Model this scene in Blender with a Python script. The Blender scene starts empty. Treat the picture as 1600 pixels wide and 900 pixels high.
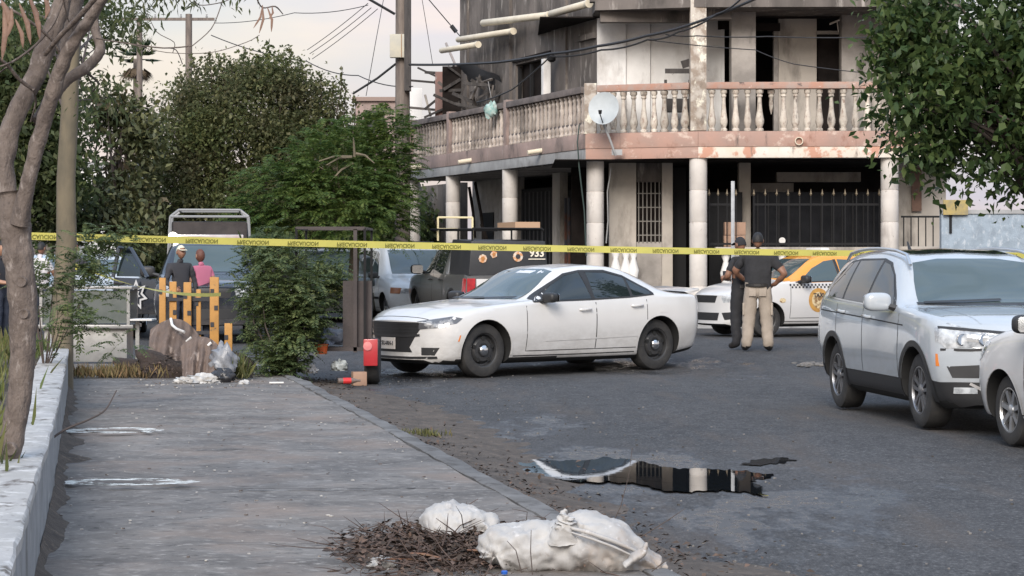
import bpy, bmesh, math, random
import numpy as np
from mathutils import Vector, Matrix, geometry
from mathutils.bvhtree import BVHTree
random.seed(7); RNG = np.random.default_rng(11)
sc = bpy.context.scene
col = sc.collection
R = math.radians
# ---------------------------------------------------------------- camera
F_PX, HOR, EYE = 3400.0, 400.0, 1.6          # focal length in photo pixels, horizon row, eye height
cd = bpy.data.cameras.new('camera'); cam = bpy.data.objects.new('camera', cd); col.objects.link(cam)
cam.location = (0, 0, EYE); cam.rotation_euler = (R(90), 0, 0)
cd.sensor_width = 36.0; cd.lens = 36.0 * F_PX / 1600.0
cd.shift_y = -(450.0 - HOR) / 1600.0
cd.clip_start = 0.1; cd.clip_end = 3000
sc.camera = cam
sc.render.resolution_x, sc.render.resolution_y = 1024, 576
# ---------------------------------------------------------------- sky and light
SUN_EL, SUN_AZ = R(32), R(190)                # azimuth clockwise from +Y: behind the camera, to the right
w = bpy.data.worlds.new('World'); sc.world = w; w.use_nodes = True
nt = w.node_tree; nt.nodes.clear()
N = nt.nodes.new; LK = nt.links.new
out = N('ShaderNodeOutputWorld'); bg = N('ShaderNodeBackground'); sky = N('ShaderNodeTexSky')
sky.sky_type = 'NISHITA'; sky.sun_disc = False
sky.sun_elevation = SUN_EL; sky.sun_rotation = SUN_AZ
sky.air_density = 1.4; sky.dust_density = 3.0; sky.ozone_density = 1.0
# a high veil of evening cloud: pale, warm towards the horizon, broken softly
tc = N('ShaderNodeTexCoord'); sep = N('ShaderNodeSeparateXYZ'); LK(tc.outputs['Generated'], sep.inputs[0])
rmp = N('ShaderNodeValToRGB'); LK(sep.outputs['Z'], rmp.inputs[0])
e = rmp.color_ramp.elements
e[0].position = 0.0; e[0].color = (5.0, 4.4, 4.7, 1)
e[1].position = 0.55; e[1].color = (5.2, 6.3, 7.9, 1)
m1 = rmp.color_ramp.elements.new(0.075); m1.color = (5.75, 4.85, 4.45, 1)
m2 = rmp.color_ramp.elements.new(0.16); m2.color = (5.9, 5.2, 4.8, 1)
mp = N('ShaderNodeMapping'); mp.inputs['Scale'].default_value = (1.0, 1.0, 3.6); LK(tc.outputs['Generated'], mp.inputs[0])
nz = N('ShaderNodeTexNoise'); nz.inputs['Scale'].default_value = 3.4; nz.inputs['Detail'].default_value = 7; nz.inputs['Roughness'].default_value = .55
LK(mp.outputs[0], nz.inputs['Vector'])
mr = N('ShaderNodeMapRange'); mr.inputs[1].default_value = .32; mr.inputs[2].default_value = .66; mr.inputs[3].default_value = .50; mr.inputs[4].default_value = .98
LK(nz.outputs['Fac'], mr.inputs[0])
mx = N('ShaderNodeMix'); mx.data_type = 'RGBA'
n2 = N('ShaderNodeTexNoise'); n2.inputs['Scale'].default_value = 7.5; n2.inputs['Detail'].default_value = 6; LK(mp.outputs[0], n2.inputs['Vector'])
r2 = N('ShaderNodeMapRange'); r2.inputs[1].default_value = .40; r2.inputs[2].default_value = .62; LK(n2.outputs['Fac'], r2.inputs[0])
tint = N('ShaderNodeMix'); tint.data_type = 'RGBA'; tint.blend_type = 'MULTIPLY'; tint.inputs[7].default_value = (.80, .88, 1.02, 1)
LK(r2.outputs[0], tint.inputs[0]); LK(rmp.outputs[0], tint.inputs[6])
LK(mr.outputs[0], mx.inputs[0]); LK(sky.outputs[0], mx.inputs[6]); LK(tint.outputs[2], mx.inputs[7])
LK(mx.outputs[2], bg.inputs['Color']); bg.inputs['Strength'].default_value = 0.11
LK(bg.outputs[0], out.inputs['Surface'])
sd = bpy.data.lights.new('sun', 'SUN'); sun = bpy.data.objects.new('sun', sd); col.objects.link(sun)
sd.energy = 2.3; sd.angle = R(28); sd.color = (1.0, 0.935, 0.87)
sdir = Vector((math.sin(SUN_AZ) * math.cos(SUN_EL), math.cos(SUN_AZ) * math.cos(SUN_EL), math.sin(SUN_EL)))
sun.rotation_euler = sdir.to_track_quat('Z', 'Y').to_euler(); sun.location = (0, 0, 30)
vs = sc.view_settings
vs.view_transform = 'Standard'; vs.look = 'None'; vs.gamma = 1.0; vs.use_curve_mapping = False
vs.exposure = 0.72

# ---------------------------------------------------------------- helpers
def at(px, py, Y):
    "photo pixel + distance -> world point"
    return Vector(((px - 800.0) / F_PX * Y, Y, EYE - (py - HOR) / F_PX * Y))
def gp(px, py, z=0.0):
    "photo pixel -> point on the level z"
    return at(px, py, F_PX * (EYE - z) / (py - HOR))
def rise(y):
    t = min(max((y - 29.0) / 5.0, 0), 1)
    return 0.13 * t * t * (3 - 2 * t)
def tag(o, label=None, cat=None, group=None, kind=None):
    if label: o['label'] = label
    if cat: o['category'] = cat
    if group: o['group'] = group
    if kind: o['kind'] = kind
    return o
def thing(name, label, cat, loc=(0, 0, 0), rz=0.0, group=None):
    o = bpy.data.objects.new(name, None); col.objects.link(o)
    o.empty_display_size = .2
    o.location = loc; o.rotation_euler = (0, 0, rz)
    return tag(o, label, cat, group)
def inv(o):
    return (Matrix.Translation(o.location) @ o.rotation_euler.to_matrix().to_4x4()).inverted()
class MB:
    "collects faces; build() links them as one mesh object"
    def __init__(s): s.v = []; s.f = []; s.m = []
    def add(s, v, f, mi=0):
        n = len(s.v); s.v += [tuple(p) for p in v]; s.f += [tuple(i + n for i in q) for q in f]; s.m += [mi] * len(f); return s
    def box(s, c, sz, rot=None, mi=0, taper=1.0):
        x, y, z = (k / 2 for k in sz); P = []
        for dz in (-1, 1):
            k = taper if dz > 0 else 1
            for dx, dy in ((-1, -1), (1, -1), (1, 1), (-1, 1)): P.append(Vector((dx * x * k, dy * y * k, dz * z)))
        if rot is not None:
            if not isinstance(rot, Matrix): rot = Matrix.Rotation(rot, 3, 'Z')
            P = [rot @ p for p in P]
        c = Vector(c)
        return s.add([c + p for p in P], [(3, 2, 1, 0), (4, 5, 6, 7), (0, 1, 5, 4), (1, 2, 6, 5), (2, 3, 7, 6), (3, 0, 4, 7)], mi)
    def tube(s, path, rad, n=6, mi=0, cap=True):
        path = [Vector(p) for p in path]
        if not hasattr(rad, '__len__'): rad = [rad] * len(path)
        V = []; prev = None
        for i, p in enumerate(path):
            a = path[max(i - 1, 0)]; b = path[min(i + 1, len(path) - 1)]
            t = (b - a); t = t.normalized() if t.length > 1e-9 else Vector((0, 0, 1))
            if prev is None:
                u = t.cross(Vector((0, 0, 1)))
                if u.length < .05: u = t.cross(Vector((1, 0, 0)))
            else: u = prev - t * prev.dot(t)
            u.normalize(); prev = u; wv = t.cross(u)
            for k in range(n):
                q = 2 * math.pi * k / n
                V.append(p + (u * math.cos(q) + wv * math.sin(q)) * rad[i])
        Fc = []
        for i in range(len(path) - 1):
            for k in range(n):
                Fc.append((i * n + k, i * n + (k + 1) % n, (i + 1) * n + (k + 1) % n, (i + 1) * n + k))
        if cap: Fc.append(tuple(range(n))[::-1]); Fc.append(tuple(range((len(path) - 1) * n, len(path) * n)))
        return s.add(V, Fc, mi)
    def lathe(s, prof, c=(0, 0, 0), n=12, axis='z', mi=0, cap=True, rot=0.0):
        "prof: (radius, height)"
        V = []; c = Vector(c)
        for r, h in prof:
            for k in range(n):
                q = 2 * math.pi * k / n + rot; a, b = r * math.cos(q), r * math.sin(q)
                V.append(c + Vector({'z': (a, b, h), 'y': (a, h, -b), 'x': (h, a, b)}[axis]))
        m = len(prof)
        Fc = [(i * n + k, i * n + (k + 1) % n, (i + 1) * n + (k + 1) % n, (i + 1) * n + k) for i in range(m - 1) for k in range(n)]
        if cap: Fc.append(tuple(range(n))[::-1]); Fc.append(tuple(range((m - 1) * n, m * n)))
        return s.add(V, Fc, mi)
    def prism(s, poly, vec, mi=0):
        "poly: 3d points in order; extruded by vec"
        n = len(poly); poly = [Vector(p) for p in poly]; vec = Vector(vec)
        return s.add(poly + [p + vec for p in poly], [tuple(range(n))[::-1], tuple(range(n, 2 * n))] + [(i, (i + 1) % n, n + (i + 1) % n, n + i) for i in range(n)], mi)
    def blob(s, c, sz, seed=0, amp=.12, nu=12, nv=8, rot=None, mi=0, flat=None):
        r = random.Random(seed); ph = [(r.uniform(0, 6), r.uniform(0, 6), r.uniform(1.5, 5), r.uniform(1.5, 5)) for _ in range(5)]
        V = []; c = Vector(c)
        for i in range(nv + 1):
            th = math.pi * i / nv
            for k in range(nu):
                q = 2 * math.pi * k / nu
                d = Vector((math.sin(th) * math.cos(q), math.sin(th) * math.sin(q), math.cos(th)))
                g = 1 + amp * sum(math.sin(a + f1 * d.x * 2 + f2 * d.z * 2) * math.cos(b + f2 * d.y * 2) for a, b, f1, f2 in ph) / 2
                p = Vector((d.x * sz[0], d.y * sz[1], d.z * sz[2])) * g
                if flat is not None and p.z < -flat: p.z = -flat
                if rot is not None: p = rot @ p
                V.append(c + p)
        Fc = [(i * nu + k, (i + 1) * nu + k, (i + 1) * nu + (k + 1) % nu, i * nu + (k + 1) % nu) for i in range(nv) for k in range(nu)]
        return s.add(V, Fc, mi)
    def mesh(s, name, world_inv=None):
        me = bpy.data.meshes.new(name)
        v = [world_inv @ Vector(p) for p in s.v] if world_inv is not None else s.v
        me.from_pydata([tuple(p) for p in v], [], s.f)
        if any(s.m): me.polygons.foreach_set('material_index', s.m)
        return me
    def build(s, name, mats, parent=None, world=False, smooth=None, bevel=None):
        me = s.mesh(name, inv(parent) if (world and parent) else None)
        return link(name, me, mats, parent, smooth, bevel)
def link(name, me, mats, parent=None, smooth=None, bevel=None):
    if not isinstance(mats, (list, tuple)): mats = [mats]
    for m in mats: me.materials.append(m)
    if bevel:
        bm = bmesh.new(); bm.from_mesh(me)
        bmesh.ops.remove_doubles(bm, verts=bm.verts, dist=1e-5)
        es = [e for e in bm.edges if len(e.link_faces) == 2 and e.calc_face_angle(0) > .6]
        bmesh.ops.bevel(bm, geom=es, offset=bevel, segments=2, profile=.6, affect='EDGES', clamp_overlap=True)
        bm.to_mesh(me); bm.free()
        if smooth is None: smooth = 40
    if smooth:
        me.polygons.foreach_set('use_smooth', [True] * len(me.polygons))
        me.set_sharp_from_angle(angle=R(smooth))
    me.update()
    o = bpy.data.objects.new(name, me); col.objects.link(o)
    if parent: o.parent = parent
    return o
def dup_tree(root, loc=None, rz=None, label=None):
    c = root.copy(); col.objects.link(c)
    if loc is not None: c.location = loc
    if rz is not None: c.rotation_euler = (0, 0, rz)
    if label: c['label'] = label
    for ch in list(root.children):
        d = ch.copy(); col.objects.link(d); d.parent = c
        for g in list(ch.children):
            h = g.copy(); col.objects.link(h); h.parent = d
    return c
def text_mesh(txt, size, depth=.002, bold=0.0):
    cu = bpy.data.curves.new('t', 'FONT'); cu.body = txt; cu.size = size; cu.align_x = 'CENTER'; cu.align_y = 'CENTER'; cu.extrude = depth; cu.resolution_u = 2; cu.offset = bold
    o = bpy.data.objects.new('t', cu); col.objects.link(o)
    dg = bpy.context.evaluated_depsgraph_get(); me = bpy.data.meshes.new_from_object(o.evaluated_get(dg))
    bpy.data.objects.remove(o); bpy.data.curves.remove(cu)
    return me
# ---------------------------------------------------------------- materials
MATS = {}
def M(name, c, rough=.6, c2=None, scale=4.0, lo=.35, hi=.65, bump=0.0, bscale=40.0, bdist=.01, metal=0.0, coat=0.0, spec=.5, stains=(), stretch=(1, 1, 1), detail=6, rvar=0.0, transl=0.0, island=0.0, alpha=None, emit=None, trans=0.0, zdirt=None, world=False, objr=0.0):
    """procedural surface: two colours mixed by noise, stain layers (colour, scale, lo, hi, stretch), bump"""
    if name in MATS: return MATS[name]
    m = bpy.data.materials.new(name); m.use_nodes = True; MATS[name] = m
    t = m.node_tree; n = t.nodes; L = t.links; b = n['Principled BSDF']; o = n['Material Output']
    tcn = n.new('ShaderNodeTexCoord'); vec = n.new('ShaderNodeNewGeometry').outputs['Position'] if world else tcn.outputs['Object']
    def noise(s, st, d=6, rg=.6):
        mpn = n.new('ShaderNodeMapping'); mpn.inputs['Scale'].default_value = st; L.new(vec, mpn.inputs[0])
        z = n.new('ShaderNodeTexNoise'); z.inputs['Scale'].default_value = s; z.inputs['Detail'].default_value = d; z.inputs['Roughness'].default_value = rg
        L.new(mpn.outputs[0], z.inputs['Vector']); return z.outputs['Fac']
    def rng(v, a, c_, d=0.0, e_=1.0):
        q = n.new('ShaderNodeMapRange'); q.inputs[1].default_value = a; q.inputs[2].default_value = c_; q.inputs[3].default_value = d; q.inputs[4].default_value = e_
        L.new(v, q.inputs[0]); return q.outputs[0]
    def mixc(f, a, c_):
        q = n.new('ShaderNodeMix'); q.data_type = 'RGBA'; L.new(f, q.inputs[0])
        for k, x in ((6, a), (7, c_)):
            if isinstance(x, (tuple, list)): q.inputs[k].default_value = (*x[:3], 1)
            else: L.new(x, q.inputs[k])
        return q.outputs[2]
    cur = None
    if c2 is not None: cur = mixc(rng(noise(scale, stretch, detail), lo, hi), c, c2)
    for sc_, ss, sl, sh, sst in stains:
        cur = mixc(rng(noise(ss, sst, 7, .65), sl, sh), cur if cur is not None else c, sc_)
    if zdirt:
        sx = n.new('ShaderNodeSeparateXYZ'); L.new(tcn.outputs['Object'], sx.inputs[0])
        mm = n.new('ShaderNodeMath'); mm.operation = 'MULTIPLY'; L.new(rng(sx.outputs['Z'], zdirt[1], zdirt[2], 0, zdirt[3]), mm.inputs[0]); L.new(rng(noise(5.0, (1, 1, 2), 7, .7), .3, .65), mm.inputs[1])
        cur = mixc(mm.outputs[0], cur if cur is not None else c, zdirt[0])
    if objr:
        oi = n.new('ShaderNodeObjectInfo'); hv = n.new('ShaderNodeHueSaturation'); L.new(rng(oi.outputs['Random'], 0, 1, 1 - objr, 1 + objr * .4), hv.inputs['Value']); L.new(cur, hv.inputs['Color']); cur = hv.outputs['Color']
    if island:
        g = n.new('ShaderNodeNewGeometry'); h = n.new('ShaderNodeHueSaturation')
        L.new(rng(g.outputs['Random Per Island'], 0, 1, 1 - island, 1 + island), h.inputs['Value'])
        L.new(rng(g.outputs['Random Per Island'], 0, 1, .5 + .03 * (1 if transl else .3), .5 - .03 * (1 if transl else .3)), h.inputs['Hue'])
        if cur is not None: L.new(cur, h.inputs['Color'])
        else: h.inputs['Color'].default_value = (*c, 1)
        cur = h.outputs['Color']
    if cur is not None: L.new(cur, b.inputs['Base Color'])
    else: b.inputs['Base Color'].default_value = (*c, 1)
    b.inputs['Roughness'].default_value = rough; b.inputs['Metallic'].default_value = metal
    b.inputs['Specular IOR Level'].default_value = spec
    if rvar: L.new(rng(noise(scale * 2.3, stretch), .3, .7, max(rough - rvar, .02), min(rough + rvar, 1)), b.inputs['Roughness'])
    if coat: b.inputs['Coat Weight'].default_value = coat; b.inputs['Coat Roughness'].default_value = .04
    if trans: b.inputs['Transmission Weight'].default_value = trans
    if emit: b.inputs['Emission Color'].default_value = (*emit[:3], 1); b.inputs['Emission Strength'].default_value = emit[3]
    if bump:
        bp = n.new('ShaderNodeBump'); bp.inputs['Strength'].default_value = bump; bp.inputs['Distance'].default_value = bdist
        L.new(noise(bscale, stretch, 5), bp.inputs['Height']); L.new(bp.outputs[0], b.inputs['Normal'])
    surf = b.outputs[0]
    if transl:
        tr = n.new('ShaderNodeBsdfTranslucent'); ms = n.new('ShaderNodeMixShader'); ms.inputs[0].default_value = transl
        if cur is not None: L.new(cur, tr.inputs['Color'])
        else: tr.inputs['Color'].default_value = (*c, 1)
        L.new(surf, ms.inputs[1]); L.new(tr.outputs[0], ms.inputs[2]); surf = ms.outputs[0]
    if alpha:
        tp = n.new('ShaderNodeBsdfTransparent'); ms = n.new('ShaderNodeMixShader')
        L.new(rng(noise(alpha[0], alpha[3] if len(alpha) > 3 else (1, 1, 1), 8, .7), alpha[1], alpha[2]), ms.inputs[0]); L.new(tp.outputs[0], ms.inputs[1]); L.new(surf, ms.inputs[2]); surf = ms.outputs[0]
    L.new(surf, o.inputs['Surface'])
    return m
# ================================================================ GROUND
def grid_sheet(name, xs, ys, zf, mat, kind='structure'):
    V = [(x, y, zf(x, y)) for y in ys for x in xs]; nx = len(xs)
    Fc = [(j * nx + i, j * nx + i + 1, (j + 1) * nx + i + 1, (j + 1) * nx + i) for j in range(len(ys) - 1) for i in range(nx - 1)]
    o = MB().add(V, Fc).build(name, mat, smooth=60); tag(o, kind=kind); return o
def fbm(x, y, s=1.0, o=4, seed=0.0):
    from mathutils import noise as nn
    return nn.fractal(Vector((x * s + seed, y * s - seed, seed)), .6, 2.0, o)
# far earth to the horizon
m_earth = M('dry earth', (.16, .13, .10), .95, (.10, .085, .065), scale=.4, bump=.3, bscale=6)
grid_sheet('ground', [-1500, -300, -60, 0, 60, 300, 1500], [-60, 0, 60, 150, 400, 1500], lambda x, y: -.06, m_earth)
# --- asphalt, with wet ground around the puddles
def road_material():
    m = bpy.data.materials.new('asphalt'); m.use_nodes = True
    t = m.node_tree; n = t.nodes; L = t.links; b = n['Principled BSDF']
    geo = n.new('ShaderNodeNewGeometry')
    def noise(s, st=(1, 1, 1), d=6, rg=.6):
        mpn = n.new('ShaderNodeMapping'); mpn.inputs['Scale'].default_value = st; L.new(geo.outputs['Position'], mpn.inputs[0])
        z = n.new('ShaderNodeTexNoise'); z.inputs['Scale'].default_value = s; z.inputs['Detail'].default_value = d; z.inputs['Roughness'].default_value = rg
        L.new(mpn.outputs[0], z.inputs['Vector']); return z.outputs['Fac']
    def rng(v, a, c_, d=0.0, e_=1.0):
        q = n.new('ShaderNodeMapRange'); q.inputs[1].default_value = a; q.inputs[2].default_value = c_; q.inputs[3].default_value = d; q.inputs[4].default_value = e_
        L.new(v, q.inputs[0]); return q.outputs[0]
    def math_(op, a, c_):
        q = n.new('ShaderNodeMath'); q.operation = op
        for k, x in ((0, a), (1, c_)):
            if isinstance(x, (int, float)): q.inputs[k].default_value = x
            else: L.new(x, q.inputs[k])
        return q.outputs[0]
    def mixc(f, a, c_):
        q = n.new('ShaderNodeMix'); q.data_type = 'RGBA'; L.new(f, q.inputs[0])
        for k, x in ((6, a), (7, c_)):
            if isinstance(x, tuple): q.inputs[k].default_value = (*x, 1)
            else: L.new(x, q.inputs[k])
        return q.outputs[2]
    wet = None
    big = noise(1.7, (1, .38, 1), 8, .68)
    for cx, cy, rx, ry, rot, amp in WET:
        mpn = n.new('ShaderNodeMapping'); mpn.vector_type = 'TEXTURE'
        mpn.inputs['Location'].default_value = (cx, cy, 0); mpn.inputs['Rotation'].default_value = (0, 0, rot); mpn.inputs['Scale'].default_value = (rx, ry, 1e3)
        L.new(geo.outputs['Position'], mpn.inputs[0])
        ln = n.new('ShaderNodeVectorMath'); ln.operation = 'LENGTH'; L.new(mpn.outputs[0], ln.inputs[0])
        f = math_('ADD', rng(ln.outputs['Value'], .35, 1.15, amp, -.75), math_('MULTIPLY', math_('SUBTRACT', big, .5), 4.2))
        f = rng(f, .0, .55)
        wet = f if wet is None else math_('MAXIMUM', wet, f)
    agg = noise(95, (1, 1, 1), 2, .5); mid = noise(.55, (1, .35, 1), 7, .65); mud = noise(.9, (1.6, .28, 1), 7, .65)
    mid2 = noise(4.5, (1, .6, 1), 8, .72); crumb = noise(38, (1, .55, 1), 3, .6)
    c = mixc(rng(mid, .38, .66), (.024, .0245, .027), (.056, .056, .059))
    c = mixc(rng(mid2, .42, .68, 0, .7), c, (.075, .075, .077))
    c = mixc(rng(mid2, .44, .30, 0, .8), c, (.022, .022, .023))
    c = mixc(rng(crumb, .54, .70, 0, .7), c, (.15, .148, .148))
    c = mixc(rng(crumb, .44, .32, 0, .8), c, (.016, .016, .017))
    c = mixc(rng(agg, .56, .72, 0, .6), c, (.17, .17, .17))
    c = mixc(rng(mud, .52, .72, 0, .6), c, (.095, .074, .06))
    c = mixc(rng(noise(1.7, (.5, 2.2, 1), 8, .7), .66, .74, 0, .6), c, (.026, .026, .028))
    c = mixc(rng(wet, 0, 1, 0, .55), c, (.022, .024, .028))
    L.new(c, b.inputs['Base Color'])
    grain = noise(26, (1, 1, 1), 4, .65)
    fleck = rng(noise(11, (1, .5, 1), 6, .7), .47, .56)
    wetf = math_('MULTIPLY', wet, fleck)
    rg = math_('SUBTRACT', rng(wet, 0, .7, .86, .40), math_('MULTIPLY', wetf, .18))
    rg = math_('ADD', rg, rng(mid, .3, .7, -.06, .08))
    L.new(rg, b.inputs['Roughness'])
    b.inputs['Specular IOR Level'].default_value = .42
    bp = n.new('ShaderNodeBump'); bp.inputs['Distance'].default_value = .02
    L.new(rng(wet, 0, .8, .9, .34), bp.inputs['Strength']); L.new(grain, bp.inputs['Height'])
    b2 = n.new('ShaderNodeBump'); b2.inputs['Distance'].default_value = .004; L.new(rng(wet, 0, .9, .8, .2), b2.inputs['Strength']); L.new(agg, b2.inputs['Height']); L.new(bp.outputs[0], b2.inputs['Normal'])
    L.new(b2.outputs[0], b.inputs['Normal'])
    return m
WET = []
def wet(px0, px1, py0, py1, rot=0.0, amp=.8, k=1.0):
    c = gp((px0 + px1) / 2, (py0 + py1) / 2); a = gp(px0, (py0 + py1) / 2); b_ = gp((px0 + px1) / 2, py0); d = gp((px0 + px1) / 2, py1)
    WET.append((c.x, (b_.y + d.y) / 2, abs(a.x - c.x) * k, abs(b_.y - d.y) / 2 * k, rot, amp))
wet(640, 1310, 686, 810, .15, .62)
wet(960, 1560, 725, 905, -.28, .42)
wet(560, 720, 560, 625, 0, .85)
wet(760, 1300, 556, 600, 0, .2)
wet(640, 1000, 640, 700, 0, .12)
m_road = road_material()
ys = [4 + .5 * i for i in range(74)] + [42, 46, 52, 60, 75, 100, 140, 200]
xs = [-90, -50, -30, -15] + [-10 + i for i in range(26)] + [25, 40, 60, 90]
grid_sheet('road', xs, ys, lambda x, y: rise(y) + .012 * math.sin(x * .9 + y * .3), m_road)
# --- puddles: still water lying in the dips
m_water = M('puddle water', (.012, .014, .016), .015, spec=.7, bump=.012, bscale=2.2, bdist=.02)
def puddle(name, pts, seed):
    r = random.Random(seed); P = [gp(x, y, .02) for x, y in pts]; poly = []
    for i, p in enumerate(P):
        q = P[(i + 1) % len(P)]; n = max(3, int((q - p).length / .025)); d = (q - p)
        nrm = Vector((-d.y, d.x, 0)).normalized() if d.length > 0 else Vector((1, 0, 0))
        for k in range(n):
            u = k / n; a = .03 + .05 * u * (1 - u) * 4
            q0 = p + d * u; poly.append(q0 + nrm * (fbm(q0.x, q0.y, 2.6, 4, seed * 3.1) * a) + Vector((0, .22 * fbm(q0.x * 3.1, q0.y * .4, 1.0, 4, seed) + .10 * fbm(q0.x * 14, q0.y * .6, 1.0, 3, seed + 5), 0)))
    zz = max(.012 * math.sin(p.x * .9 + p.y * .3) for p in poly) + .004
    o = MB().add([(p.x, p.y, zz) for p in poly], [tuple(range(len(poly)))]).build(name, m_water); tag(o, kind='structure')
puddle('puddle', [(768, 727), (800, 720), (835, 717), (900, 715), (985, 715), (1012, 722), (1060, 728), (1120, 730), (1165, 731), (1205, 737), (1170, 747), (1195, 765), (1180, 769), (1120, 766), (1060, 763), (1005, 756), (940, 750), (880, 749), (835, 742), (800, 733)][::-1], 3)
puddle('puddle', [(1150, 722), (1178, 714), (1222, 713), (1250, 719), (1212, 725)][::-1], 5)

# --- raised pavement, its kerb, and the planter wall beside it
SWZ = .15
wall_line = [gp(x, y, SWZ) for x, y in ((50, 935), (58, 896), (82, 783), (91, 721), (105, 624), (108, 600))]
kerb_in = [gp(x, y, SWZ) for x, y in ((1010, 900), (831, 802), (778, 772), (702, 730), (634, 692), (581, 662), (525, 632), (476, 605), (430, 582))]
def lerp_line(L_, y):
    L_ = sorted(L_, key=lambda p: p.y)
    if y <= L_[0].y: a, b = L_[0], L_[1]
    elif y >= L_[-1].y: a, b = L_[-2], L_[-1]
    else:
        for a, b in zip(L_, L_[1:]):
            if a.y <= y <= b.y: break
    return a.x + (b.x - a.x) * (y - a.y) / (b.y - a.y)
m_pave = M('old pavement concrete', (.20, .185, .17), .8, (.10, .092, .086), scale=2.4, lo=.34, hi=.66, bump=.5, bscale=30, bdist=.012, stretch=(.85, 1, 1), rvar=.12, detail=10, spec=.4,
           stains=(((.065, .06, .055), 7.0, .54, .74, (1, 1.2, 1)), ((.30, .28, .26), 12, .54, .70, (1, 1.2, 1)), ((.032, .03, .029), 13, .60, .68, (.7, 1, 1)), ((.22, .175, .145), 1.1, .48, .72, (1, 1, 1)), ((.38, .36, .34), 26, .64, .72, (1, 1, 1)), ((.05, .046, .044), .7, .58, .80, (1, 1, 1))))
m_kerb = M('kerb concrete', (.17, .165, .16), .8, (.10, .095, .09), scale=3, bump=.6, bscale=25, stains=(((.05, .045, .04), 6, .55, .7, (1, 1, 1)),))
wsl = Vector((wall_line[-1].x - wall_line[1].x, wall_line[-1].y - wall_line[1].y, 0)).normalized()
def wall_x(y): return lerp_line(wall_line, y)
def kerb_x(y): return lerp_line(kerb_in, y)
yr = [6 + .12 * i for i in range(int((29.2 - 6) / .12))]
V = []; NX = 40
for y in yr:
    a, b = wall_x(y) - .05, kerb_x(y)
    for i in range(NX + 1):
        u = i / NX; x = a + (b - a) * u
        step = ((y * 1.0 + 3.1) % 2.45) < .05
        z = SWZ + .012 * fbm(x, y, .8, 4, 2) + .005 * fbm(x, y, 5, 4, 9) - (.006 if step else 0)
        V.append((x, y, z))
Fc = [(j * (NX + 1) + i, j * (NX + 1) + i + 1, (j + 1) * (NX + 1) + i + 1, (j + 1) * (NX + 1) + i) for j in range(len(yr) - 1) for i in range(NX)]
tag(MB().add(V, Fc).build('pavement', m_pave, smooth=60), kind='structure')
# kerb: a bevelled strip that follows the pavement edge
ks = MB(); prof = [(.012, SWZ - .02), (.014, SWZ + .004), (.03, SWZ + .012), (.15, SWZ + .004), (.175, SWZ - .02), (.19, -.03)]
V = []; yk = yr[::2]
for y in yk:
    x0 = kerb_x(y)
    for k, (dx, z) in enumerate(prof):
        j = .012 * fbm(x0 * 3 + k, y, 2.5, 3, 4)
        V.append((x0 + dx + j + (.03 * fbm(0, y, .9, 3, 1) if k > 2 else 0), y, z + j * .6))
n = len(prof); Fc = [(j * n + i, j * n + i + 1, (j + 1) * n + i + 1, (j + 1) * n + i) for j in range(len(yk) - 1) for i in range(n - 1)]
tag(ks.add(V, Fc).build('kerb', m_kerb, smooth=40), kind='structure')
# cracks and open joints
crk = MB(); rc_ = random.Random(5); m_crack = M('dark crack line', (.03, .027, .025), .95)  # cracks are thin flat dark strips
for y0 in (10.9, 13.4, 16.2, 19.6):
    a0, b0 = wall_x(y0) + rc_.uniform(0, 1.4), kerb_x(y0) - rc_.uniform(0, 1.2)
    pts_ = []; x, y = a0, y0
    while x < b0: pts_.append((x, y)); x += rc_.uniform(.05, .14); y += rc_.gauss(0, .022)
    for (xa, ya), (xb, yb) in zip(pts_, pts_[1:]):
        w0 = rc_.uniform(.004, .012); z_ = SWZ + .011
        crk.add([(xa, ya - w0, z_), (xb, yb - w0, z_), (xb, yb + w0, z_), (xa, ya + w0, z_)], [(0, 1, 2, 3)])
tag(crk.build('pavement_cracks', m_crack), kind='stuff')
# broken end of the pavement slab
MBx = MB().prism([(wall_x(29) - .05, 29.0, -.1), (kerb_x(29) + .15, 29.0, -.1), (kerb_x(29) + .1, 29.4, -.1), (wall_x(29), 29.5, -.1)], (0, 0, .24)); tag(MBx.build('pavement', m_pave), kind='structure')
# planter wall
WH = .46
m_wallface = M('planter wall render', (.30, .31, .32), .85, (.19, .195, .20), scale=3, bump=.5, bscale=18, stains=(((.07, .065, .06), 3, .55, .75, (1, 1, .4)), ((.42, .43, .43), 6, .58, .7, (1, 1, 1))))
m_walltop = M('planter wall coping', (.40, .39, .38), .75, (.34, .33, .31), scale=4, bump=.5, bscale=25, stains=(((.10, .085, .07), 4.5, .54, .66, (1.4, .6, 1)), ((.56, .55, .535), 8, .52, .65, (1, 1, 1))))
pw = thing('planter_wall', 'low rendered planter wall with flaking whitewashed top along the pavement', 'wall', (wall_x(16), 16, SWZ))
yw = [6.5 + .25 * i for i in range(int((26.5 - 6.5) / .25))]
def wstrip(cols_):
    V = []
    for y in yw:
        x = wall_x(y)
        for dx, z in cols_: V.append((x + dx + .010 * fbm(dx * 5, y, 3, 3, 3), y, z + .006 * fbm(dx * 9, y, 2.5, 3, 7)))
    n = len(cols_); return V, [(j * n + i, j * n + i + 1, (j + 1) * n + i + 1, (j + 1) * n + i) for j in range(len(yw) - 1) for i in range(n - 1)]
V, Fc = wstrip([(.0, SWZ - .05), (.0, SWZ + .2), (-.003, SWZ + WH - .05)]); MB().add(V, [f[::-1] for f in Fc]).build('wall_face', m_wallface, pw, world=True, smooth=40)
V, Fc = wstrip([(.006, SWZ + WH - .055), (.008, SWZ + WH - .012), (-.006, SWZ + WH), (-.12, SWZ + WH + .004), (-.25, SWZ + WH), (-.265, SWZ + WH - .015), (-.265, SWZ + WH - .16)])
MB().add(V, [f[::-1] for f in Fc]).build('coping', m_walltop, pw, world=True, smooth=40)
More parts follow.
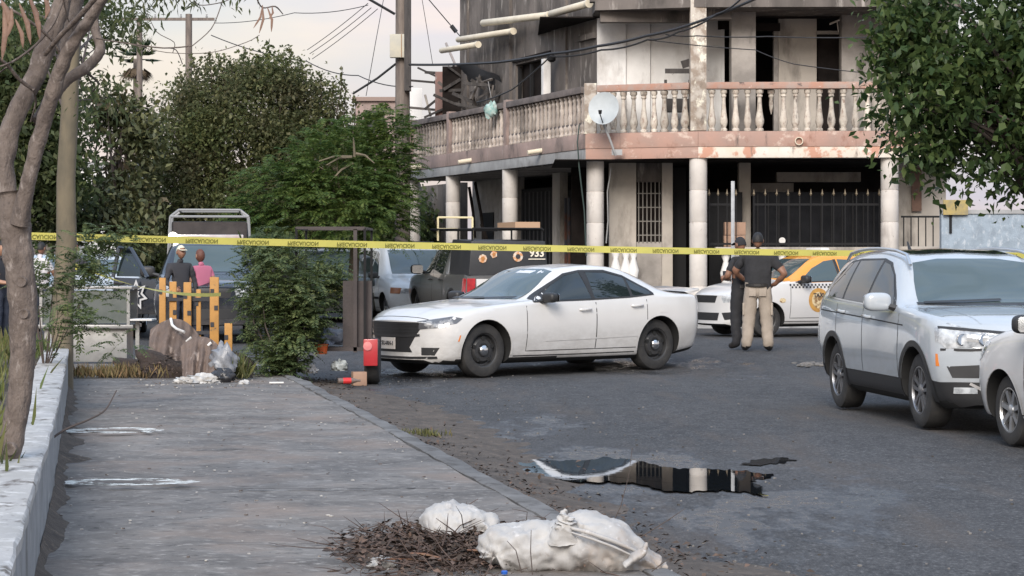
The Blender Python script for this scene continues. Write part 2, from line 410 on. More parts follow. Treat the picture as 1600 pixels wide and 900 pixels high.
ye = yw[-1]; MB().box((wall_x(ye) - .13, ye + .05, SWZ + .2), (.27, .1, .5)).build('wall_end', m_walltop, pw, world=True)
# planting bed behind it
m_soil = M('planting soil', (.085, .065, .05), .95, (.045, .036, .028), scale=5, bump=.8, bscale=20, bdist=.03)
V = []; xb = [-.25 - .35 * i for i in range(26)]
for y in yr[::4]:
    for dx in xb: V.append((wall_x(y) + dx, y, SWZ + WH - .10 + .05 * fbm(dx, y, 1.6, 4, 6) + (.03 if dx < -1 else 0)))
n = len(xb); Fc = [(j * n + i, (j + 1) * n + i, (j + 1) * n + i + 1, j * n + i + 1) for j in range(len(yr[::4]) - 1) for i in range(n - 1)]
tag(MB().add(V, Fc).build('soil_bed', m_soil, smooth=60), kind='structure')
# worn white paint rings on the pavement
m_paint = M('worn white road paint', (.78, .80, .76), .7, (.62, .64, .60), scale=6, alpha=(11, .47, .55, (.8, 1.2, 1)))
def paint_ring(px0, px1, py, half, wd):
    c = gp((px0 + px1) / 2, py, SWZ); rx = abs(gp(px1, py, SWZ).x - c.x); V = []; nn_ = 48
    for k in range(nn_):
        q = 2 * math.pi * k / nn_
        for rr in (1.0, 1.0 - wd):
            j = 1 + .05 * math.sin(3 * q + px0) + .03 * math.sin(7 * q)
            V.append((c.x + rx * rr * j * math.cos(q), c.y + half * (rr - (.15 if rr < 1 else 0)) * j * math.sin(q), SWZ + .030))
    Fc = [(2 * k, 2 * ((k + 1) % nn_), 2 * ((k + 1) % nn_) + 1, 2 * k + 1) for k in range(nn_)]
    tag(MB().add(V, Fc).build('paint_mark', m_paint), kind='structure')
paint_ring(98, 258, 678, .30, .42)
paint_ring(96, 306, 760, .22, .42)
# --- gutter dirt: a low ridge of silt and dead leaves along the kerb
m_silt = M('gutter silt', (.105, .085, .07), .95, (.055, .045, .038), scale=5, bump=.9, bscale=35, bdist=.02, stains=(((.17, .13, .10), 14, .55, .7, (1, 1, 1)),))
V = []; ug = [i / 14 for i in range(15)]; yg = [7 + .16 * i for i in range(133)]
def gutter_w(y): return .55 + .35 * fbm(0, y, .35, 3, 5) + (.35 + .75 * math.exp(-((y - 21.5) / 4.0) ** 2))
for y in yg:
    for u in ug:
        x = kerb_x(y) + .16 + u * gutter_w(y)
        z = .075 * (1 - u) ** 1.5 + .03 * fbm(x, y, 2.2, 4, 3) * (1 - u * u) + .012 * fbm(x, y, 9, 3, 1) - .025 * u * u - .0 
        V.append((x, y, z))
n = len(ug); Fc = [(j * n + i, j * n + i + 1, (j + 1) * n + i + 1, (j + 1) * n + i) for j in range(len(yg) - 1) for i in range(n - 1)]
tag(MB().add(V, Fc).build('gutter_silt', m_silt, smooth=60), kind='structure')
# ================================================================ CORNER BUILDING
soot = (.035, .031, .029)
m_soot = M('sooty render', (.165, .143, .128), .9, (.07, .061, .055), scale=1.3, bump=.5, bscale=14, stretch=(1, 1, .35), stains=(((.42, .385, .35), 3.2, .57, .72, (1.6, 1.6, .3)), ((.03, .027, .025), 1.1, .52, .72, (1, 1, .6)), ((.22, .19, .17), 9, .62, .75, (1, 1, .25))))
m_white = M('dirty white wall paint', (.76, .745, .72), .8, (.62, .605, .58), scale=1.2, bump=.25, bscale=20, stains=(((.20, .175, .155), 2.6, .60, .80, (1, 1, .3)), ((.08, .07, .065), 9, .66, .73, (1, 1, .4)), ((.34, .31, .28), 1.0, .52, .75, (1, 1, .5))))
m_cream = M('cream wall paint', (.46, .415, .36), .8, (.36, .325, .285), scale=1.5, bump=.25, bscale=20, stains=(((.12, .105, .09), 2.2, .52, .76, (1, 1, .3)), ((.06, .052, .047), 1.1, .56, .8, (1, 1, .5))))
m_pier = M('scorched pier render', (.36, .33, .30), .85, (.23, .21, .19), scale=2, bump=.4, bscale=18, stains=(((.07, .06, .055), 2.4, .58, .74, (1, 1, .4)),))
m_peel = M('peeling pier paint', (.50, .45, .39), .85, (.30, .24, .19), scale=5, lo=.42, hi=.58, bump=.7, bscale=16, stains=(((.72, .68, .56), 6, .54, .60, (1, 1, .6)), ((.14, .11, .09), 4, .6, .72, (1, 1, .5))))
m_salmon = M('weathered salmon paint', (.42, .255, .20), .8, (.34, .235, .195), scale=1.5, bump=.4, bscale=18, stains=(((.60, .48, .40), 2.6, .56, .68, (1, 1, 1.4)), ((.27, .145, .105), 4, .56, .7, (1, 1, .6)), ((.13, .10, .085), 5, .60, .76, (1.4, 1.4, .3))))
m_band = M('flaked cream band', (.62, .53, .43), .8, (.66, .62, .56), scale=2, bump=.4, bscale=18, stains=(((.50, .27, .19), 2.4, .54, .60, (1, 1, 1)), ((.16, .12, .1), 5, .62, .74, (1, 1, .3))))
m_pinkg = M('sooty pink fascia', (.36, .265, .235), .85, (.25, .195, .175), scale=1.5, bump=.4, bscale=18, stains=(((.08, .068, .062), 1.7, .52, .72, (1, 1, .4)), ((.42, .37, .34), 5, .62, .72, (1, 1, .4))))
m_greyband = M('grey concrete band', (.37, .375, .375), .85, (.25, .25, .25), scale=1.5, bump=.4, bscale=18, stains=(((.10, .09, .085), 1.5, .56, .74, (1, 1, .5)),))
m_colm = M('column render', (.66, .62, .575), .8, (.54, .50, .46), scale=1.8, bump=.3, bscale=20, stains=(((.26, .23, .205), 2.2, .56, .78, (1, 1, .4)), ((.22, .18, .15), 9, .63, .74, (1, 1, .6))))
m_balr = M('peeling cream baluster', (.62, .57, .49), .8, (.48, .41, .34), scale=7, bump=.5, bscale=30, world=True, objr=.28, stains=(((.33, .25, .20), 11, .53, .63, (1, 1, .6)), ((.12, .095, .08), 6, .57, .70, (1, 1, .5))))
m_ball = M('sooty baluster', (.50, .43, .375), .85, (.30, .255, .225), scale=.8, bump=.5, bscale=30, world=True, objr=.3, stains=(((.62, .55, .48), 7, .54, .66, (1, 1, .5)), ((.06, .052, .047), .5, .50, .68, (1, 1, 1))))
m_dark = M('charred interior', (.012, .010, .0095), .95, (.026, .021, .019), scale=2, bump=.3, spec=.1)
m_black = M('black iron', (.014, .014, .015), .7, bump=.2, spec=.2)
m_rail = M('weathered red rail', (.42, .22, .155), .8, (.36, .28, .24), scale=4, bump=.5, bscale=20, stains=(((.12, .09, .08), 5, .58, .68, (1, 1, 1)), ((.60, .50, .44), 7, .62, .70, (1, 1, 1))))
m_railg = M('sooty rail', (.19, .16, .15), .85, (.11, .095, .09), scale=3, bump=.5, bscale=20)
m_pvc = M('cream plastic pipe', (.70, .63, .49), .45, (.60, .53, .41), scale=3)
FL = .13                                       # floor level
P1 = Vector((1.5525, 45.9, 0)); P2 = Vector(((1091 - 800) / F_PX * 45, 45.0, 0)); P3 = Vector((8.95, 44.8, 0))
DL = Vector((-.354, 1, 0)).normalized(); NL = Vector((DL.y, -DL.x, 0))         # left street front: along, inward
TL = 13.05
P0 = P1 + DL * TL
bld = thing('corner_house', 'fire-blackened two-storey corner house with columns and balustraded balconies', 'building', (P2.x, P2.y, FL))
def bpart(mb, name, mat, **k): return mb.build(name, mat, bld, world=True, **k)
def bx(name, px0, px1, py0, py1, Y, depth, mat, **k):
    "box whose front face stands at distance Y and covers those photo pixels"
    a = at(px0, py1, Y); b = at(px1, py0, Y)
    return bpart(MB().box(((a.x + b.x) / 2, Y + depth / 2, (a.z + b.z) / 2), (b.x - a.x, depth, b.z - a.z)), name, mat, **k)
def seg(name, A, B, z0, z1, th, mat, off=0.0, inward=None, bevel=None):
    "upright slab on the plan line A-B, thickness inward, front shifted inward by off"
    d = (B - A).normalized(); nrm = inward if inward is not None else Vector((-d.y, d.x, 0))
    p = [A + nrm * off, B + nrm * off, B + nrm * (off + th), A + nrm * (off + th)]
    return bpart(MB().prism([(q.x, q.y, z0) for q in p], (0, 0, z1 - z0)), name, mat, bevel=bevel)
def tl(px, off):
    "distance along the left front (set inward by off) that shows at photo column px"
    o = P1 + NL * off; k = (px - 800) / F_PX
    return (o.x - k * o.y) / (k * DL.y - DL.x)
def lf(t, off, z=0): p = P1 + DL * t + NL * off; return Vector((p.x, p.y, z))
Z_SB, Z_SM, Z_ST, Z_R0, Z_R1, Z_RF = 3.63, 3.86, 4.18, 5.06, 5.20, 6.75
back = [P3 + Vector((0, 7, 0)), P0 + NL * 7]
# floors
ringpts = [P0, P1, P2, P3] + back
bpart(MB().prism([(p.x, p.y, .0) for p in [P0 - NL * .5, P1 + Vector((-.35, -.5, 0)), P2 + Vector((0, -.55, 0)), P3 + Vector((0, -.55, 0))] + back], (0, 0, .22)), 'plinth', m_greyband)
ins = [P0 + NL * .06, P1 + Vector((.06, .05, 0)), P2 + Vector((0, .06, 0)), P3 + Vector((-.02, .06, 0))] + back
bpart(MB().prism([(p.x, p.y, Z_SB + .01) for p in ins], (0, 0, Z_ST - Z_SB - .02)), 'floor_slab', m_pier)
# balcony fascia, two bands on each front
seg('fascia', P1, P2, Z_SB, Z_SM, .06, m_salmon, inward=Vector((.36, .93, 0)), bevel=.008); seg('fascia', P2, P3, Z_SB, Z_SM, .06, m_band, inward=Vector((0, 1, 0)), bevel=.008)
seg('fascia', P1, P2, Z_SM + .002, Z_ST, .08, m_salmon, -.015, inward=Vector((.36, .93, 0)), bevel=.008); seg('fascia', P2, P3, Z_SM + .002, Z_ST, .08, m_salmon, -.015, inward=Vector((0, 1, 0)), bevel=.008)
seg('fascia', P1, P0, Z_SB, Z_SM, .06, m_greyband, .0, inward=NL, bevel=.008); seg('fascia', P1, P0, Z_SM + .002, Z_ST, .08, m_pinkg, -.015, inward=NL, bevel=.008)
# columns of stacked drums
def column(p, z0, z1, r, mat, n=5):
    pr = [(r * 1.25, z0), (r * 1.25, z0 + .1), (r, z0 + .11)]; h = (z1 - z0 - .11) / n
    for i in range(n):
        a = z0 + .11 + i * h
        pr += [(r, a + .012), (r, a + h - .012), (r - .016, a + h - .006)]
    pr[-1] = (r, z1)
    bpart(MB().lathe(pr, (p.x, p.y, 0), 20), 'column', mat, smooth=50)
for px, Y in ((930, 46.15), (1091, 45.22), (1390, 45.1), (1700, 45.0)):
    if px < 1500: column(at(px, 400, Y), .2, Z_SB, .185, m_colm)
for px in (797, 708, 645): column(lf(tl(px, .2), .2), .2, Z_SB, .185 if px > 650 else .2, m_colm)
# balusters
H = Z_R0 - Z_ST - .02
pb = [(.080, 0), (.080, .05), (.052, .07), (.060, .10), (.086, .17), (.088, .23), (.070, .33), (.048, .50), (.041, .64), (.040, .70), (.058, .72), (.058, .75), (.046, .765), (.076, .80), (.076, H)]
me_bal = MB().lathe(pb, n=12).mesh('baluster'); me_bal.materials.append(m_balr); me_bal.polygons.foreach_set('use_smooth', [True] * len(me_bal.polygons)); me_bal.set_sharp_from_angle(angle=R(40))
pt = [(.07, 0), (.07, .05), (.045, .07), (.06, .12), (.075, .2), (.04, .24), (.055, .27), (.066, .36), (.045, .5), (.055, .6), (.04, .7), (.06, .76), (.036, .80), (.065, .83), (.065, H)]
me_tw = MB().lathe(pt, n=8).mesh('baluster'); me_tw.materials.append(m_ball); me_tw.polygons.foreach_set('use_smooth', [True] * len(me_tw.polygons))
IB = inv(bld)
def balustrade(A, B, inward, me, spacing, mr, off=.14, skip=(), shift=.5):
    d = (B - A); Lh = d.length; d.normalize(); a, b = A + inward * off, B + inward * off
    root = seg('balustrade', A, B, Z_R0, Z_R1, .22, mr, off - .11, inward, bevel=.015)
    n = int(Lh / spacing)
    for i in range(n):
        if i in skip: continue
        p = a + d * (Lh * (i + shift) / n)
        o = bpy.data.objects.new('baluster', me); col.objects.link(o); o.parent = root; o.location = IB @ Vector((p.x, p.y, Z_ST + .004)); o.rotation_euler = (0, 0, random.uniform(0, 6))
        o.scale = (random.uniform(.9, 1.1),) * 2 + (1,)
    return root
pe = at(1080, 400, 45.0)
b1 = balustrade(P1 + Vector((.22, -.05, 0)), P2 + Vector((-.2, .08, 0)), Vector((.36, .93, 0)), me_bal, .205, m_rail)
b2 = balustrade(P2 + Vector((.17, 0, 0)), P3, Vector((0, 1, 0)), me_bal, .243, m_rail, skip=(5,))
# the broken baluster hangs from the rail, its stump below
mb = MB().lathe([(.006, .36), (.03, .45), (.044, .55), (.041, .70), (.058, .72), (.058, .75), (.046, .765), (.076, .80), (.076, H)], n=8)
ob = link('broken_baluster', mb.mesh('broken_baluster'), m_balr, b2, 40); q_ = P2 + Vector((.17 + (P3.x - P2.x - .17) * 5.5 / int((P3 - P2 - Vector((.17, 0, 0))).length / .243), .14, Z_ST)); ob.location = IB @ q_
posts = [tl(697, 0), tl(786, 0)]
edges_t = [.25, posts[1], posts[0], TL - .1]
for a, b in zip(edges_t, edges_t[1:]):
    balustrade(P1 + DL * (a + .1), P1 + DL * (b - .1), NL, me_tw, .25, m_railg)
    seg('bottom_rail', P1 + DL * (a + .12), P1 + DL * (b - .12), Z_ST + .23, Z_ST + .265, .05, m_railg, .115, NL)
for t in posts + [TL]: p = lf(t, .14); bpart(MB().box((p.x, p.y, (Z_ST + Z_R1) / 2 + .02), (.2, .2, Z_R1 - Z_ST + .06), math.atan2(DL.y, DL.x)), 'balustrade_post', m_pinkg, bevel=.01)
p = P1 + Vector((.1, .1, 0)); bpart(MB().box((p.x, p.y, (Z_ST + Z_R1) / 2 + .02), (.26, .26, Z_R1 - Z_ST + .05)), 'balustrade_post', m_peel, bevel=.01)
# ---------- upper storey, right front
UY = 46.8
bx('wall', 933, 978, 22, 222, UY - .02, .25, m_white); bx('wall', 978.5, 1016, 30, 222, UY + .05, .2, m_white); bx('wall', 1016.5, 1128, 26, 222, UY + .12, .2, m_white)
bx('pier', 1079, 1104, -40, 204, 45.04, .34, m_peel, bevel=.01)
bx('pier', 1143, 1181, -40, 222, 45.9, .5, m_pier, bevel=.01)
bx('door_frame', 1127, 1132, 46, 222, UY + .05, .2, m_white)
bx('wall', 1209, 1216, 48, 222, UY + .1, .2, m_pier); bx('wall', 1216.5, 1276, 18, 222, UY + .12, .2, m_cream)
bx('pier', 1315, 1362, 16, 222, UY - .3, .4, m_pier, bevel=.01); bx('wall', 1362.5, 1490, 10, 222, UY, .25, m_cream)
bx('lintel', 1122, 1146, 32, 46, UY + .06, .15, m_dark); bx('lintel', 1178, 1219, 36, 48, UY + .02, .2, m_dark); bx('lintel', 1276, 1315, 48, 53, UY + .04, .2, m_pier)
dr = bx('charred_door', 1278, 1313, 54, 222, UY + .25, .06, m_dark); dr['label'] = 'scorched brown door panel'
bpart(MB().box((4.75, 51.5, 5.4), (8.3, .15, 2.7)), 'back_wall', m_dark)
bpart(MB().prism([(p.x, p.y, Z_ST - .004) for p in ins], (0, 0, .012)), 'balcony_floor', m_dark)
# hanging batten under the soffit
bpart(MB().tube([at(1296, 38, 46.2), at(1312, 31, 46.2)], .02, 5).tube([at(1308, 33, 46.2), at(1310, 50, 46.2)], .012, 5), 'hanging_batten', m_cream)
# roof slab, beam, dark soffit
rf = [at(925, 400, 46.6), at(930, 400, 45.6), at(1090, 400, 45.02), at(1500, 400, 44.9)]
bpart(MB().prism([(p.x, p.y, Z_RF) for p in rf + [P3 + Vector((1, 8, 0)), Vector((2.6, 52, 0))]], (0, 0, .20)), 'roof_slab', m_soot)
bx('beam', 938, 1079, 8, 34, 45.75, .3, m_soot); bx('beam', 1104, 1143, 8, 30, 45.4, .3, m_soot); bx('beam', 1181, 1362, 4, 16, 45.6, .25, m_pier)
bpart(MB().box((4.7, 49.2, Z_RF - .02), (8.2, 4.9, .03)), 'soffit', m_dark)
bpart(MB().box(((rf[1].x + rf[2].x) / 2 + .8, 45.9, Z_RF + .65), (3.9, .3, .9)), 'parapet', m_soot)
# ---------- upper storey, left front (smoke-stained)
C0 = at(935, 400, UY + .02); off_u = (C0 - P1).dot(NL)
t0 = (C0 - P1).dot(DL); ta, tb, tz = tl(846, off_u), tl(806, off_u), tl(722, off_u)
def lw(name, a, b, z0, z1, mat, extra=0.0, th=.25, **k): return seg(name, P1 + DL * a, P1 + DL * b, z0, z1, th, mat, off_u - extra, NL, **k)
lw('wall', t0, ta, Z_ST, 8.6, m_soot); lw('wall', ta + .002, tb - .002, 6.15, 8.6, m_soot); lw('wall', tb, tz, Z_ST, 8.6, m_soot)
lw('pilaster', tl(883, off_u) - .15, tl(868, off_u) + .15, Z_ST, 8.6, m_soot, .05); lw('pilaster', tl(800, off_u), tl(778, off_u), Z_ST, 8.6, m_soot, .07); lw('pilaster', tz - .55, tz - .004, Z_ST, 8.6, m_soot, .06)
lw('wall_step', t0 + .1, tl(905, off_u), 6.3, 6.42, m_soot, .09); lw('wall_step', tl(862, off_u), tl(803, off_u), 6.2, 6.28, m_dark, .05)
# dark opening with what is left of a window frame
p0, p1_ = lf(ta - .1, off_u + .17, 4.2), lf(tb + .1, off_u + .17, 4.2)
win = bpart(MB().prism([p0, p1_, p1_ + NL * .1, p0 + NL * .1], (0, 0, 2.0)), 'window', m_dark)
for t in (ta + .03, (ta + tb) / 2, tb - .06):
    q = lf(t, off_u + .08); link('window_frame', MB().box((q.x, q.y, 5.15), (.07, .07, 1.9), math.atan2(DL.y, DL.x)).mesh('f', IB), m_black, win)
pp = lf(tl(853, off_u - .35), off_u - .35); bpart(MB().box((pp.x, pp.y, 5.05), (.17, .17, 1.95), .3), 'post', m_white, bevel=.01); bpart(MB().lathe([(.05, 0), (.10, .04), (.10, .12), (.03, .2)], (pp.x + .12, pp.y - .05, 5.95), 10), 'outdoor_lamp', m_black, smooth=40)
# right-hand end wall of the left storey so that the room is closed
bpart(MB().prism([lf(tz, off_u, Z_ST), lf(tz, off_u + .25, Z_ST), lf(tz + .01, off_u + 4, Z_ST), lf(tz + .26, off_u + 4, Z_ST)][0:0] or [lf(tz - .25, off_u + .26, Z_ST), lf(tz, off_u + .26, Z_ST), lf(tz, off_u + 4.5, Z_ST), lf(tz - .25, off_u + 4.5, Z_ST)], (0, 0, 4.4)), 'wall', m_soot)
# low ruined wall and white pier at the far end of the balcony
lw('wall', tz + .1, TL - .5, Z_ST, 5.0, m_soot, 0, .2)
pA = lf(tl(648, .35), .35); bpart(MB().box((pA.x, pA.y, 5.15), (.36, .4, 1.95), .2), 'pier', m_white, bevel=.01)
# plastic drain pipes sticking out of the smoke-stained wall
def pipe(a, b, ya, yb, r=.085):
    A, B = at(*a, ya), at(*b, yb); u = (B - A).normalized()
    n = 14; mb = MB(); s1, s2 = [], []
    mb.tube([A, A + u * .005, B - u * .005, B], [r * .96, r, r, r * .96], 12)
    mb.tube([B - u * .03, B + u * .10], [r * 1.12, r * 1.12], 12)
    bpart(mb, 'drain_pipe', m_pvc, smooth=50)
Yw = lambda px, o_=.3: lf(tl(px, off_u - o_), off_u - o_).y
pipe((755, 36), (857, 24), Yw(755), Yw(857)); pipe((861, 22), (918, 6), Yw(861), Yw(918)); pipe((716, 62), (800, 49), Yw(724), Yw(800), .075); pipe((690, 79), (745, 70), Yw(700, .6), Yw(745, .6), .075)
for px, py, o_ in ((655, 261, -.1), (733, 251, -.12), (843, 236, -.12)):
    p = lf(tl(px, -.05), -.05, 0); z = EYE - (py - HOR) / F_PX * p.y
    d = Vector((-NL.x, -NL.y, -.15)); bpart(MB().tube([(p.x + .1 * NL.x, p.y, z + .02), Vector((p.x, p.y, z)) + d * .28], .07 if px < 700 else .055, 10), 'spout', m_pvc, smooth=50)
q = at(1247, 221, 45.0); bpart(MB().lathe([(.085, .1), (.085, -.16), (.07, -.16), (.07, .05)], (q.x, q.y, q.z), 14, axis='y', cap=False), 'spout', m_pvc, smooth=40)
# ---------- ground storey behind the right-hand columns
GY = 47.2
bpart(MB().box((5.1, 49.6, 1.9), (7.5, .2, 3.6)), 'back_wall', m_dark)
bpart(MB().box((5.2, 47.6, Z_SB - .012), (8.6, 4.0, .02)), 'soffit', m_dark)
bx('wall', 952, 994, 252, 510, GY - .25, .3, m_cream)
bx('wall', 994.5, 1034, 378, 510, GY - .2, .3, m_pier); bx('wall', 994.5, 1034, 250, 284, GY - .2, .3, m_soot); bx('pillar', 1034.5, 1051, 250, 510, GY - .25, .35, m_cream)
wn = bx('window', 994, 1034, 284, 378, GY + .1, .05, m_dark)
mb = MB()
for i in range(6): a = at(998 + i * 6.4, 284, GY - .22); mb.box((a.x, GY - .23, 2.55), (.02, .02, 1.3))
for z in (2.05, 2.35, 2.65, 2.95): a = at(1014, 300, GY); mb.box((a.x, GY - .24, z), (.52, .015, .02))
link('window_grille', mb.mesh('grille', IB), M('dirty grille paint', (.20, .185, .165), .7), wn)
bx('gate', 1052, 1072, 262, 510, GY + .2, .05, m_black)
bx('pillar', 1155, 1173, 250, 392, 46.9, .35, m_cream)
bx('lintel', 1214, 1345, 269, 284, 48.2, .25, m_cream); bx('panel', 1174, 1240, 286, 306, 48.6, .1, m_pier)
bx('wall_coping', 1118, 1378, 386, 397, 45.45, .3, m_cream, bevel=.012); bx('dwarf_wall', 1160, 1376, 424, 520, 45.55, .15, m_pier)
bx('wall_coping', 1402, 1476, 385, 394, 45.3, .3, m_cream, bevel=.012); bx('dwarf_wall', 1403, 1476, 394.5, 520, 45.36, .2, m_cream)
# ground-floor balusters, white and bellied
pg = [(.09, 0), (.09, .08), (.06, .1), (.12, .35), (.115, .45), (.055, .62), (.045, .75), (.09, .8), (.09, .95), (.12, 1.1), (.05, 1.35), (.09, 1.45), (.09, 1.52)]
meg = MB().lathe(pg, n=10).mesh('baluster'); meg.materials.append(m_white); meg.polygons.foreach_set('use_smooth', [True] * len(meg.polygons))
for px, Y in ((962, 46.0), (978, 46.0), (990, 46.0), (1134, 45.6), (1152, 45.6), (1262, 45.5), (1280, 45.5), (1298, 45.5), (1316, 45.5), (1334, 45.5), (1352, 45.5), (1222, 45.6), (1204, 45.6)):
    o = bpy.data.objects.new('baluster', meg); col.objects.link(o); o.parent = bld; q = at(px, 400, Y); o.location = IB @ Vector((q.x, q.y, .2 if px < 1100 else .14)); 
bx('dwarf_wall', 945, 1060, 448, 520, 46.0, .2, m_pier)
# iron fence with spear heads on the coping
def fence(px0, px1, step, Y, ztop, name):
    mb = MB(); tips = []; n = int((px1 - px0) / step)
    for i in range(n + 1):
        a = at(px0 + i * step, 390, Y); zb = a.z
        mb.box((a.x, Y, (zb + ztop) / 2), (.022, .022, ztop - zb)); tips.append((a.x, Y, ztop - .01))
    a, b = at(px0, 390, Y), at(px1, 390, Y)
    for z in (a.z + .12, ztop - .18): mb.box(((a.x + b.x) / 2, Y + .001, z), (b.x - a.x, .016, .045))
    f = bpart(mb, name, m_black)
    for tp_ in tips: link('spear_head', MB().lathe([(.001, .0), (.03, .05), (.018, .08), (.001, .16)], tp_, 6).mesh('t', IB), M('dull brass', (.17, .135, .09), .6, metal=.2), f)
fence(1108, 1150, 14, 45.6, 2.86, 'iron_fence'); fence(1178, 1374, 17.8, 45.6, 2.86, 'iron_fence')
mb = MB()
for i in range(6): a = at(1412 + i * 11.5, 390, 45.42); mb.box((a.x, 45.42, 2.1), (.022, .022, .62))
a = at(1440, 345, 45.42); mb.box((a.x, 45.421, 2.42), (.86, .02, .04)); bpart(mb, 'iron_fence', m_black)
bx('gate_leaf', 1108, 1160, 300, 510, 46.6, .05, m_black)
g2 = bx('gate_leaf', 1176, 1374, 300, 388, 46.3, .05, M('black sheet metal', (.008, .0085, .010), .8, (.014, .0145, .017), scale=3, spec=.1))
for i in range(12): a = at(1184 + i * 16.5, 340, 46.28); link('rib', MB().box((a.x, 46.28, 2.35), (.03, .03, 1.15)).mesh('r', IB), m_black, g2)
a = at(1222, 376, 46.25); link('lock_disc', MB().lathe([(.07, 0), (.07, -.03)], (a.x, a.y, a.z), 14, axis='y').mesh('l', IB), m_white, g2)
bx('wall', 1402, 1478, 240, 505, 46.6, .2, m_cream); bx('shutter', 1425, 1440, 262, 330, 46.5, .06, M('brown wood shutter', (.16, .09, .06), .7, (.10, .055, .04), scale=5))
# ---------- ground storey behind the left-hand columns
offg = 1.9
def gl(name, pxa, pxb, z0, z1, mat, extra=0.0, th=.2): return seg(name, P1 + DL * tl(pxa, offg), P1 + DL * tl(pxb, offg), z0, z1, th, mat, offg - extra, NL)
gl('wall', 947, 922, .2, Z_SB, m_cream); gl('wall', 878, 866, .2, Z_SB, m_cream, .05); gl('wall', 808, 738, .2, Z_SB, m_pier); gl('wall', 720, 640, .2, Z_SB, m_soot)
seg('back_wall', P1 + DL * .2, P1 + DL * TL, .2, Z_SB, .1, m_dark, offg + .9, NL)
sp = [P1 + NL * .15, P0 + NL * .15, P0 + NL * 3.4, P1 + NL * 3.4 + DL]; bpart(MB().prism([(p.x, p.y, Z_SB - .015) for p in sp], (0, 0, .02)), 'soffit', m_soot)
w2 = gl('window', 772, 754, 1.2, 2.75, m_black, .03, .05)
dw = gl('folding_gate', 865.5, 809, .2, 3.3, m_black, -.1, .04)
def bars(parent, pxa, pxb, n, z0, z1, mat, extra=.06, wd=.03):
    for i in range(n):
        t = tl(pxa + (pxb - pxa) * (i + .5) / n, offg - extra); q = lf(t, offg - extra)
        link('bar', MB().box((q.x, q.y, (z0 + z1) / 2), (wd, wd, z1 - z0), math.atan2(DL.y, DL.x)).mesh('bar', IB), mat, parent)
bars(dw, 862, 812, 8, .3, 3.2, M('grey iron bar', (.07, .07, .075), .5), -.02)
d2 = gl('folding_gate', 921, 879, .2, 3.2, m_black, -.15, .04); bars(d2, 919, 881, 7, .3, 3.0, M('rusty door bar', (.17, .075, .05), .6, (.08, .085, .10), scale=2, lo=.45, hi=.55), -.06, .05)
# charred posts and cables in the arcade
for pa, pb in (((733, 292), (742, 372)), ((742, 284), (757, 382)), ((752, 350), (764, 392))):
    p = lf(tl(pa[0], .9), .9); A = at(*pa, p.y); B = at(*pb, p.y); bpart(MB().tube([A, (A + B) / 2 + Vector((.03, 0, 0)), B], .04, 5), 'charred_post', m_dark)
# cables on the corner
bpart(MB().tube([at(905, 195, 45.75), at(902, 222, 45.7), at(905, 262, 45.7), at(913, 330, 45.75), at(916, 400, 45.8)], .016, 5), 'cable', M('green cable', (.03, .05, .045), .6))
bpart(MB().tube([at(955, 262, 46.2), at(949, 300, 46.3), at(950, 345, 46.3), at(947, 380, 46.3)], .014, 5), 'cable', m_greyband)
# satellite dish on a bent arm
dish = thing('satellite_dish', 'round grey satellite dish on a bent arm at the balcony corner', 'satellite dish', at(962, 240, 45.35))
mb = MB(); nrm = Vector((-.28, -.93, .22)).normalized(); u = nrm.cross(Vector((0, 0, 1))).normalized(); v = u.cross(nrm)
c = at(944, 170, 45.1); V = []; nr, na = 6, 28
for i in range(nr + 1):
    r = .325 * i / nr
    for k in range(na): q = 2 * math.pi * k / na; V.append(c + u * r * math.cos(q) + v * r * 1.08 * math.sin(q) + nrm * (.45 * r * r))
Fc = [(i * na + k, i * na + (k + 1) % na, (i + 1) * na + (k + 1) % na, (i + 1) * na + k) for i in range(nr) for k in range(na)]
nV = len(V); V += [p - nrm * .012 for p in V]; Fc += [tuple(nV + i for i in f[::-1]) for f in Fc] + [(nr * na + k, nr * na + (k + 1) % na, nV + nr * na + (k + 1) % na, nV + nr * na + k) for k in range(na)]
MB().add(V, Fc).build('reflector', M('dish grey', (.42, .45, .46), .5, (.34, .37, .38), scale=3), dish, world=True, smooth=50)
MB().tube([at(942, 192, 45.2), at(952, 215, 45.25), at(962, 243, 45.35)], .025, 8).build('arm', m_greyband, dish, world=True, smooth=50)
MB().box(at(964, 238, 45.40), (.22, .04, .12)).build('bracket', m_greyband, dish, world=True); MB().tube([c - v * .33, c - v * .2 + nrm * .32], .012, 6).lathe([(.03, 0), (.04, .08)], c - v * .2 + nrm * .3, 8).build('feed_horn', m_black, dish, world=True)
# ---------- burnt belongings heaped on the far balcony
def plank_thing(name, label, cat, pts, wd, th, mat, group=None):
    A, B = pts; o = thing(name, label, cat, A, group=group); d = (B - A); rot = d.to_track_quat('Z', 'Y').to_matrix()
    MB().box((A + B) / 2, (wd, th, d.length), rot).build('board', mat, o, world=True, bevel=.008); return o
m_char = M('charred timber', (.03, .027, .026), .8, (.07, .062, .058), scale=5, bump=.6, bscale=15, stretch=(3, 3, .5))
YJF = lambda px, o_=.45: lf(tl(px, o_), o_).y
zb = Z_R1
hp = thing('charred_timber_heap', 'heap of charred roof timbers and tarpaulin on the far balcony', 'debris', (at(715, 170, YJF(715)).x, YJF(715), Z_ST))
rj = random.Random(4)
tarp = [at(678 + 105 * i / 10, 128 - 26 * math.sin(i / 10 * 3.0) + rj.uniform(-5, 5), YJF(678 + 105 * i / 10) + .2) for i in range(11)]
V = []; Fc = []
for j in range(7):
    for i, p in enumerate(tarp): V.append(p + Vector((rj.uniform(-.05, .05) + .03 * j, -.15 + j * .12, rj.uniform(-.1, .1) - .16 * j)))
Fc = [(j * 11 + i, j * 11 + i + 1, (j + 1) * 11 + i + 1, (j + 1) * 11 + i) for j in range(6) for i in range(10)]
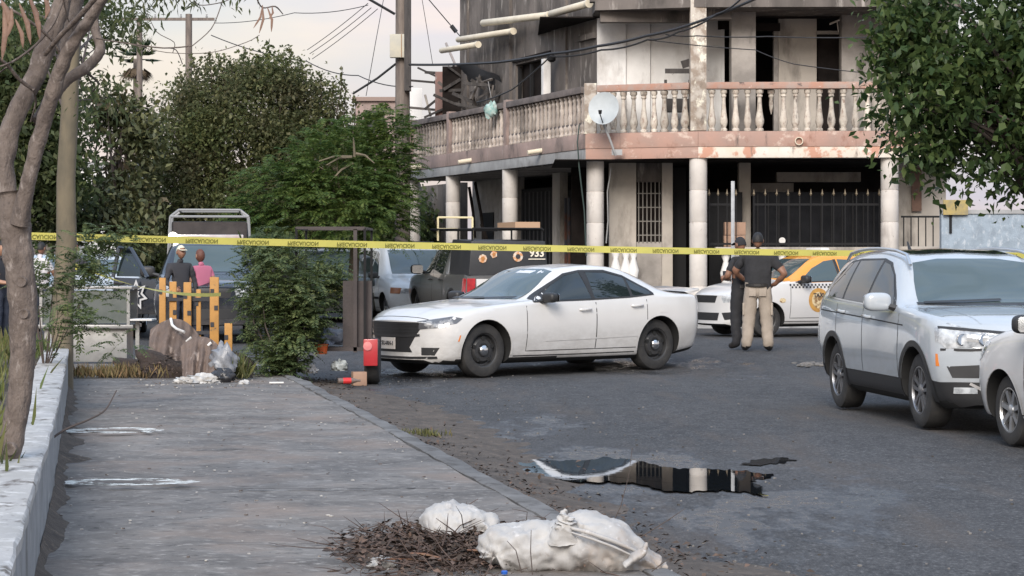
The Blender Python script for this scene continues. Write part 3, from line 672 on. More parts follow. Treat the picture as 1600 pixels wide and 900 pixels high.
MB().add(V, Fc).build('tarpaulin', M('black tarpaulin', (.02, .022, .026), .45, bump=.5, bscale=9), hp, world=True, smooth=70)
for i in range(26):
    px_j = rj.uniform(672, 776); a = at(px_j, rj.uniform(112, 178), YJF(px_j, rj.uniform(.3, .65))); L_ = rj.uniform(.5, 1.5); d = Vector((rj.uniform(-1, 1), rj.uniform(-.2, .2), rj.uniform(-.2, .75))).normalized()
    MB().box(a, (rj.uniform(.05, .12), rj.uniform(.04, .08), L_), d.to_track_quat('Z', 'Y').to_matrix()).build('timber', m_char if i % 4 else m_soot, hp, world=True)
MB().box(at(722, 150, YJF(722, .6)), (1.0, .25, 1.5), .0).build('burnt_cupboard', m_dark, hp, world=True)
plank_thing('scorched_door_slab', 'rust-red scorched door slab standing upright on the far balcony', 'door', (at(688, 190, YJF(688, .3)), at(688, 112, YJF(688, .3))), .27, .06, M('scorched red board', (.30, .16, .13), .8, (.20, .16, .15), scale=3, stretch=(1, 1, .4), stains=(((.45, .42, .40), 5, .56, .66, (1, 1, .3)),)))
plank_thing('tilted_board', 'pale grey sheet of board tilted on top of the charred heap', 'board', (at(716, 112, YJF(705)), at(697, 68, YJF(705))), .52, .06, M('pale grey board', (.34, .31, .31), .7, (.26, .24, .24), scale=3))
plank_thing('scorched_metal_sheet', 'grey sheet of bent metal leaning behind the balustrade', 'sheet', (at(771, 172, YJF(767, .35)), at(763, 128, YJF(767, .35))), .38, .02, M('bent grey sheet', (.23, .23, .235), .5, (.16, .16, .165), scale=3, metal=.4))
plank_thing('leaning_boards', 'pair of pale boards leaning beside the white pier', 'boards', (at(673, 182, YJF(668, .3)), at(664, 148, YJF(668, .3))), .1, .06, m_cream)
rag = thing('plastic_bag', 'torn turquoise plastic bag caught on the balcony rail', 'bag', lf(tl(769, -.05), -.02, Z_R1 - .1))
MB().blob(lf(tl(770, -.06), -.1, EYE - (172 - HOR) / F_PX * lf(tl(770, -.06), -.1).y), (.15, .11, .17), 3, .35, 14, 9).build('bag', M('turquoise plastic', (.22, .42, .40), .4, (.55, .60, .56), scale=7), rag, world=True, smooth=60)
# things standing on the front balcony
sh = thing('broken_chair_frame', 'broken dark wooden chair frame against the white balcony wall', 'chair', at(1058, 205, 46.3))
mb = MB(); 
for px in (1040, 1078): mb.box(at(px, 165, 46.3), (.06, .06, 1.1))
MB().box(at(1059, 111, 46.3), (.54, .05, .1)).build('back_rail', m_char, sh, world=True); MB().box(at(1073, 99, 46.3), (.22, .06, .16), Matrix.Rotation(-.3, 3, 'Y')).build('head_rest', m_char, sh, world=True); mb.build('post', m_char, sh, world=True)
MB().box(at(1060, 165, 46.4), (.5, .3, .28)).build('seat', m_char, sh, world=True)
cb = thing('carton', 'stack of two brown cardboard cartons behind the iron fence', 'box', at(1147, 386, 45.85))
for k, z in enumerate((0, .28)): MB().box(at(1147, 378, 45.9) + Vector((.01 * k, 0, z)), (.44, .3, .27)).build('carton_box', M('brown cardboard', (.36, .23, .16), .8, (.29, .18, .125), scale=4), cb, world=True, bevel=.006)
# neighbouring blue wall at the right
m_blue = M('blue stippled render', (.30, .36, .42), .85, (.22, .265, .31), scale=6, bump=.8, bscale=30, stains=(((.42, .46, .50), 12, .55, .66, (1, 1, .5)), ((.11, .12, .13), 4, .62, .74, (1, 1, .4))))
nw = thing('neighbour_wall', 'blue stippled garden wall beside the corner house', 'wall', at(1540, 490, 44.2))
a, b = at(1471, 300, 44.0), at(1800, 300, 43.6)
MB().prism([(a.x, a.y, 0), (b.x, b.y, 0), (b.x, b.y + .2, 0), (a.x, a.y + .2, 0)], (0, 0, 2.45)).build('wall', m_blue, nw, world=True); MB().prism([(a.x, a.y - .03, 2.452), (b.x, b.y - .03, 2.452), (b.x, b.y + .23, 2.452), (a.x, a.y + .23, 2.452)], (0, 0, .08)).build('coping', m_greyband, nw, world=True)
sg = thing('yellow_sign', 'faded yellow painted board above the blue wall', 'sign', at(1493, 334, 43.9)); MB().box(at(1493, 324, 43.9) + Vector((0, 0, .0)), (.5, .04, .3)).build('board', M('faded yellow board', (.40, .30, .10), .7, (.25, .21, .12), scale=7), sg, world=True)
MB().box(at(1485, 345, 43.98), (.05, .06, .5)).build('bracket', m_black, sg, world=True)
# bare sign post in front of the house
spst = thing('steel_post', 'bare galvanised steel post on the pavement before the columns', 'post', (at(1145, 400, 42.5).x, 42.5, FL))
g = at(1145, 283, 42.5); MB().box((g.x, g.y, (g.z + FL) / 2), (.07, .03, g.z - FL)).build('post', M('galvanised steel', (.36, .37, .385), .55, (.26, .27, .28), scale=5, metal=.3), spst, world=True, bevel=.006)
# ================================================================ VEHICLES
m_tyre = M('tyre rubber', (.022, .022, .023), .85, (.04, .038, .036), scale=8, bump=.3)
m_under = M('underbody black', (.012, .012, .012), .9)
m_glass = M('car glass', (.014, .02, .022), .02, spec=.8)
m_glass2 = M('sky-tinted car glass', (.06, .085, .09), .03, spec=.8)  # reflected sky is put into this paler base colour
m_seam = M('panel gap', (.02, .02, .02), .9)
m_trim = M('black plastic trim', (.022, .022, .023), .5, bump=.1, bscale=200)
m_chrome = M('chrome', (.65, .66, .67), .12, metal=1.0)
m_alloy = M('alloy wheel silver', (.48, .49, .50), .3, metal=.8)
m_alloyd = M('dark alloy', (.05, .05, .055), .35, metal=.5)
m_steel = M('black steel wheel', (.03, .03, .031), .45)
m_lamp = M('headlamp lens', (.55, .57, .58), .06, (.25, .26, .27), scale=9, lo=.4, hi=.6, spec=.8, coat=1)
m_lampd = M('smoked headlamp lens', (.09, .09, .095), .06, (.30, .30, .30), scale=7, lo=.52, hi=.6, spec=.8, coat=1)
m_red = M('red lamp lens', (.45, .02, .025), .12, (.28, .012, .016), scale=12, coat=1)
m_amber = M('amber lens', (.65, .2, .04), .2)
m_plate = M('number plate', (.72, .66, .60), .5)
m_ink = M('dark ink', (.03, .03, .035), .6)
def paint(name, c, c2=None, coat=.8, rough=.35, dirt=(.25, .22, .19)):
    return M(name, c, rough, c2 or tuple(k * .93 for k in c), scale=1.2, coat=coat, stains=((dirt, 2.5, .70, .95, (1, 1, 1)),), zdirt=(tuple(.35 * k + .65 * d_ for k, d_ in zip(c, (.20, .175, .15))), .75, .22, .75))
def pchip(xs, ys, xq):
    xs = np.asarray(xs, float); ys = np.asarray(ys, float); h = np.diff(xs); d = np.diff(ys) / h; m = np.zeros(len(xs))
    for i in range(1, len(xs) - 1):
        if d[i - 1] * d[i] > 0:
            w1, w2 = 2 * h[i] + h[i - 1], h[i] + 2 * h[i - 1]; m[i] = (w1 + w2) / (w1 / d[i - 1] + w2 / d[i])
    m[0], m[-1] = d[0], d[-1]
    i = np.clip(np.searchsorted(xs, xq) - 1, 0, len(xs) - 2); t = (xq - xs[i]) / h[i]
    return ((2 * t**3 - 3 * t**2 + 1) * ys[i] + (t**3 - 2 * t**2 + t) * h[i] * m[i] + (-2 * t**3 + 3 * t**2) * ys[i + 1] + (t**3 - t**2) * h[i] * m[i + 1])
def catmull(P, sub):
    "P: list of arrays, sub points per span"
    out_ = []
    for i in range(len(P) - 1):
        a, b, c, d = P[max(i - 1, 0)], P[i], P[i + 1], P[min(i + 2, len(P) - 1)]
        for k in range(sub):
            t = k / sub; T = .38
            m1, m2_ = (c - a) * T, (d - b) * T
            out_.append((2 * t**3 - 3 * t**2 + 1) * b + (t**3 - 2 * t**2 + t) * m1 + (-2 * t**3 + 3 * t**2) * c + (t**3 - t**2) * m2_)
    out_.append(P[-1]); return out_
class Car:
    def __init__(s, name, label, cat, rows, xf, xr, wr, track, arch, mat, loc, rz, nose=.30, tail=.22, wmax=.95, tw=.225, style='steel', group=None, rub=None):
        s.root = thing(name, label, cat, loc, rz, group); s.mat = mat; s.xf, s.xr, s.wr, s.arch = xf, xr, wr, arch
        rows = sorted(rows); X = [r[0] for r in rows]; A = np.array(rows)
        xq = sorted(set([round(x, 4) for x in np.linspace(X[0], X[-1], 64)] + X)); xq = np.array([x for i, x in enumerate(xq) if i == 0 or x - xq[i - 1] > .012 or x in X])
        fld = [pchip(X, A[:, k], xq) for k in range(1, 11)]
        K = 7; rings = []
        for i, x in enumerate(xq):
            zbot, ws, zs, wm, zm, wb, zb, wr_, zr, zc = [f[i] for f in fld]
            P = [(ws * .86, zbot), (ws, zs), (wm, zm), (wb, zb), (wr_, zr), (wr_ * .55, zr + (zc - zr) * .72), (0, zc)]
            P = [np.array(p) for p in P]; C = catmull(P, 5)
            def px_(y):
                a = max(0, min(1, (x - (X[-1] - .9)) / .9)); b = max(0, min(1, ((X[0] + .9) - x) / .9))
                return x - nose * a * a * (abs(y) / wmax) ** 2.4 + tail * b * b * (abs(y) / wmax) ** 2.4
            right = [(px_(p[0]), p[0], p[1]) for p in C]; left = [(q[0], -q[1], q[2]) for q in right[:-1]][::-1]
            b0 = right[0]; bot = [(px_(b0[1] * (1 - 2 * k / (K + 1))), -b0[1] * (1 - 2 * k / (K + 1)), b0[2]) for k in range(1, K + 1)]
            rings.append(right + left + bot)                      # +y side bottom to top, -y side top to bottom, underside
        n = len(rings[0]); V = [p for r in rings for p in r]; nh = len(C) - 1
        Fc = [(i * n + k, i * n + (k + 1) % n, (i + 1) * n + (k + 1) % n, (i + 1) * n + k) for i in range(len(rings) - 1) for k in range(n)]
        Fc = [f[::-1] for f in Fc]
        for ri, flip in ((0, False), (len(rings) - 1, True)):      # end caps
            ring = rings[ri]; base = ri * n; prev = None
            for j in range(nh):
                a, b = base + j, base + 2 * nh - j; row = [a]
                if j == 0: row += [base + k for k in range(2 * nh + 1, n)][::-1]
                else:
                    pa = ring[j]
                    for k in range(1, K + 1):
                        y = pa[1] * (1 - 2 * k / (K + 1)); x = xq[ri] - (nose * (abs(y) / wmax) ** 2.4 if flip else -tail * (abs(y) / wmax) ** 2.4)
                        V.append((x, y, pa[2])); row.append(len(V) - 1)
                row.append(b)
                if prev is not None:
                    for k in range(K + 1): f = (prev[k], prev[k + 1], row[k + 1], row[k]); Fc.append(f if not flip else f[::-1])
                prev = row
            top = base + nh
            for k in range(K + 1): f = (prev[k], prev[k + 1], top); Fc.append(f if not flip else f[::-1])
        bm = bmesh.new(); vs_ = [bm.verts.new(p) for p in V]
        for f in Fc:
            try: bm.faces.new([vs_[i] for i in f])
            except ValueError: pass
        bmesh.ops.remove_doubles(bm, verts=bm.verts, dist=1e-4); bmesh.ops.recalc_face_normals(bm, faces=bm.faces)
        s.bvh = BVHTree.FromBMesh(bm); s.L = (X[0], X[-1])
        me = bpy.data.meshes.new('body'); bm.to_mesh(me); bm.free(); tmp = bpy.data.objects.new('tmp', me); col.objects.link(tmp)
        cut = MB()
        for xw in (xf, xr):
            for sg_ in (1, -1):
                y0, y1 = sorted((sg_ * (track - .24), sg_ * 1.4)); c_ = MB().lathe([(arch, y0), (arch, y1)], (xw, 0, wr), 32, axis='y'); cut.add(c_.v, c_.f)
        cm = cut.mesh('cut'); b2_ = bmesh.new(); b2_.from_mesh(cm); bmesh.ops.recalc_face_normals(b2_, faces=b2_.faces); b2_.to_mesh(cm); b2_.free()
        co = bpy.data.objects.new('cut', cm); col.objects.link(co)
        md = tmp.modifiers.new('b', 'BOOLEAN'); md.object = co; md.operation = 'DIFFERENCE'; md.solver = 'EXACT'
        dg = bpy.context.evaluated_depsgraph_get(); nm = bpy.data.meshes.new_from_object(tmp.evaluated_get(dg)); bpy.data.objects.remove(tmp); bpy.data.objects.remove(co)
        bm = bmesh.new(); bm.from_mesh(nm)
        s.bm = bm; s.nm = nm; s.doors = []
        for ax, xw in enumerate((xf, xr)):
            for sg_ in (1, -1): s.wheel(xw, sg_, track, tw, style)
    def finish(s, rub=None):
        "assign body materials and link the body"
        for f in s.bm.faces:
            c = f.calc_center_median(); f.material_index = 0; f.smooth = True
            for xw in (s.xf, s.xr):
                if math.hypot(c.x - xw, c.z - s.wr) < s.arch * .9995: f.material_index = 1; break
            else:
                if f.normal.z < -.6: f.material_index = 1
                elif rub and rub(c): f.material_index = 2
        me = bpy.data.meshes.new('body'); s.bm.to_mesh(me); s.bm.free()
        s.body = link('body', me, [s.mat, m_under, m_trim], s.root); me.set_sharp_from_angle(angle=R(42)); return s.body
    def door(s, x0, x1, z0, ztop, side, lean=0.0):
        "cut a door panel out of the body; ztop = (z at x0, z at x1)"
        bm = s.bm; slope = (ztop[1] - ztop[0]) / (x1 - x0)
        for co_, no in (((x0, 0, .8), (1, 0, lean)), ((x1, 0, .8), (1, 0, lean)), ((0, 0, z0), (0, 0, 1)), ((x0, 0, ztop[0]), (-slope, 0, 1))):
            fs = [f for f in bm.faces if f.calc_center_median().y * side > .5]; es = list({e for f in fs for e in f.edges}); vv = list({v for f in fs for v in f.verts})
            bmesh.ops.bisect_plane(bm, geom=fs + es + vv, plane_co=co_, plane_no=no, dist=1e-5)
        sel = []
        for f in bm.faces:
            c = f.calc_center_median()
            if c.y * side > .6 and x0 - lean * (c.z - .8) < c.x < x1 - lean * (c.z - .8) and z0 < c.z < ztop[0] + slope * (c.x - x0) and math.hypot(c.x - s.xf, c.z - s.wr) > s.arch and math.hypot(c.x - s.xr, c.z - s.wr) > s.arch: sel.append(f)
        d = bmesh.new(); mp_ = {}
        for f in sel:
            for v in f.verts:
                if v not in mp_: mp_[v] = d.verts.new(v.co + Vector((0, side * .001, 0)))
            nf = d.faces.new([mp_[v] for v in f.verts]); nf.smooth = True
        bmesh.ops.delete(bm, geom=sel, context='FACES')
        me = bpy.data.meshes.new('door'); d.to_mesh(me); d.free(); o = link('door', me, [s.mat], s.root); me.set_sharp_from_angle(angle=R(42))
        ax = 'L' if side > 0 else 'R'; f_ = lambda x, z: (x - lean * (z - .8), z)
        pl = [f_(x0, ztop[0]), f_(x0, (z0 + ztop[0]) / 2), f_(x0, z0), f_((x0 + x1) / 2, z0), f_(x1, z0), f_(x1, (z0 + ztop[1]) / 2), f_(x1, ztop[1])]
        s.strip(pl, .010, ax, 'door_gap', m_seam, o, off=.0025)
        return o
    def hit(s, a, b, ax):
        o_, d = {'L': ((a, 3, b), (0, -1, 0)), 'R': ((a, -3, b), (0, 1, 0)), 'F': ((5, a, b), (-1, 0, 0)), 'B': ((-5, a, b), (1, 0, 0)), 'T': ((a, b, 4), (0, 0, -1))}[ax]
        h = s.bvh.ray_cast(Vector(o_), Vector(d))
        if h[0] is None: h = s.bvh.find_nearest(Vector({'L': (a, .8, b), 'R': (a, -.8, b), 'F': (2.1, a, b), 'B': (-2.1, a, b), 'T': (a, b, 1.4)}[ax]))
        n = h[1]
        if n.dot(Vector(d)) > 0: n = -n
        return h[0], n
    def panel(s, poly, ax, name, mat, parent=None, off=.004, res=.06, skirt=.012):
        n = len(poly); B = []
        for i in range(n):
            a, b = Vector(poly[i]), Vector(poly[(i + 1) % n]); k = max(1, int((b - a).length / res))
            B += [a + (b - a) * (j / k) for j in range(k)]
        xs_ = [p.x for p in B]; ys_ = [p.y for p in B]; I = []
        x = min(xs_) + res / 2
        while x < max(xs_):
            y = min(ys_) + res / 2
            while y < max(ys_):
                q_ = Vector((x, y)); ins_ = False
                for i_ in range(n):
                    a_, b_ = poly[i_], poly[(i_ + 1) % n]
                    if (a_[1] > y) != (b_[1] > y) and x < (b_[0] - a_[0]) * (y - a_[1]) / (b_[1] - a_[1]) + a_[0]: ins_ = not ins_
                if ins_ and min((q_ - t_).length for t_ in B) > res * .3: I.append(q_)
                y += res
            x += res
        r = geometry.delaunay_2d_cdt(B + I, [(i, (i + 1) % len(B)) for i in range(len(B))], [list(range(len(B)))], 1, 1e-5)
        V, fs = r[0], r[2]; P = []; Nn = []
        for p in V: h, nn_ = s.hit(p.x, p.y, ax); P.append(h + nn_ * off); Nn.append(nn_)
        cnt = {}
        for f in fs:
            for i in range(len(f)):
                e_ = (f[i], f[(i + 1) % len(f)]); cnt[tuple(sorted(e_))] = cnt.get(tuple(sorted(e_)), []) + [e_]
        W = list(P); ff = [tuple(f) for f in fs]; base = len(W)
        if skirt:
            W += [p - q * skirt for p, q in zip(P, Nn)]
            for e_, l in cnt.items():
                if len(l) == 1: a, b = l[0]; ff.append((b, a, base + a, base + b))
        flipped = {'R', 'B'}; flip = ax in ('L', 'B') 
        mb = MB().add(W, [f[::-1] if flip else f for f in ff])
        return mb.build(name, mat, parent or s.root, smooth=50)
    def strip(s, line, wd, ax, name, mat, parent=None, off=.004):
        L_ = []
        for i in range(len(line) - 1):
            a, b = Vector(line[i]), Vector(line[i + 1]); k = max(1, int((b - a).length / .08)); L_ += [a + (b - a) * (j / k) for j in range(k)]
        L_.append(Vector(line[-1])); V = []
        for i, p in enumerate(L_):
            d = L_[min(i + 1, len(L_) - 1)] - L_[max(i - 1, 0)]; q = Vector((-d.y, d.x)).normalized() * wd / 2
            for e_ in (p + q, p - q): h, nn_ = s.hit(e_.x, e_.y, ax); V.append(h + nn_ * off)
        return MB().add(V, [(2 * i, 2 * i + 1, 2 * i + 3, 2 * i + 2) for i in range(len(L_) - 1)]).build(name, mat, parent or s.root, smooth=60)
    def handle(s, x, z, side, parent, mat):
        h, n_ = s.hit(x, z, 'L' if side > 0 else 'R')
        mb = MB().tube([h + Vector((.10, side * .002, 0)), h + Vector((.085, side * .035, 0)), h + Vector((-.085, side * .035, .005)), h + Vector((-.10, side * .002, .005))], .015, 6)
        return mb.build('handle', mat, parent, smooth=60)
    def mirror(s, x, y, z, mat, sz=(.09, .11, .075), glass=False):
        sg_ = 1 if y > 0 else -1
        mb = MB().blob((x, y, z), sz, 5, .0, 20, 14)
        sq = lambda q: math.copysign(abs(q) ** .62, q)
        mb.v = [(x + sz[0] * sq((p[0] - x) / sz[0]) * (1 if p[0] < x else .8), y + sz[1] * sq((p[1] - y) / sz[1]), z + sz[2] * .9 * sq((p[2] - z) / sz[2])) for p in mb.v]
        o = mb.build('door_mirror', mat, s.root, smooth=60)
        MB().tube([(x + .02, y - sg_ * .06, z - .03), (x + .06, y - sg_ * .2, z - .07)], [.03, .04], 6).build('mirror_arm', m_trim, o)
        MB().prism([(x - sz[0] * 1.01, y + sz[1] * .86 * a, z + sz[2] * .72 * b) for a, b in ((-.8, -1), (.8, -1), (1, -.7), (1, .7), (.8, 1), (-.8, 1), (-1, .7), (-1, -.7))], (-.006, 0, 0)).build('mirror_glass', m_chrome, o)
        return o
    def wheel(s, x, sg_, track, tw, style):
        r = s.wr; rr = r * (.64 if style != 'alloy' else .68); y0 = sg_ * (track - tw * .5)
        prof = [(rr, -.5), (rr + .012, -.52), (r * .88, -.5), (r * .96, -.44), (r - .004, -.34), (r, 0), (r - .004, .34), (r * .96, .44), (r * .88, .5), (rr + .012, .52), (rr, .5), (rr - .02, .3), (rr - .02, -.3), (rr, -.5)]
        w_ = MB().lathe([(a, h * tw) for a, h in prof], (x, y0, r), 36, axis='y', cap=False).build('wheel', m_tyre, s.root, smooth=35)
        f = sg_ * tw * .5                                   # outer face
        def disc(rad, d, mi=0, n=30): return [(rad, d)]
        yo = y0 + f
        if style == 'steel':
            pr = [(rr + .005, -.005), (rr - .02, -.02), (rr - .03, -.07), (rr * .80, -.075), (rr * .62, -.03), (rr * .42, -.028), (rr * .30, -.05), (.001, -.05)]
            rim = MB().lathe([(a, yo - y0 + sg_ * d) for a, d in pr], (x, y0, r), 30, axis='y', cap=False).build('rim', m_steel, w_, smooth=35)
            cp = [(rr * .34, -.05), (rr * .33, -.005), (rr * .25, .012), (.001, .018)]
            MB().lathe([(a, sg_ * (tw * .5 + d)) for a, d in cp], (x, y0, r), 20, axis='y', cap=False).build('hub_cap', m_chrome, w_, smooth=50)
            for k in range(5):
                q = 2 * math.pi * k / 5 + .3; mb = MB().lathe([(rr * .13, sg_ * (tw * .5 - .045)), (rr * .13, sg_ * (tw * .5 - .026)), (.001, sg_ * (tw * .5 - .0255))], (x + rr * .66 * math.cos(q), y0, r + rr * .66 * math.sin(q)), 10, axis='y', cap=False)
                mb.build('vent_hole', m_under, w_)
        else:
            mt = {'alloy': m_alloy, 'alloyd': m_alloyd, 'multi': m_alloy}[style]
            pr = [(rr + .005, -.004), (rr - .018, -.012), (rr - .03, -.14), (.001, -.145)]
            MB().lathe([(a, sg_ * (tw * .5 + d)) for a, d in pr], (x, y0, r), 30, axis='y', cap=False).build('rim_barrel', m_alloyd if style != 'multi' else M('dark alloy grey', (.12, .12, .125), .4, metal=.6), w_, smooth=35)
            mb = MB(); ns = {'alloy': 5, 'alloyd': 5, 'multi': 7}[style]
            for k in range(ns):
                for dq in ((-.16, .16) if ns == 5 else (0,)):
                    q = 2 * math.pi * (k + .25) / ns; wsp = rr * (.15 if ns == 5 else .22)
                    def pt(rad, tq, d): return (x + rad * math.cos(q) - tq * math.sin(q), y0 + sg_ * (tw * .5 + d), r + rad * math.sin(q) + tq * math.cos(q))
                    sp_ = dq * rr * 1.3
                    a = [pt(rr * .15, dq * rr * .5 - wsp / 2, -.02), pt(rr * .15, dq * rr * .5 + wsp / 2, -.02), pt(rr * .97, sp_ + wsp / 2, -.012), pt(rr * .97, sp_ - wsp / 2, -.012)]
                    mb.prism(a if sg_ > 0 else a[::-1], (0, -sg_ * .03, 0))
            mb.lathe([(rr * .24, sg_ * (tw * .5 - .04)), (rr * .24, sg_ * (tw * .5 - .012)), (rr * .15, sg_ * (tw * .5 - .004)), (.001, sg_ * (tw * .5 - .002))], (x, y0, r), 20, axis='y', cap=False)
            mb.lathe([(rr + .004, sg_ * (tw * .5 - .004)), (rr - .012, sg_ * (tw * .5 - .002)), (rr - .02, sg_ * (tw * .5 - .02))], (x, y0, r), 30, axis='y', cap=False)
            mb.build('rim', mt if style != 'alloyd' else M('grey alloy face', (.28, .285, .30), .3, metal=.8), w_, smooth=35)
        return w_
    def arch_lip(s, x, sg_, mat, wd=.05, off=.006):
        ang = [math.radians(a) for a in range(-10, 191, 8)]; R1 = s.arch + .002
        line = [(x + (R1 + wd / 2) * math.cos(a), s.wr + (R1 + wd / 2) * math.sin(a)) for a in ang]
        line = [p for p in line if p[1] > .26]
        s.strip(line, wd, 'L' if sg_ > 0 else 'R', 'wheel_arch', mat, off=off)
def place(Fp, Rp, side, halfw, wheelbase):
    "ground contacts of the visible wheels -> car origin and heading; side +1: left wheels seen"
    h = (Fp - Rp); h.z = 0; h.normalize(); left = Vector((-h.y, h.x, 0)); mid = (Fp + Rp) / 2
    c = mid - left * side * halfw; c.z = 0
    return c, math.atan2(h.y, h.x)
# ---------------- white patrol sedan across the junction
m_white1 = paint('white car paint', (.62, .61, .595), coat=.8, rough=.3)
Fp = gp(757, 592); Rp = Fp + Vector((2.36, 1.93, 0)).normalized() * 3.05
c, rz = place(Fp, Rp, 1, .86, 3.05); c.z = .018
rows = [(2.40, .24, .66, .30, .76, .48, .74, .66, .58, .72, .745),
 (2.28, .19, .78, .26, .86, .50, .83, .72, .64, .77, .80), (2.0, .17, .85, .25, .92, .52, .88, .81, .68, .865, .89), (1.525, .17, .88, .25, .945, .56, .905, .885, .70, .925, .95),
 (1.0, .17, .885, .25, .945, .57, .905, .935, .735, .968, .995), (.92, .17, .885, .25, .945, .57, .905, .942, .745, .975, 1.02), (.74, .17, .885, .25, .943, .57, .905, .95, .745, 1.0, 1.115),
 (.02, .17, .885, .25, .94, .57, .90, .965, .615, 1.36, 1.425), (-.16, .17, .885, .25, .94, .57, .90, .97, .60, 1.395, 1.452), (-.55, .17, .885, .25, .94, .58, .90, .98, .59, 1.415, 1.475),
 (-1.0, .17, .885, .25, .945, .58, .905, .99, .59, 1.385, 1.455), (-1.42, .18, .885, .26, .955, .60, .92, 1.0, .595, 1.265, 1.365), (-1.9, .20, .87, .28, .945, .62, .90, 1.01, .66, 1.085, 1.13),
 (-2.08, .22, .85, .30, .93, .62, .885, 1.01, .72, 1.055, 1.085), (-2.38, .26, .80, .34, .885, .62, .85, .99, .71, 1.045, 1.07), (-2.50, .32, .70, .40, .80, .62, .77, .92, .66, .985, 1.005)]
ch = Car('patrol_sedan', 'white unmarked four-door sedan with black steel wheels parked across the junction', 'car', rows, 1.525, -1.525, .355, .862, .40, m_white1, c, rz, nose=.34, tail=.16, wmax=.95, tw=.235)
for sd_ in (1, -1):
    d1 = ch.door(-.36, .86, .33, (.955, .925), sd_, .03); d2 = ch.door(-1.28, -.365, .33, (.985, .955), sd_, .03)
    ax = 'L' if sd_ > 0 else 'R'
    ch.handle(-.16, .86, sd_, d1, m_white1); ch.handle(-1.10, .90, sd_, d2, m_white1)
    ch.panel([(.70, .975), (-.3, .995), (-1.0, 1.02), (-1.46, 1.054), (-1.40, 1.115), (-1.06, 1.305), (-.75, 1.375), (-.3, 1.378), (.0, 1.33), (.3, 1.20)], ax, 'window_surround', m_trim, off=.002, res=.05, skirt=0)
    ch.panel([(.60, .985), (-.30, 1.005), (-.27, 1.355), (-.02, 1.315), (.28, 1.19)], ax, 'side_window', m_glass, d1, res=.05, off=.007)
    ch.panel([(-.36, 1.008), (-1.02, 1.03), (-1.04, 1.28), (-.75, 1.345), (-.40, 1.36)], ax, 'side_window', m_glass, d2, res=.05)
    ch.panel([(-1.07, 1.035), (-1.42, 1.06), (-1.40, 1.10), (-1.09, 1.26)], ax, 'quarter_window', m_glass, res=.05)
    ch.strip([(.72, .975), (-.3, .993), (-1.0, 1.018), (-1.46, 1.052)], .022, ax, 'window_trim', m_trim, off=.006)
    ch.strip([(-1.46, 1.055), (-1.40, 1.115), (-1.06, 1.30), (-.75, 1.375), (-.3, 1.375), (-.0, 1.33), (.3, 1.20), (.70, 1.0)], .028, ax, 'window_trim', m_trim, off=.006)
    ch.strip([(-.335, 1.0), (-.32, 1.37)], .07, ax, 'pillar_trim', m_trim, off=.008)
    ch.strip([(.55, .46), (-.2, .47), (-1.1, .49)], .018, ax, 'door_crease', m_white1, d1, off=.006)
    ch.strip([(1.08, .27), (0, .265), (-1.08, .27)], .014, ax, 'sill_gap', m_seam, off=.003)
    ch.mirror(.55, sd_ * 1.02, 1.03, m_trim, (.08, .12, .075))
    ch.panel([(-1.52, .90), (-1.68, .90), (-1.68, .80), (-1.52, .80)], ax, 'fuel_flap', m_white1, off=.003) if sd_ > 0 else None
    # lamps wrap round the nose
    ch.panel([(2.33, .735), (2.02, .80), (1.91, .775), (2.0, .71), (2.31, .655)], ax, 'headlamp', m_lampd, res=.04)
    ch.panel([(1.99, .48), (1.965, .56), (1.95, .56), (1.97, .48)], ax, 'side_marker', m_amber, res=.03)
    s_ = sd_
    ch.panel([(s_ * .50, .735), (s_ * .80, .745), (s_ * .82, .66), (s_ * .50, .63)], 'F', 'headlamp', m_lampd, res=.04)
    ch.panel([(s_ * .54, .40), (s_ * .76, .40), (s_ * .70, .30), (s_ * .54, .30)], 'F', 'fog_recess', m_trim, res=.04)
    ch.arch_lip(1.525, sd_, m_white1, .03); ch.arch_lip(-1.525, sd_, m_white1, .03)
    ch.panel([(s_ * .15, .93), (s_ * .70, .93), (s_ * .70, .80), (s_ * .15, .80)], 'B', 'tail_lamp', m_red, res=.06)
ch.panel([(-.50, .725), (.50, .725), (.52, .63), (.46, .56), (.36, .40), (.40, .335), (-.40, .335), (-.36, .40), (-.46, .56), (-.52, .63)], 'F', 'grille', m_trim, res=.05)
ch.strip([(-.52, .56), (-.3, .545), (.3, .545), (.52, .56)], .03, 'F', 'bumper_bar', m_steel, off=.012)
ch.strip([(-.72, .275), (-.4, .265), (.4, .265), (.72, .275)], .03, 'F', 'chin_trim', m_trim, off=.008)
for z_ in (.60, .64, .68, .70): ch.strip([(-.50, z_), (0, z_), (.50, z_)], .008, 'F', 'grille_bar', m_steel, off=.010)
pl = ch.panel([(-.19, .52), (.11, .52), (.11, .37), (-.19, .37)], 'F', 'number_plate', m_plate, off=.028, res=.2)
def car_text(car, txt, size, ax, a, b, mat, parent, off=.02, name='lettering', flipv=False, bold=0.0):
    me = text_mesh(txt, size, .001, bold); h, nn_ = car.hit(a, b, ax)
    ex = {'F': Vector((0, 1, 0)), 'B': Vector((0, -1, 0)), 'L': Vector((-1, 0, 0)), 'R': Vector((1, 0, 0))}[ax]
    ez = nn_.cross(ex).normalized(); ex = ez.cross(nn_).normalized()
    mt = Matrix((ex, ez, nn_)).transposed().to_4x4(); mt.translation = h + nn_ * off; me.transform(mt)
    return link(name, me, mat, parent)
car_text(ch, 'SU-RH-1', .075, 'F', -.04, .445, m_ink, pl, .032, bold=.002)
ch.panel([(-.66, 1.005), (.66, 1.005), (.60, 1.2), (.52, 1.375), (.3, 1.405), (-.3, 1.405), (-.52, 1.375), (-.60, 1.2)], 'F', 'windscreen', m_glass2, res=.07)
ch.panel([(-.58, 1.12), (.58, 1.12), (.48, 1.36), (-.48, 1.36)], 'B', 'rear_window', m_glass, res=.07)
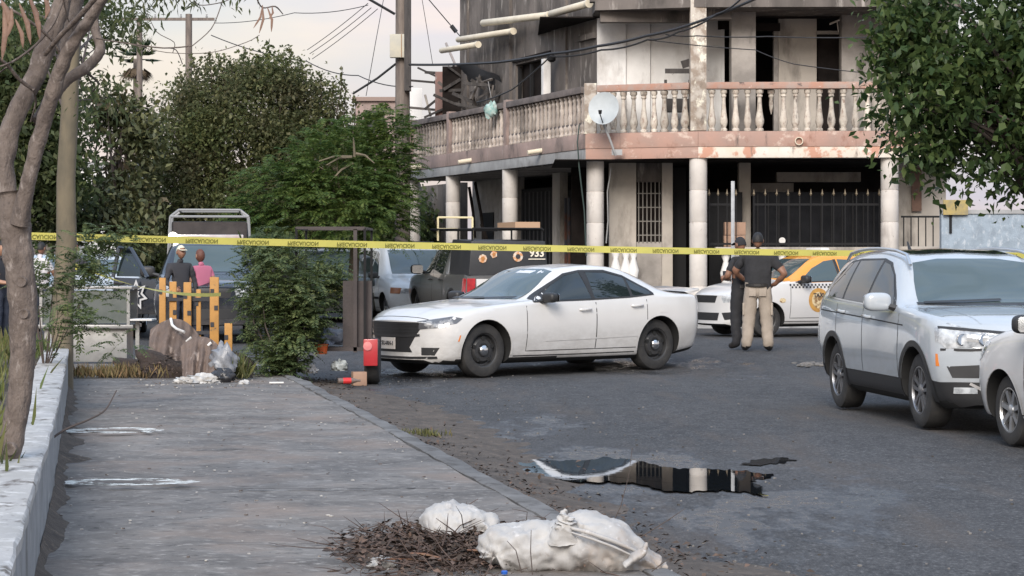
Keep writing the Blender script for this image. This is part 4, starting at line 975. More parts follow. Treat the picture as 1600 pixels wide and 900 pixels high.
ch.strip([(-.64, 1.0), (.1, 1.012)], .018, 'F', 'wiper', m_trim, off=.02); ch.strip([(-.05, 1.0), (.62, 1.02)], .018, 'F', 'wiper', m_trim, off=.02)
for y_ in (.32, -.32): ch.strip([(1.0, y_ * 1.6), (1.5, y_ * 1.25), (2.2, y_)], .012, 'T', 'bonnet_crease', m_white1, off=.004)
ch.strip([(2.22, -.66), (2.28, -.3), (2.30, 0), (2.28, .3), (2.22, .66)], .012, 'T', 'bonnet_gap', m_seam, off=.002)
MB().add([(-2.2, -.72, 1.08), (-2.2, 0, 1.10), (-2.2, .72, 1.08), (-2.48, -.74, 1.125), (-2.51, 0, 1.15), (-2.48, .74, 1.125), (-2.48, -.74, 1.09), (-2.51, 0, 1.11), (-2.48, .74, 1.09), (-2.3, -.72, 1.05), (-2.3, 0, 1.07), (-2.3, .72, 1.05)],
  [(0, 1, 4, 3), (1, 2, 5, 4), (3, 4, 7, 6), (4, 5, 8, 7), (6, 7, 10, 9), (7, 8, 11, 10), (0, 3, 6, 9), (2, 11, 8, 5)]).build('spoiler', m_white1, ch.root, bevel=.008)
ch.finish()
# ---------------- silver-white SUV parked at the right
m_white2 = paint('pearl white paint', (.40, .43, .455), coat=1.0, rough=.2)
Fp = gp(1436, 671); Rp = Fp + (at(1312, 640, 22.66) - Fp); Rp.z = 0; Rp = Fp + (Rp - Fp).normalized() * 2.68
c, rz = place(Fp, Rp, -1, .855, 2.68); c.z = .012
rows = [(2.18, .26, .66, .34, .78, .55, .76, .80, .62, .87, .89), (2.08, .23, .78, .32, .865, .56, .83, .89, .66, .95, .98), (1.80, .21, .85, .31, .90, .6, .865, .99, .70, 1.03, 1.06),
 (1.34, .21, .87, .31, .92, .62, .885, 1.04, .73, 1.075, 1.10), (1.0, .21, .87, .31, .915, .62, .885, 1.06, .75, 1.095, 1.125), (.88, .21, .87, .31, .915, .62, .885, 1.065, .765, 1.105, 1.16),
 (.18, .21, .87, .31, .91, .63, .88, 1.08, .65, 1.52, 1.58), (.0, .21, .87, .31, .91, .63, .88, 1.085, .64, 1.56, 1.62), (-.6, .21, .87, .31, .91, .63, .88, 1.10, .635, 1.605, 1.66), (-1.3, .22, .87, .32, .915, .64, .88, 1.12, .625, 1.59, 1.645),
 (-1.85, .25, .85, .36, .90, .66, .86, 1.135, .60, 1.53, 1.60), (-2.1, .28, .80, .40, .88, .68, .835, 1.12, .60, 1.36, 1.50), (-2.26, .30, .74, .42, .84, .68, .79, 1.05, .60, 1.09, 1.12), (-2.32, .34, .68, .44, .80, .66, .76, .95, .60, 1.01, 1.03)]
sv = Car('parked_suv', 'pearl-white sport utility vehicle with dark sills parked facing the pavement', 'car', rows, 1.34, -1.34, .35, .857, .405, m_white2, c, rz, nose=.30, tail=.18, wmax=.92, tw=.235, style='alloyd')
for sd_ in (-1, 1):
    ax = 'L' if sd_ > 0 else 'R'
    d1 = sv.door(-.30, .86, .44, (1.07, 1.05), sd_, .03); d2 = sv.door(-1.22, -.305, .44, (1.10, 1.07), sd_, .03)
    sv.handle(-.12, .99, sd_, d1, m_white2); sv.handle(-1.02, 1.02, sd_, d2, m_white2)
    sv.panel([(.70, 1.09), (-.3, 1.112), (-1.0, 1.134), (-1.68, 1.16), (-1.77, 1.25), (-1.64, 1.44), (-1.42, 1.535), (-1.1, 1.56), (-.3, 1.565), (-.03, 1.525), (.24, 1.40)], ax, 'window_surround', m_trim, off=.002, res=.05, skirt=0)
    sv.panel([(.62, 1.10), (-.26, 1.12), (-.24, 1.525), (-.05, 1.50), (.20, 1.40)], ax, 'side_window', m_glass, d1, res=.06)
    sv.panel([(-.32, 1.122), (-1.06, 1.145), (-1.08, 1.535), (-.30, 1.545)], ax, 'side_window', m_glass, d2, res=.06)
    sv.panel([(-1.12, 1.148), (-1.66, 1.17), (-1.74, 1.25), (-1.62, 1.42), (-1.42, 1.51), (-1.14, 1.535)], ax, 'quarter_window', m_glass, res=.06)
    sv.strip([(.70, 1.085), (-.3, 1.108), (-1.0, 1.13), (-1.70, 1.16)], .018, ax, 'window_trim', m_chrome, off=.006)
    sv.strip([(1.0, .94), (0, .97), (-1.1, 1.0), (-1.9, 1.02)], .012, ax, 'crease_shade_line', m_seam, off=.0015)  # near-black strip draws the crease's shade into the colour
    sv.mirror(.62, sd_ * 1.03, 1.15, m_white2, (.09, .13, .10))
    rb = [(-1.70 + .33 * i, sd_ * (.60 + .005 * i), (1.615, 1.645, 1.66, 1.662, 1.655, 1.64, 1.60)[i]) for i in range(7)]; rb = [(-1.82, sd_ * .60, 1.55)] + rb + [(.42, sd_ * .64, 1.50)]
    MB().tube(rb, .017, 8).build('roof_rail', M('matt aluminium', (.60, .61, .62), .3, metal=.9), sv.root, smooth=60)
    s_ = sd_
    sv.panel([(2.14, .90), (1.86, .985), (1.80, .94), (1.84, .82), (2.12, .76)], ax, 'headlamp', m_lamp, res=.04)
    sv.panel([(s_ * .34, .885), (s_ * .82, .93), (s_ * .86, .82), (s_ * .80, .76), (s_ * .36, .79)], 'F', 'headlamp', m_lamp, res=.04)
    sv.strip([(s_ * .30, .765), (s_ * .6, .75), (s_ * .84, .75)], .02, 'F', 'headlamp_trim', m_trim, off=.008)
    sv.strip([(s_ * .32, .90), (s_ * .6, .925), (s_ * .84, .945)], .022, 'F', 'headlamp_trim', m_trim, off=.008)
    sv.panel([(s_ * .50, .62), (s_ * .80, .60), (s_ * .76, .50), (s_ * .55, .50)], 'F', 'air_intake', m_trim, res=.05)
    for yy in (.50, .68):
        hq, hn = sv.hit(s_ * yy, .845, 'F'); MB().lathe([(.058, .004), (.058, .016), (.048, .018), (.044, .010), (.001, .008)], tuple(hq + Vector((-.012, 0, 0))), 18, axis='x', cap=False).build('lamp_projector', m_chrome, sv.root, smooth=40)
    fl = sv.panel([(s_ * .56, .415), (s_ * .74, .415), (s_ * .74, .36), (s_ * .56, .36)], 'F', 'fog_lamp', m_lamp, res=.04, off=.012)
    sv.strip([(s_ * .12, .33), (s_ * .40, .33), (s_ * .62, .45)], .025, 'F', 'bumper_trim', M('satin metal', (.55, .55, .56), .3, metal=.8), off=.012)
    sv.panel([(1.90, .60), (1.88, .71), (1.855, .71), (1.865, .60)], ax, 'side_marker', m_amber, res=.04)
    for xx in (1.34, -1.34): sv.arch_lip(xx, sd_, m_trim, .055, .008)
    sv.panel([(s_ * .35, 1.05), (s_ * .78, 1.05), (s_ * .78, .92), (s_ * .35, .92)], 'B', 'tail_lamp', m_red, res=.06)
sv.panel([(-.33, .90), (.33, .90), (.33, .77), (-.33, .77)], 'F', 'grille', m_trim, res=.06, off=.006)
for z in (.80, .835, .87): sv.strip([(-.33, z), (.33, z)], .012, 'F', 'grille_bar', m_chrome, off=.012)
sv.panel([(-.40, .66), (.40, .66), (.46, .42), (-.46, .42)], 'F', 'lower_grille', m_trim, res=.06)
MB().lathe([(.075, 0), (.075, .02), (.06, .02), (.06, .01), (.001, .01)], tuple(sv.hit(0, .835, 'F')[0] + Vector((.005, 0, 0))), 20, axis='x').build('badge', m_chrome, sv.root)
sv.panel([(-.24, .60), (.24, .60), (.24, .49), (-.24, .49)], 'F', 'number_plate', m_plate, off=.02, res=.2)
sv.panel([(-.68, 1.145), (.68, 1.145), (.63, 1.35), (.57, 1.52), (.3, 1.56), (-.3, 1.56), (-.57, 1.52), (-.63, 1.35)], 'F', 'windscreen', m_glass2, res=.07)
sv.strip([(-.70, 1.135), (-.3, 1.128), (.3, 1.128), (.70, 1.135)], .02, 'F', 'cowl', m_trim, off=.008)
sv.strip([(-.64, 1.135), (.1, 1.16)], .018, 'F', 'wiper', m_trim, off=.02)
sv.panel([(-.02, .50), (-.02, -.50), (-1.45, -.50), (-1.45, .50)], 'T', 'glass_roof', m_glass, res=.12, off=.006)
for y_ in (.45, -.45): sv.strip([(.98, y_ * 1.45), (1.4, y_ * 1.3), (2.0, y_ * 1.1)], .012, 'T', 'bonnet_crease', m_white2, off=.004)
MB().tube([(-1.55, 0, 1.63), (-1.66, 0, 1.74)], [.025, .008], 6).build('aerial_fin', m_trim, sv.root)
sv.finish(rub=lambda c_: c_.z < .44 + (.02 if abs(c_.x) > 1.7 else 0))
# ---------------- small sedans: the one cut off at the right edge, and the taxi
rows_s = [(2.14, .24, .62, .30, .72, .50, .70, .68, .56, .74, .76), (2.02, .20, .74, .27, .81, .52, .78, .76, .60, .81, .84), (1.7, .18, .79, .26, .845, .55, .81, .86, .63, .91, .94), (1.3, .18, .80, .26, .85, .57, .82, .93, .66, .97, .995),
 (1.02, .18, .80, .26, .85, .58, .82, .96, .68, 1.0, 1.03), (.88, .18, .80, .26, .85, .58, .82, .965, .69, 1.02, 1.09), (.05, .18, .80, .26, .845, .58, .81, .985, .56, 1.42, 1.475), (-.15, .18, .80, .26, .845, .58, .81, .99, .55, 1.45, 1.505), (-.6, .18, .80, .26, .845, .58, .81, 1.0, .545, 1.465, 1.52),
 (-1.1, .18, .80, .26, .845, .58, .815, 1.01, .54, 1.42, 1.485), (-1.7, .20, .79, .28, .84, .60, .81, 1.02, .58, 1.10, 1.15), (-1.85, .22, .78, .30, .83, .6, .80, 1.02, .64, 1.07, 1.10), (-2.15, .26, .72, .34, .79, .6, .76, .98, .62, 1.04, 1.06), (-2.24, .32, .64, .38, .72, .6, .70, .90, .58, .96, .98)]
def small_sedan(name, label, cat, mat, loc, rz, roofmat=None, style='multi'):
    k = Car(name, label, cat, rows_s, 1.3, -1.3, .30, .775, .345, mat, loc, rz, nose=.30, tail=.18, wmax=.85, tw=.19, style=style)
    ds = []
    for sd_ in (1, -1):
        ax = 'L' if sd_ > 0 else 'R'
        d1 = k.door(-.28, .84, .34, (.985, .96), sd_, .03); d2 = k.door(-1.12, -.285, .34, (1.0, .985), sd_, .03); ds.append((d1, d2))
        k.handle(-.10, .90, sd_, d1, m_trim); k.handle(-.95, .92, sd_, d2, m_trim)
        k.panel([(.62, 1.0), (-.24, 1.015), (-.22, 1.395), (-.02, 1.37), (.28, 1.24)], ax, 'side_window', m_glass2, d1, res=.06)
        k.panel([(-.30, 1.017), (-1.05, 1.035), (-1.10, 1.30), (-.9, 1.385), (-.32, 1.405)], ax, 'side_window', m_glass2, d2, res=.06)
        k.strip([(.72, .99), (-.3, 1.005), (-1.1, 1.025)], .018, ax, 'window_trim', m_trim, off=.006); k.strip([(-.27, 1.01), (-.25, 1.40)], .06, ax, 'pillar_trim', m_trim, off=.008)
        k.mirror(.60, sd_ * .95, 1.04, m_trim, (.07, .11, .085)); s_ = sd_
        k.panel([(2.06, .73), (1.62, .885), (1.55, .86), (1.72, .72), (2.04, .62)], ax, 'headlamp', m_lamp, res=.04); k.panel([(s_ * .42, .755), (s_ * .70, .775), (s_ * .74, .66), (s_ * .50, .62)], 'F', 'headlamp', m_lamp, res=.04)
        k.panel([(s_ * .46, .44), (s_ * .72, .46), (s_ * .68, .33), (s_ * .52, .31)], 'F', 'fog_recess', m_trim, res=.04)
        k.panel([(s_ * .40, .97), (s_ * .68, .97), (s_ * .68, .78), (s_ * .40, .78)], 'B', 'tail_lamp', m_red, res=.06)
        k.strip([(.98, .28), (0, .275), (-.95, .28)], .012, ax, 'sill_gap', m_seam, off=.003)
        for xx in (1.3, -1.3): k.arch_lip(xx, sd_, mat, .03)
    k.panel([(-.36, .75), (.36, .75), (.30, .62), (-.30, .62)], 'F', 'grille', m_trim, res=.05); k.panel([(-.40, .44), (.40, .44), (.36, .30), (-.36, .30)], 'F', 'lower_grille', m_trim, res=.05)
    k.panel([(-.62, 1.06), (.62, 1.06), (.55, 1.25), (.48, 1.41), (-.48, 1.41), (-.55, 1.25)], 'F', 'windscreen', m_glass2, res=.07); k.panel([(-.52, 1.14), (.52, 1.14), (.44, 1.40), (-.44, 1.40)], 'B', 'rear_window', m_glass, res=.07)
    return k, ds
Fp = gp(1576, 699); h = Vector((-.20, .98, 0)).normalized(); left = Vector((-h.y, h.x, 0)); c = Fp - h * 1.3 - left * .775
pc, _ = small_sedan('parked_sedan', 'small plain white sedan with silver wheels standing nose to nose with the SUV', 'car', m_white1, (c.x, c.y, .012), math.atan2(h.y, h.x)); pc.finish()
# taxi: white below, orange above, chequered belt and round seal
m_taxi = M('taxi white', (.60, .59, .575), .35, (.55, .54, .53), scale=1, coat=.7); m_orange = M('taxi orange', (.72, .30, .035), .35, (.65, .27, .03), scale=1, coat=.7)
Yt = 39.3; Fp = at(1199, 530, Yt); h = Vector((-.90, -.436, 0)).normalized(); left = Vector((-h.y, h.x, 0)); c = Vector((Fp.x, Fp.y, 0)) - h * 1.3 - left * .775
tx, dd = small_sedan('taxi', 'white and orange taxi with a chequered belt and round seal on its door', 'taxi', m_taxi, (c.x, c.y, rise(Yt) + .005), math.atan2(h.y, h.x), style='steel')
for f in tx.bm.faces: pass
for sd_, (d1, d2) in zip((1, -1), dd):
    ax = 'L' if sd_ > 0 else 'R'
    for row in range(2):
        for i in range(26):
            x = .86 - i * .078 - (.039 if row else 0); z = .955 - .040 * row
            if x < -1.12: continue
            tx.panel([(x, z), (x - .036, z), (x - .036, z - .034), (x, z - .034)], ax, 'checker', m_ink, d1 if x > -.28 else d2, off=.005, res=.5, skirt=0)
    cx, cz = .24, .66
    sl = tx.panel([(cx + .22 * math.cos(a * .3142), cz + .22 * math.sin(a * .3142)) for a in range(20)], ax, 'door_seal', M('seal ochre', (.55, .30, .07), .5, (.42, .22, .06), scale=9), d1, off=.005, res=.06, skirt=.003)
    MB_ = tx.panel([(cx + .15 * math.cos(a * .3142), cz + .15 * math.sin(a * .3142)) for a in range(20)], ax, 'seal_field', M('seal brown', (.24, .14, .06), .5, (.62, .50, .30), scale=16, lo=.45, hi=.55), d1, off=.007, res=.06, skirt=.002)
    car_text(tx, 'TAXI', .105, ax, cx, cz + .085, m_ink, d1, .012, bold=.003); 
    tx.panel([(1.02 + .07 * math.cos(a * .785), .66 + .045 * math.sin(a * .785)) for a in range(8)], ax, 'fender_badge', M('seal brown', (.2, .1, .05)), off=.005)
tb = tx.finish(); tb.data.materials[2] = m_orange
for p_ in tb.data.polygons:
    if p_.center.z > 1.0 and -1.75 < p_.center.x < .95 and p_.material_index == 0: p_.material_index = 2
MB().box((-.3, 0, 1.565), (.22, .6, .11), taper=.8).build('roof_sign', m_taxi, tx.root, bevel=.015)
# ---------------- pickups, minivan and the dark off-roader further up the street
rows_p = [(2.45, .34, .66, .42, .78, .62, .76, .86, .60, .94, .96), (2.32, .32, .78, .40, .87, .64, .84, .96, .66, 1.01, 1.03), (1.9, .32, .84, .40, .90, .68, .86, 1.04, .70, 1.07, 1.10), (1.5, .32, .85, .40, .91, .70, .87, 1.07, .72, 1.10, 1.12), (1.05, .32, .85, .40, .91, .70, .87, 1.09, .74, 1.13, 1.16),
 (.98, .32, .85, .40, .91, .70, .87, 1.09, .75, 1.14, 1.20), (.35, .32, .85, .40, .905, .70, .86, 1.10, .64, 1.64, 1.70), (.15, .32, .85, .40, .905, .70, .86, 1.10, .63, 1.69, 1.745), (-.6, .32, .85, .40, .905, .70, .86, 1.10, .625, 1.71, 1.77), (-.92, .32, .85, .40, .905, .70, .86, 1.10, .63, 1.68, 1.73), (-1.0, .32, .85, .40, .905, .70, .86, 1.10, .70, 1.22, 1.24), (-1.04, .32, .85, .40, .90, .70, .87, 1.08, .80, 1.10, 1.11), (-2.55, .40, .85, .48, .90, .70, .87, 1.08, .80, 1.10, 1.11), (-2.66, .44, .80, .50, .86, .70, .84, 1.05, .78, 1.08, 1.09)]
def pickup(name, label, mat, loc, rz, cut_left_door=False, tail=.03):
    k = Car(name, label, 'pickup truck', rows_p, 1.5, -1.62, .37, .83, .43, mat, loc, rz, nose=.26, tail=tail, wmax=.92, tw=.23, style='steel')
    ds = {}
    for sd_ in (1, -1):
        ax = 'L' if sd_ > 0 else 'R'; s_ = sd_
        d1 = k.door(.0, .98, .48, (1.10, 1.08), sd_, .03); d2 = k.door(-.88, -.005, .48, (1.10, 1.10), sd_, .0); ds[sd_] = d1
        k.handle(.12, 1.0, sd_, d1, m_trim); k.handle(-.75, 1.0, sd_, d2, m_trim)
        k.panel([(.74, 1.12), (.04, 1.12), (.06, 1.61), (.24, 1.58)], ax, 'side_window', m_glass, d1, res=.07); k.panel([(-.02, 1.12), (-.80, 1.12), (-.78, 1.60), (0, 1.62)], ax, 'side_window', m_glass, d2, res=.07)
        k.mirror(.72, sd_ * 1.04, 1.20, m_trim, (.08, .13, .11))
        k.panel([(s_ * .42, .97), (s_ * .80, .98), (s_ * .80, .80), (s_ * .46, .80)], 'F', 'headlamp', m_lamp, res=.05)
        k.panel([(s_ * .68, 1.04), (s_ * .84, 1.04), (s_ * .84, .70), (s_ * .68, .70)], 'B', 'tail_lamp', m_red, res=.06, off=.01); k.panel([(-2.64, 1.04), (-2.48, 1.04), (-2.48, .70), (-2.64, .70)], ax, 'tail_lamp', m_red, res=.06, off=.008)
        for xx in (1.5, -1.62): k.arch_lip(xx, sd_, m_trim, .05)
    k.panel([(-.40, .97), (.40, .97), (.36, .78), (-.36, .78)], 'F', 'grille', m_trim, res=.06); k.panel([(-.62, 1.2), (.62, 1.2), (.56, 1.64), (-.56, 1.64)], 'F', 'windscreen', m_glass2, res=.08)
    k.panel([(-.76, .58), (.76, .58), (.76, .44), (-.76, .44)], 'B', 'rear_bumper', m_chrome, res=.1, off=.05, skirt=.05); k.panel([(-.66, 1.03), (.66, 1.03), (.66, .66), (-.66, .66)], 'B', 'tailgate', mat, res=.1, off=.012)
    k.panel([(-.62, .60), (.62, .60), (.70, .44), (-.70, .44)], 'F', 'bumper', m_trim, res=.06)
    return k, ds
# truck with a black canopy and a pipe rack, seen from behind
h = Vector((-.27, .96, 0)).normalized(); left = Vector((-h.y, h.x, 0)); Yk = 41.6
q = at(727, 450, Yk); c = Vector((q.x, q.y, 0)) + h * 2.62 - left * .87
m_grey = paint('dark grey truck paint', (.105, .105, .105), coat=.8, rough=.3); 
tk, _ = pickup('canopy_pickup', 'grey pickup truck with black canopy and pipe rack parked beside the arcade', m_grey, (c.x, c.y, rise(42)), math.atan2(h.y, h.x)); tk.finish()
tk.panel([(-.66, 1.03), (.66, 1.03), (.66, .66), (-.66, .66)], 'B', 'tailgate_skin', m_white1, res=.1, off=.016)
m_can = M('black canopy vinyl', (.022, .023, .026), .55, (.032, .033, .036), scale=3, bump=.3, bscale=6)
can = MB().add([(-1.02, .80, 1.09), (-2.6, .80, 1.09), (-2.6, -.80, 1.09), (-1.02, -.80, 1.09), (-1.08, .74, 1.80), (-2.58, .74, 1.76), (-2.58, -.74, 1.76), (-1.08, -.74, 1.80)], [(3, 2, 1, 0), (4, 5, 6, 7), (0, 1, 5, 4), (1, 2, 6, 5), (2, 3, 7, 6), (3, 0, 4, 7)]).build('canopy', m_can, tk.root, bevel=.03)
for y0_, z0_, r_, kk in ((.52, 1.42, .085, 8), (.30, 1.50, .075, 5), (-.18, 1.46, .10, 14)):
    MB().lathe([(r_, 0), (r_, -.006), (.001, -.007)], (-2.605, y0_, z0_), kk, axis='x').build('emblem', M('emblem print', (.62, .56, .48), .6, (.55, .25, .10), scale=22, lo=.45, hi=.55), can)
    MB().lathe([(r_ * .5, 0), (r_ * .5, -.006), (.001, -.007)], (-2.613, y0_, z0_), 8, axis='x').build('emblem', m_ink if kk == 14 else M('emblem rust', (.4, .17, .05), .6), can)
me = text_mesh('933', .20, .002, .006); mt = Matrix((Vector((0, -1, 0)), Vector((0, 0, 1)), Vector((-1, 0, 0)))).transposed().to_4x4(); mt.translation = (-2.61, -.56, 1.52); me.transform(mt); link('number', me, M('cream lettering', (.72, .66, .55), .6), can)
MB().box((-2.606, -.56, 1.41), (.008, .34, .018)).build('underline', M('cream lettering', (.72, .66, .55)), can)
rk = MB()
for y_ in (.70, -.70):
    rk.tube([(-2.58, y_, 1.98), (.9, y_, 2.02)], .022, 6)
    for x_ in (-2.5, -1.4, -.3): rk.tube([(x_, y_, 1.74), (x_, y_, 2.0)], .02, 6)
for x_ in (-2.5, -1.4, -.3, .8): rk.tube([(x_, -.7, 2.0), (x_, .7, 2.0)], .02, 6)
rack = rk.build('pipe_rack', m_black, tk.root, smooth=50)
MB().box((-1.8, -.42, 2.07), (1.3, .5, .12)).build('rack_load', M('tan boards', (.42, .27, .17), .7), rack)
yr_ = MB()
for z_ in (2.02, 2.26): yr_.tube([(.35, .68, z_), (.35, -.05, z_)], .022, 6)
for y_ in (.68, -.05): yr_.tube([(.35, y_, 1.78), (.35, y_, 2.26)], .022, 6)
yr_.build('ladder_rack', M('cream painted bar', (.72, .63, .38), .5), tk.root, smooth=50)
# police pickup seen head-on, its driver's door open
m_navy = paint('police navy black', (.014, .018, .026), coat=.9, rough=.25, dirt=(.03, .03, .03))
h = Vector((.13, -.99, 0)).normalized(); left = Vector((-h.y, h.x, 0)); Yk = 37.2
q = at(326, 470, Yk); c = Vector((q.x, q.y, 0)) - h * 1.0
pp_, dp = pickup('police_pickup', 'dark police pickup with star badge on its open door and caged bed', m_navy, (c.x, c.y, rise(40)), math.atan2(h.y, h.x))
dR = dp[-1]
for o_ in [dR]:                                            # swing the right-hand door open about its front edge
    piv = Vector((.98, -.87, 0)); rt = Matrix.Translation(piv) @ Matrix.Rotation(R(50), 4, 'Z') @ Matrix.Translation(-piv)
    o_.data.transform(rt)
    for chd in o_.children: chd.data.transform(rt)
    # inner skin gives the door its thickness; star badge, window bezel
    bz = MB(); 
    def dpt(x, z, off): return rt @ Vector((x, -.905 - off, z))
    for a_, b_ in (((.80, 1.10), (.30, 1.60)), ((.30, 1.60), (.02, 1.62)), ((.02, 1.62), (.0, 1.10))): bz.tube([dpt(*a_, .0 - (.13 if a_[1] > 1.3 else 0)), dpt(*b_, .0 - (.13 if b_[1] > 1.3 else 0))], .035, 6)
    bz.build('door_frame', m_navy, o_)
    MB().prism([dpt(.92, .5, -.07), dpt(.03, .5, -.07), dpt(.03, 1.08, -.07), dpt(.92, 1.08, -.07)], rt.to_3x3() @ Vector((0, .03, 0))).build('door_lining', m_trim, o_)
    for rr_, mt_, of in ((.27, M('badge silver', (.5, .5, .5), .5), .012), (.19, m_navy, .018), (.11, M('badge silver', (.5, .5, .5), .5), .024), (.075, m_navy, .03)):
        pts = []
        for k in range(14): a_ = math.pi * 2 * k / 14 + math.pi / 2; r2 = rr_ * (1 if k % 2 == 0 else .55); pts.append(dpt(.56 + r2 * math.cos(a_), .80 + r2 * math.sin(a_), of + .02))
        MB().prism(pts, rt.to_3x3() @ Vector((0, .003, 0))).build('star_badge', mt_, o_)
pp_.finish()
cg = MB()
for y_ in (.76, -.76):
    for x_ in (-1.0, -2.5): cg.tube([(x_, y_, 1.05), (x_, y_ * .92, 2.18)], .024, 6)
    cg.tube([(-1.0, y_ * .92, 2.18), (-1.05, y_ * .72, 2.30), (-2.5, y_ * .72, 2.30), (-2.5, y_ * .92, 2.18)], .022, 6)
for x_ in (-1.04, -2.5): cg.tube([(x_, -.55, 2.30), (x_, .55, 2.30)], .024, 6)
cg.tube([(-1.0, -.70, 2.18), (-1.0, .70, 2.18)], .024, 6); cg.build('bed_cage', M('pale grey tube', (.24, .245, .25), .5), pp_.root, smooth=50)
MB().box((-1.72, 0, 1.62), (1.3, 1.36, .95)).build('bed_canvas', M('dark brown canvas', (.055, .047, .045), .9, (.035, .03, .03), scale=4, bump=.4, bscale=8), pp_.root, bevel=.05)
MB().box((.0, 0, 1.80), (.26, 1.2, .09)).build('light_bar', M('light bar lens', (.50, .49, .48), .2, (.40, .30, .30), scale=3, coat=1), pp_.root, bevel=.02)
MB().lathe([(.06, 0), (.085, .05), (.085, .06), (.001, .06)], (.14, -.62, 1.80), 14, axis='x').build('spot_lamp', M('lit lamp', (.9, .9, .85), .2, emit=(1, .95, .8, 9.0)), pp_.root)
# minivan
rows_m = [(2.3, .24, .66, .30, .78, .52, .76, .70, .58, .77, .79), (2.15, .20, .80, .28, .89, .54, .86, .80, .66, .86, .88), (1.75, .19, .86, .27, .93, .58, .88, .90, .70, .97, 1.0), (1.4, .19, .87, .27, .935, .60, .89, .95, .73, 1.02, 1.06), (1.28, .19, .87, .27, .935, .60, .89, .96, .74, 1.04, 1.12), (.45, .19, .87, .27, .93, .60, .88, .98, .66, 1.60, 1.66), (.2, .19, .87, .27, .93, .60, .88, .98, .65, 1.66, 1.72), (-.8, .19, .87, .27, .93, .60, .88, 1.0, .65, 1.70, 1.76), (-1.9, .2, .87, .28, .93, .62, .88, 1.0, .64, 1.66, 1.73), (-2.25, .26, .82, .34, .90, .64, .85, 1.0, .62, 1.54, 1.62), (-2.45, .3, .78, .38, .86, .66, .82, .98, .64, 1.10, 1.14), (-2.5, .36, .72, .42, .80, .66, .78, .92, .62, 1.0, 1.02)]
h = Vector((.30, -.954, 0)).normalized(); left = Vector((-h.y, h.x, 0)); q = at(603, 507, 47.5); c = Vector((q.x, q.y, 0)) - h * 1.5 + left * .85
mv = Car('minivan', 'older silver-white minivan with roof rack parked up the side street', 'van', rows_m, 1.5, -1.5, .32, .84, .37, paint('silver white paint', (.60, .62, .63)), (c.x, c.y, rise(48)), math.atan2(h.y, h.x), nose=.34, tail=.18, wmax=.93, tw=.2, style='multi')
for sd_ in (1, -1):
    ax = 'L' if sd_ > 0 else 'R'; s_ = sd_
    d1 = mv.door(.1, 1.15, .34, (.98, .97), sd_, .02); mv.handle(.22, .88, sd_, d1, m_trim)
    mv.panel([(.88, 1.0), (.14, 1.01), (.15, 1.58), (.36, 1.52)], ax, 'side_window', m_glass, d1, res=.07); mv.panel([(.08, 1.01), (-.95, 1.03), (-.95, 1.60), (.09, 1.58)], ax, 'side_window', m_glass, res=.08); mv.panel([(-1.02, 1.03), (-2.05, 1.05), (-1.95, 1.5), (-1.02, 1.60)], ax, 'side_window', m_glass, res=.08)
    mv.strip([(1.2, .55), (-1.1, .56)], .05, ax, 'rub_strip', m_trim, off=.008); mv.mirror(.95, sd_ * 1.0, 1.05, m_trim, (.08, .11, .08))
    mv.panel([(s_ * .40, .76), (s_ * .84, .78), (s_ * .86, .66), (s_ * .42, .66)], 'F', 'headlamp', m_lamp, res=.05); mv.panel([(s_ * .66, .775), (s_ * .86, .79), (s_ * .87, .66), (s_ * .70, .655)], 'F', 'indicator', M('smoked amber', (.30, .12, .06), .2), off=.008, res=.05); mv.arch_lip(1.5, sd_, m_white1, .03)
    MB().tube([(.2, s_ * .60, 1.70), (.1, s_ * .60, 1.78), (-1.8, s_ * .60, 1.79), (-1.9, s_ * .6, 1.72)], .02, 6).build('roof_rail', m_trim, mv.root)
mv.panel([(-.64, 1.08), (.64, 1.08), (.58, 1.60), (-.58, 1.60)], 'F', 'windscreen', m_glass2, res=.08); mv.panel([(-.36, .75), (.36, .75), (.36, .66), (-.36, .66)], 'F', 'grille', m_trim, res=.06)
for x_ in (-.2, -.8, -1.4): MB().tube([(x_, -.6, 1.79), (x_, .6, 1.79)], .016, 6).build('roof_bar', m_trim, mv.root)
mv.finish()
# dark off-roader behind the shrubs, and two distant cars at the left
def far_car(name, label, mat, px, Y, h, rows=rows_s, gl=m_glass2, wheels=(1.3, -1.3, .30, .775, .345)):
    h = Vector(h).normalized(); q = at(px, 450, Y)
    k = Car(name, label, 'car', rows, *wheels[:2], wheels[2], wheels[3], wheels[4], mat, (q.x, q.y, rise(Y)), math.atan2(h.y, h.x), style='multi')
    zt = max(r[10] for r in rows)
    for sd_ in (1, -1):
        ax = 'L' if sd_ > 0 else 'R'; k.panel([(.62, 1.10), (-1.05, 1.12), (-1.0, zt - .16), (.2, zt - .16)], ax, 'side_window', gl, res=.1)
        k.panel([(sd_ * .42, .80), (sd_ * .72, .80), (sd_ * .72, .66), (sd_ * .42, .66)], 'F', 'headlamp', m_lamp, res=.06)
    k.panel([(-.6, 1.14), (.6, 1.14), (.52, zt - .12), (-.52, zt - .12)], 'F', 'windscreen', gl, res=.08); k.panel([(-.5, 1.2), (.5, 1.2), (.45, zt - .14), (-.45, zt - .14)], 'B', 'rear_window', gl, res=.08)
    k.finish(); return k
rows_o = [tuple([r[0]] + list(r[1:])) for r in rows if r]
far_car('off_roader', 'dark green off-road wagon half hidden behind the kerbside shrub', paint('dark green paint', (.03, .038, .032), coat=.6), 512, 50.0, (.25, -.97, 0), rows, m_glass2, (1.34, -1.34, .35, .857, .405))
far_car('distant_sedan', 'pale blue sedan parked far off behind the man in white', paint('pale blue paint', (.40, .50, .55)), 84, 52.0, (.2, -.98, 0))
far_car('parked_hatchback', 'silver sedan with sky-bright windscreen behind the grey food counter', paint('silver paint', (.45, .48, .50)), 158, 40.5, (.12, -.99, 0))
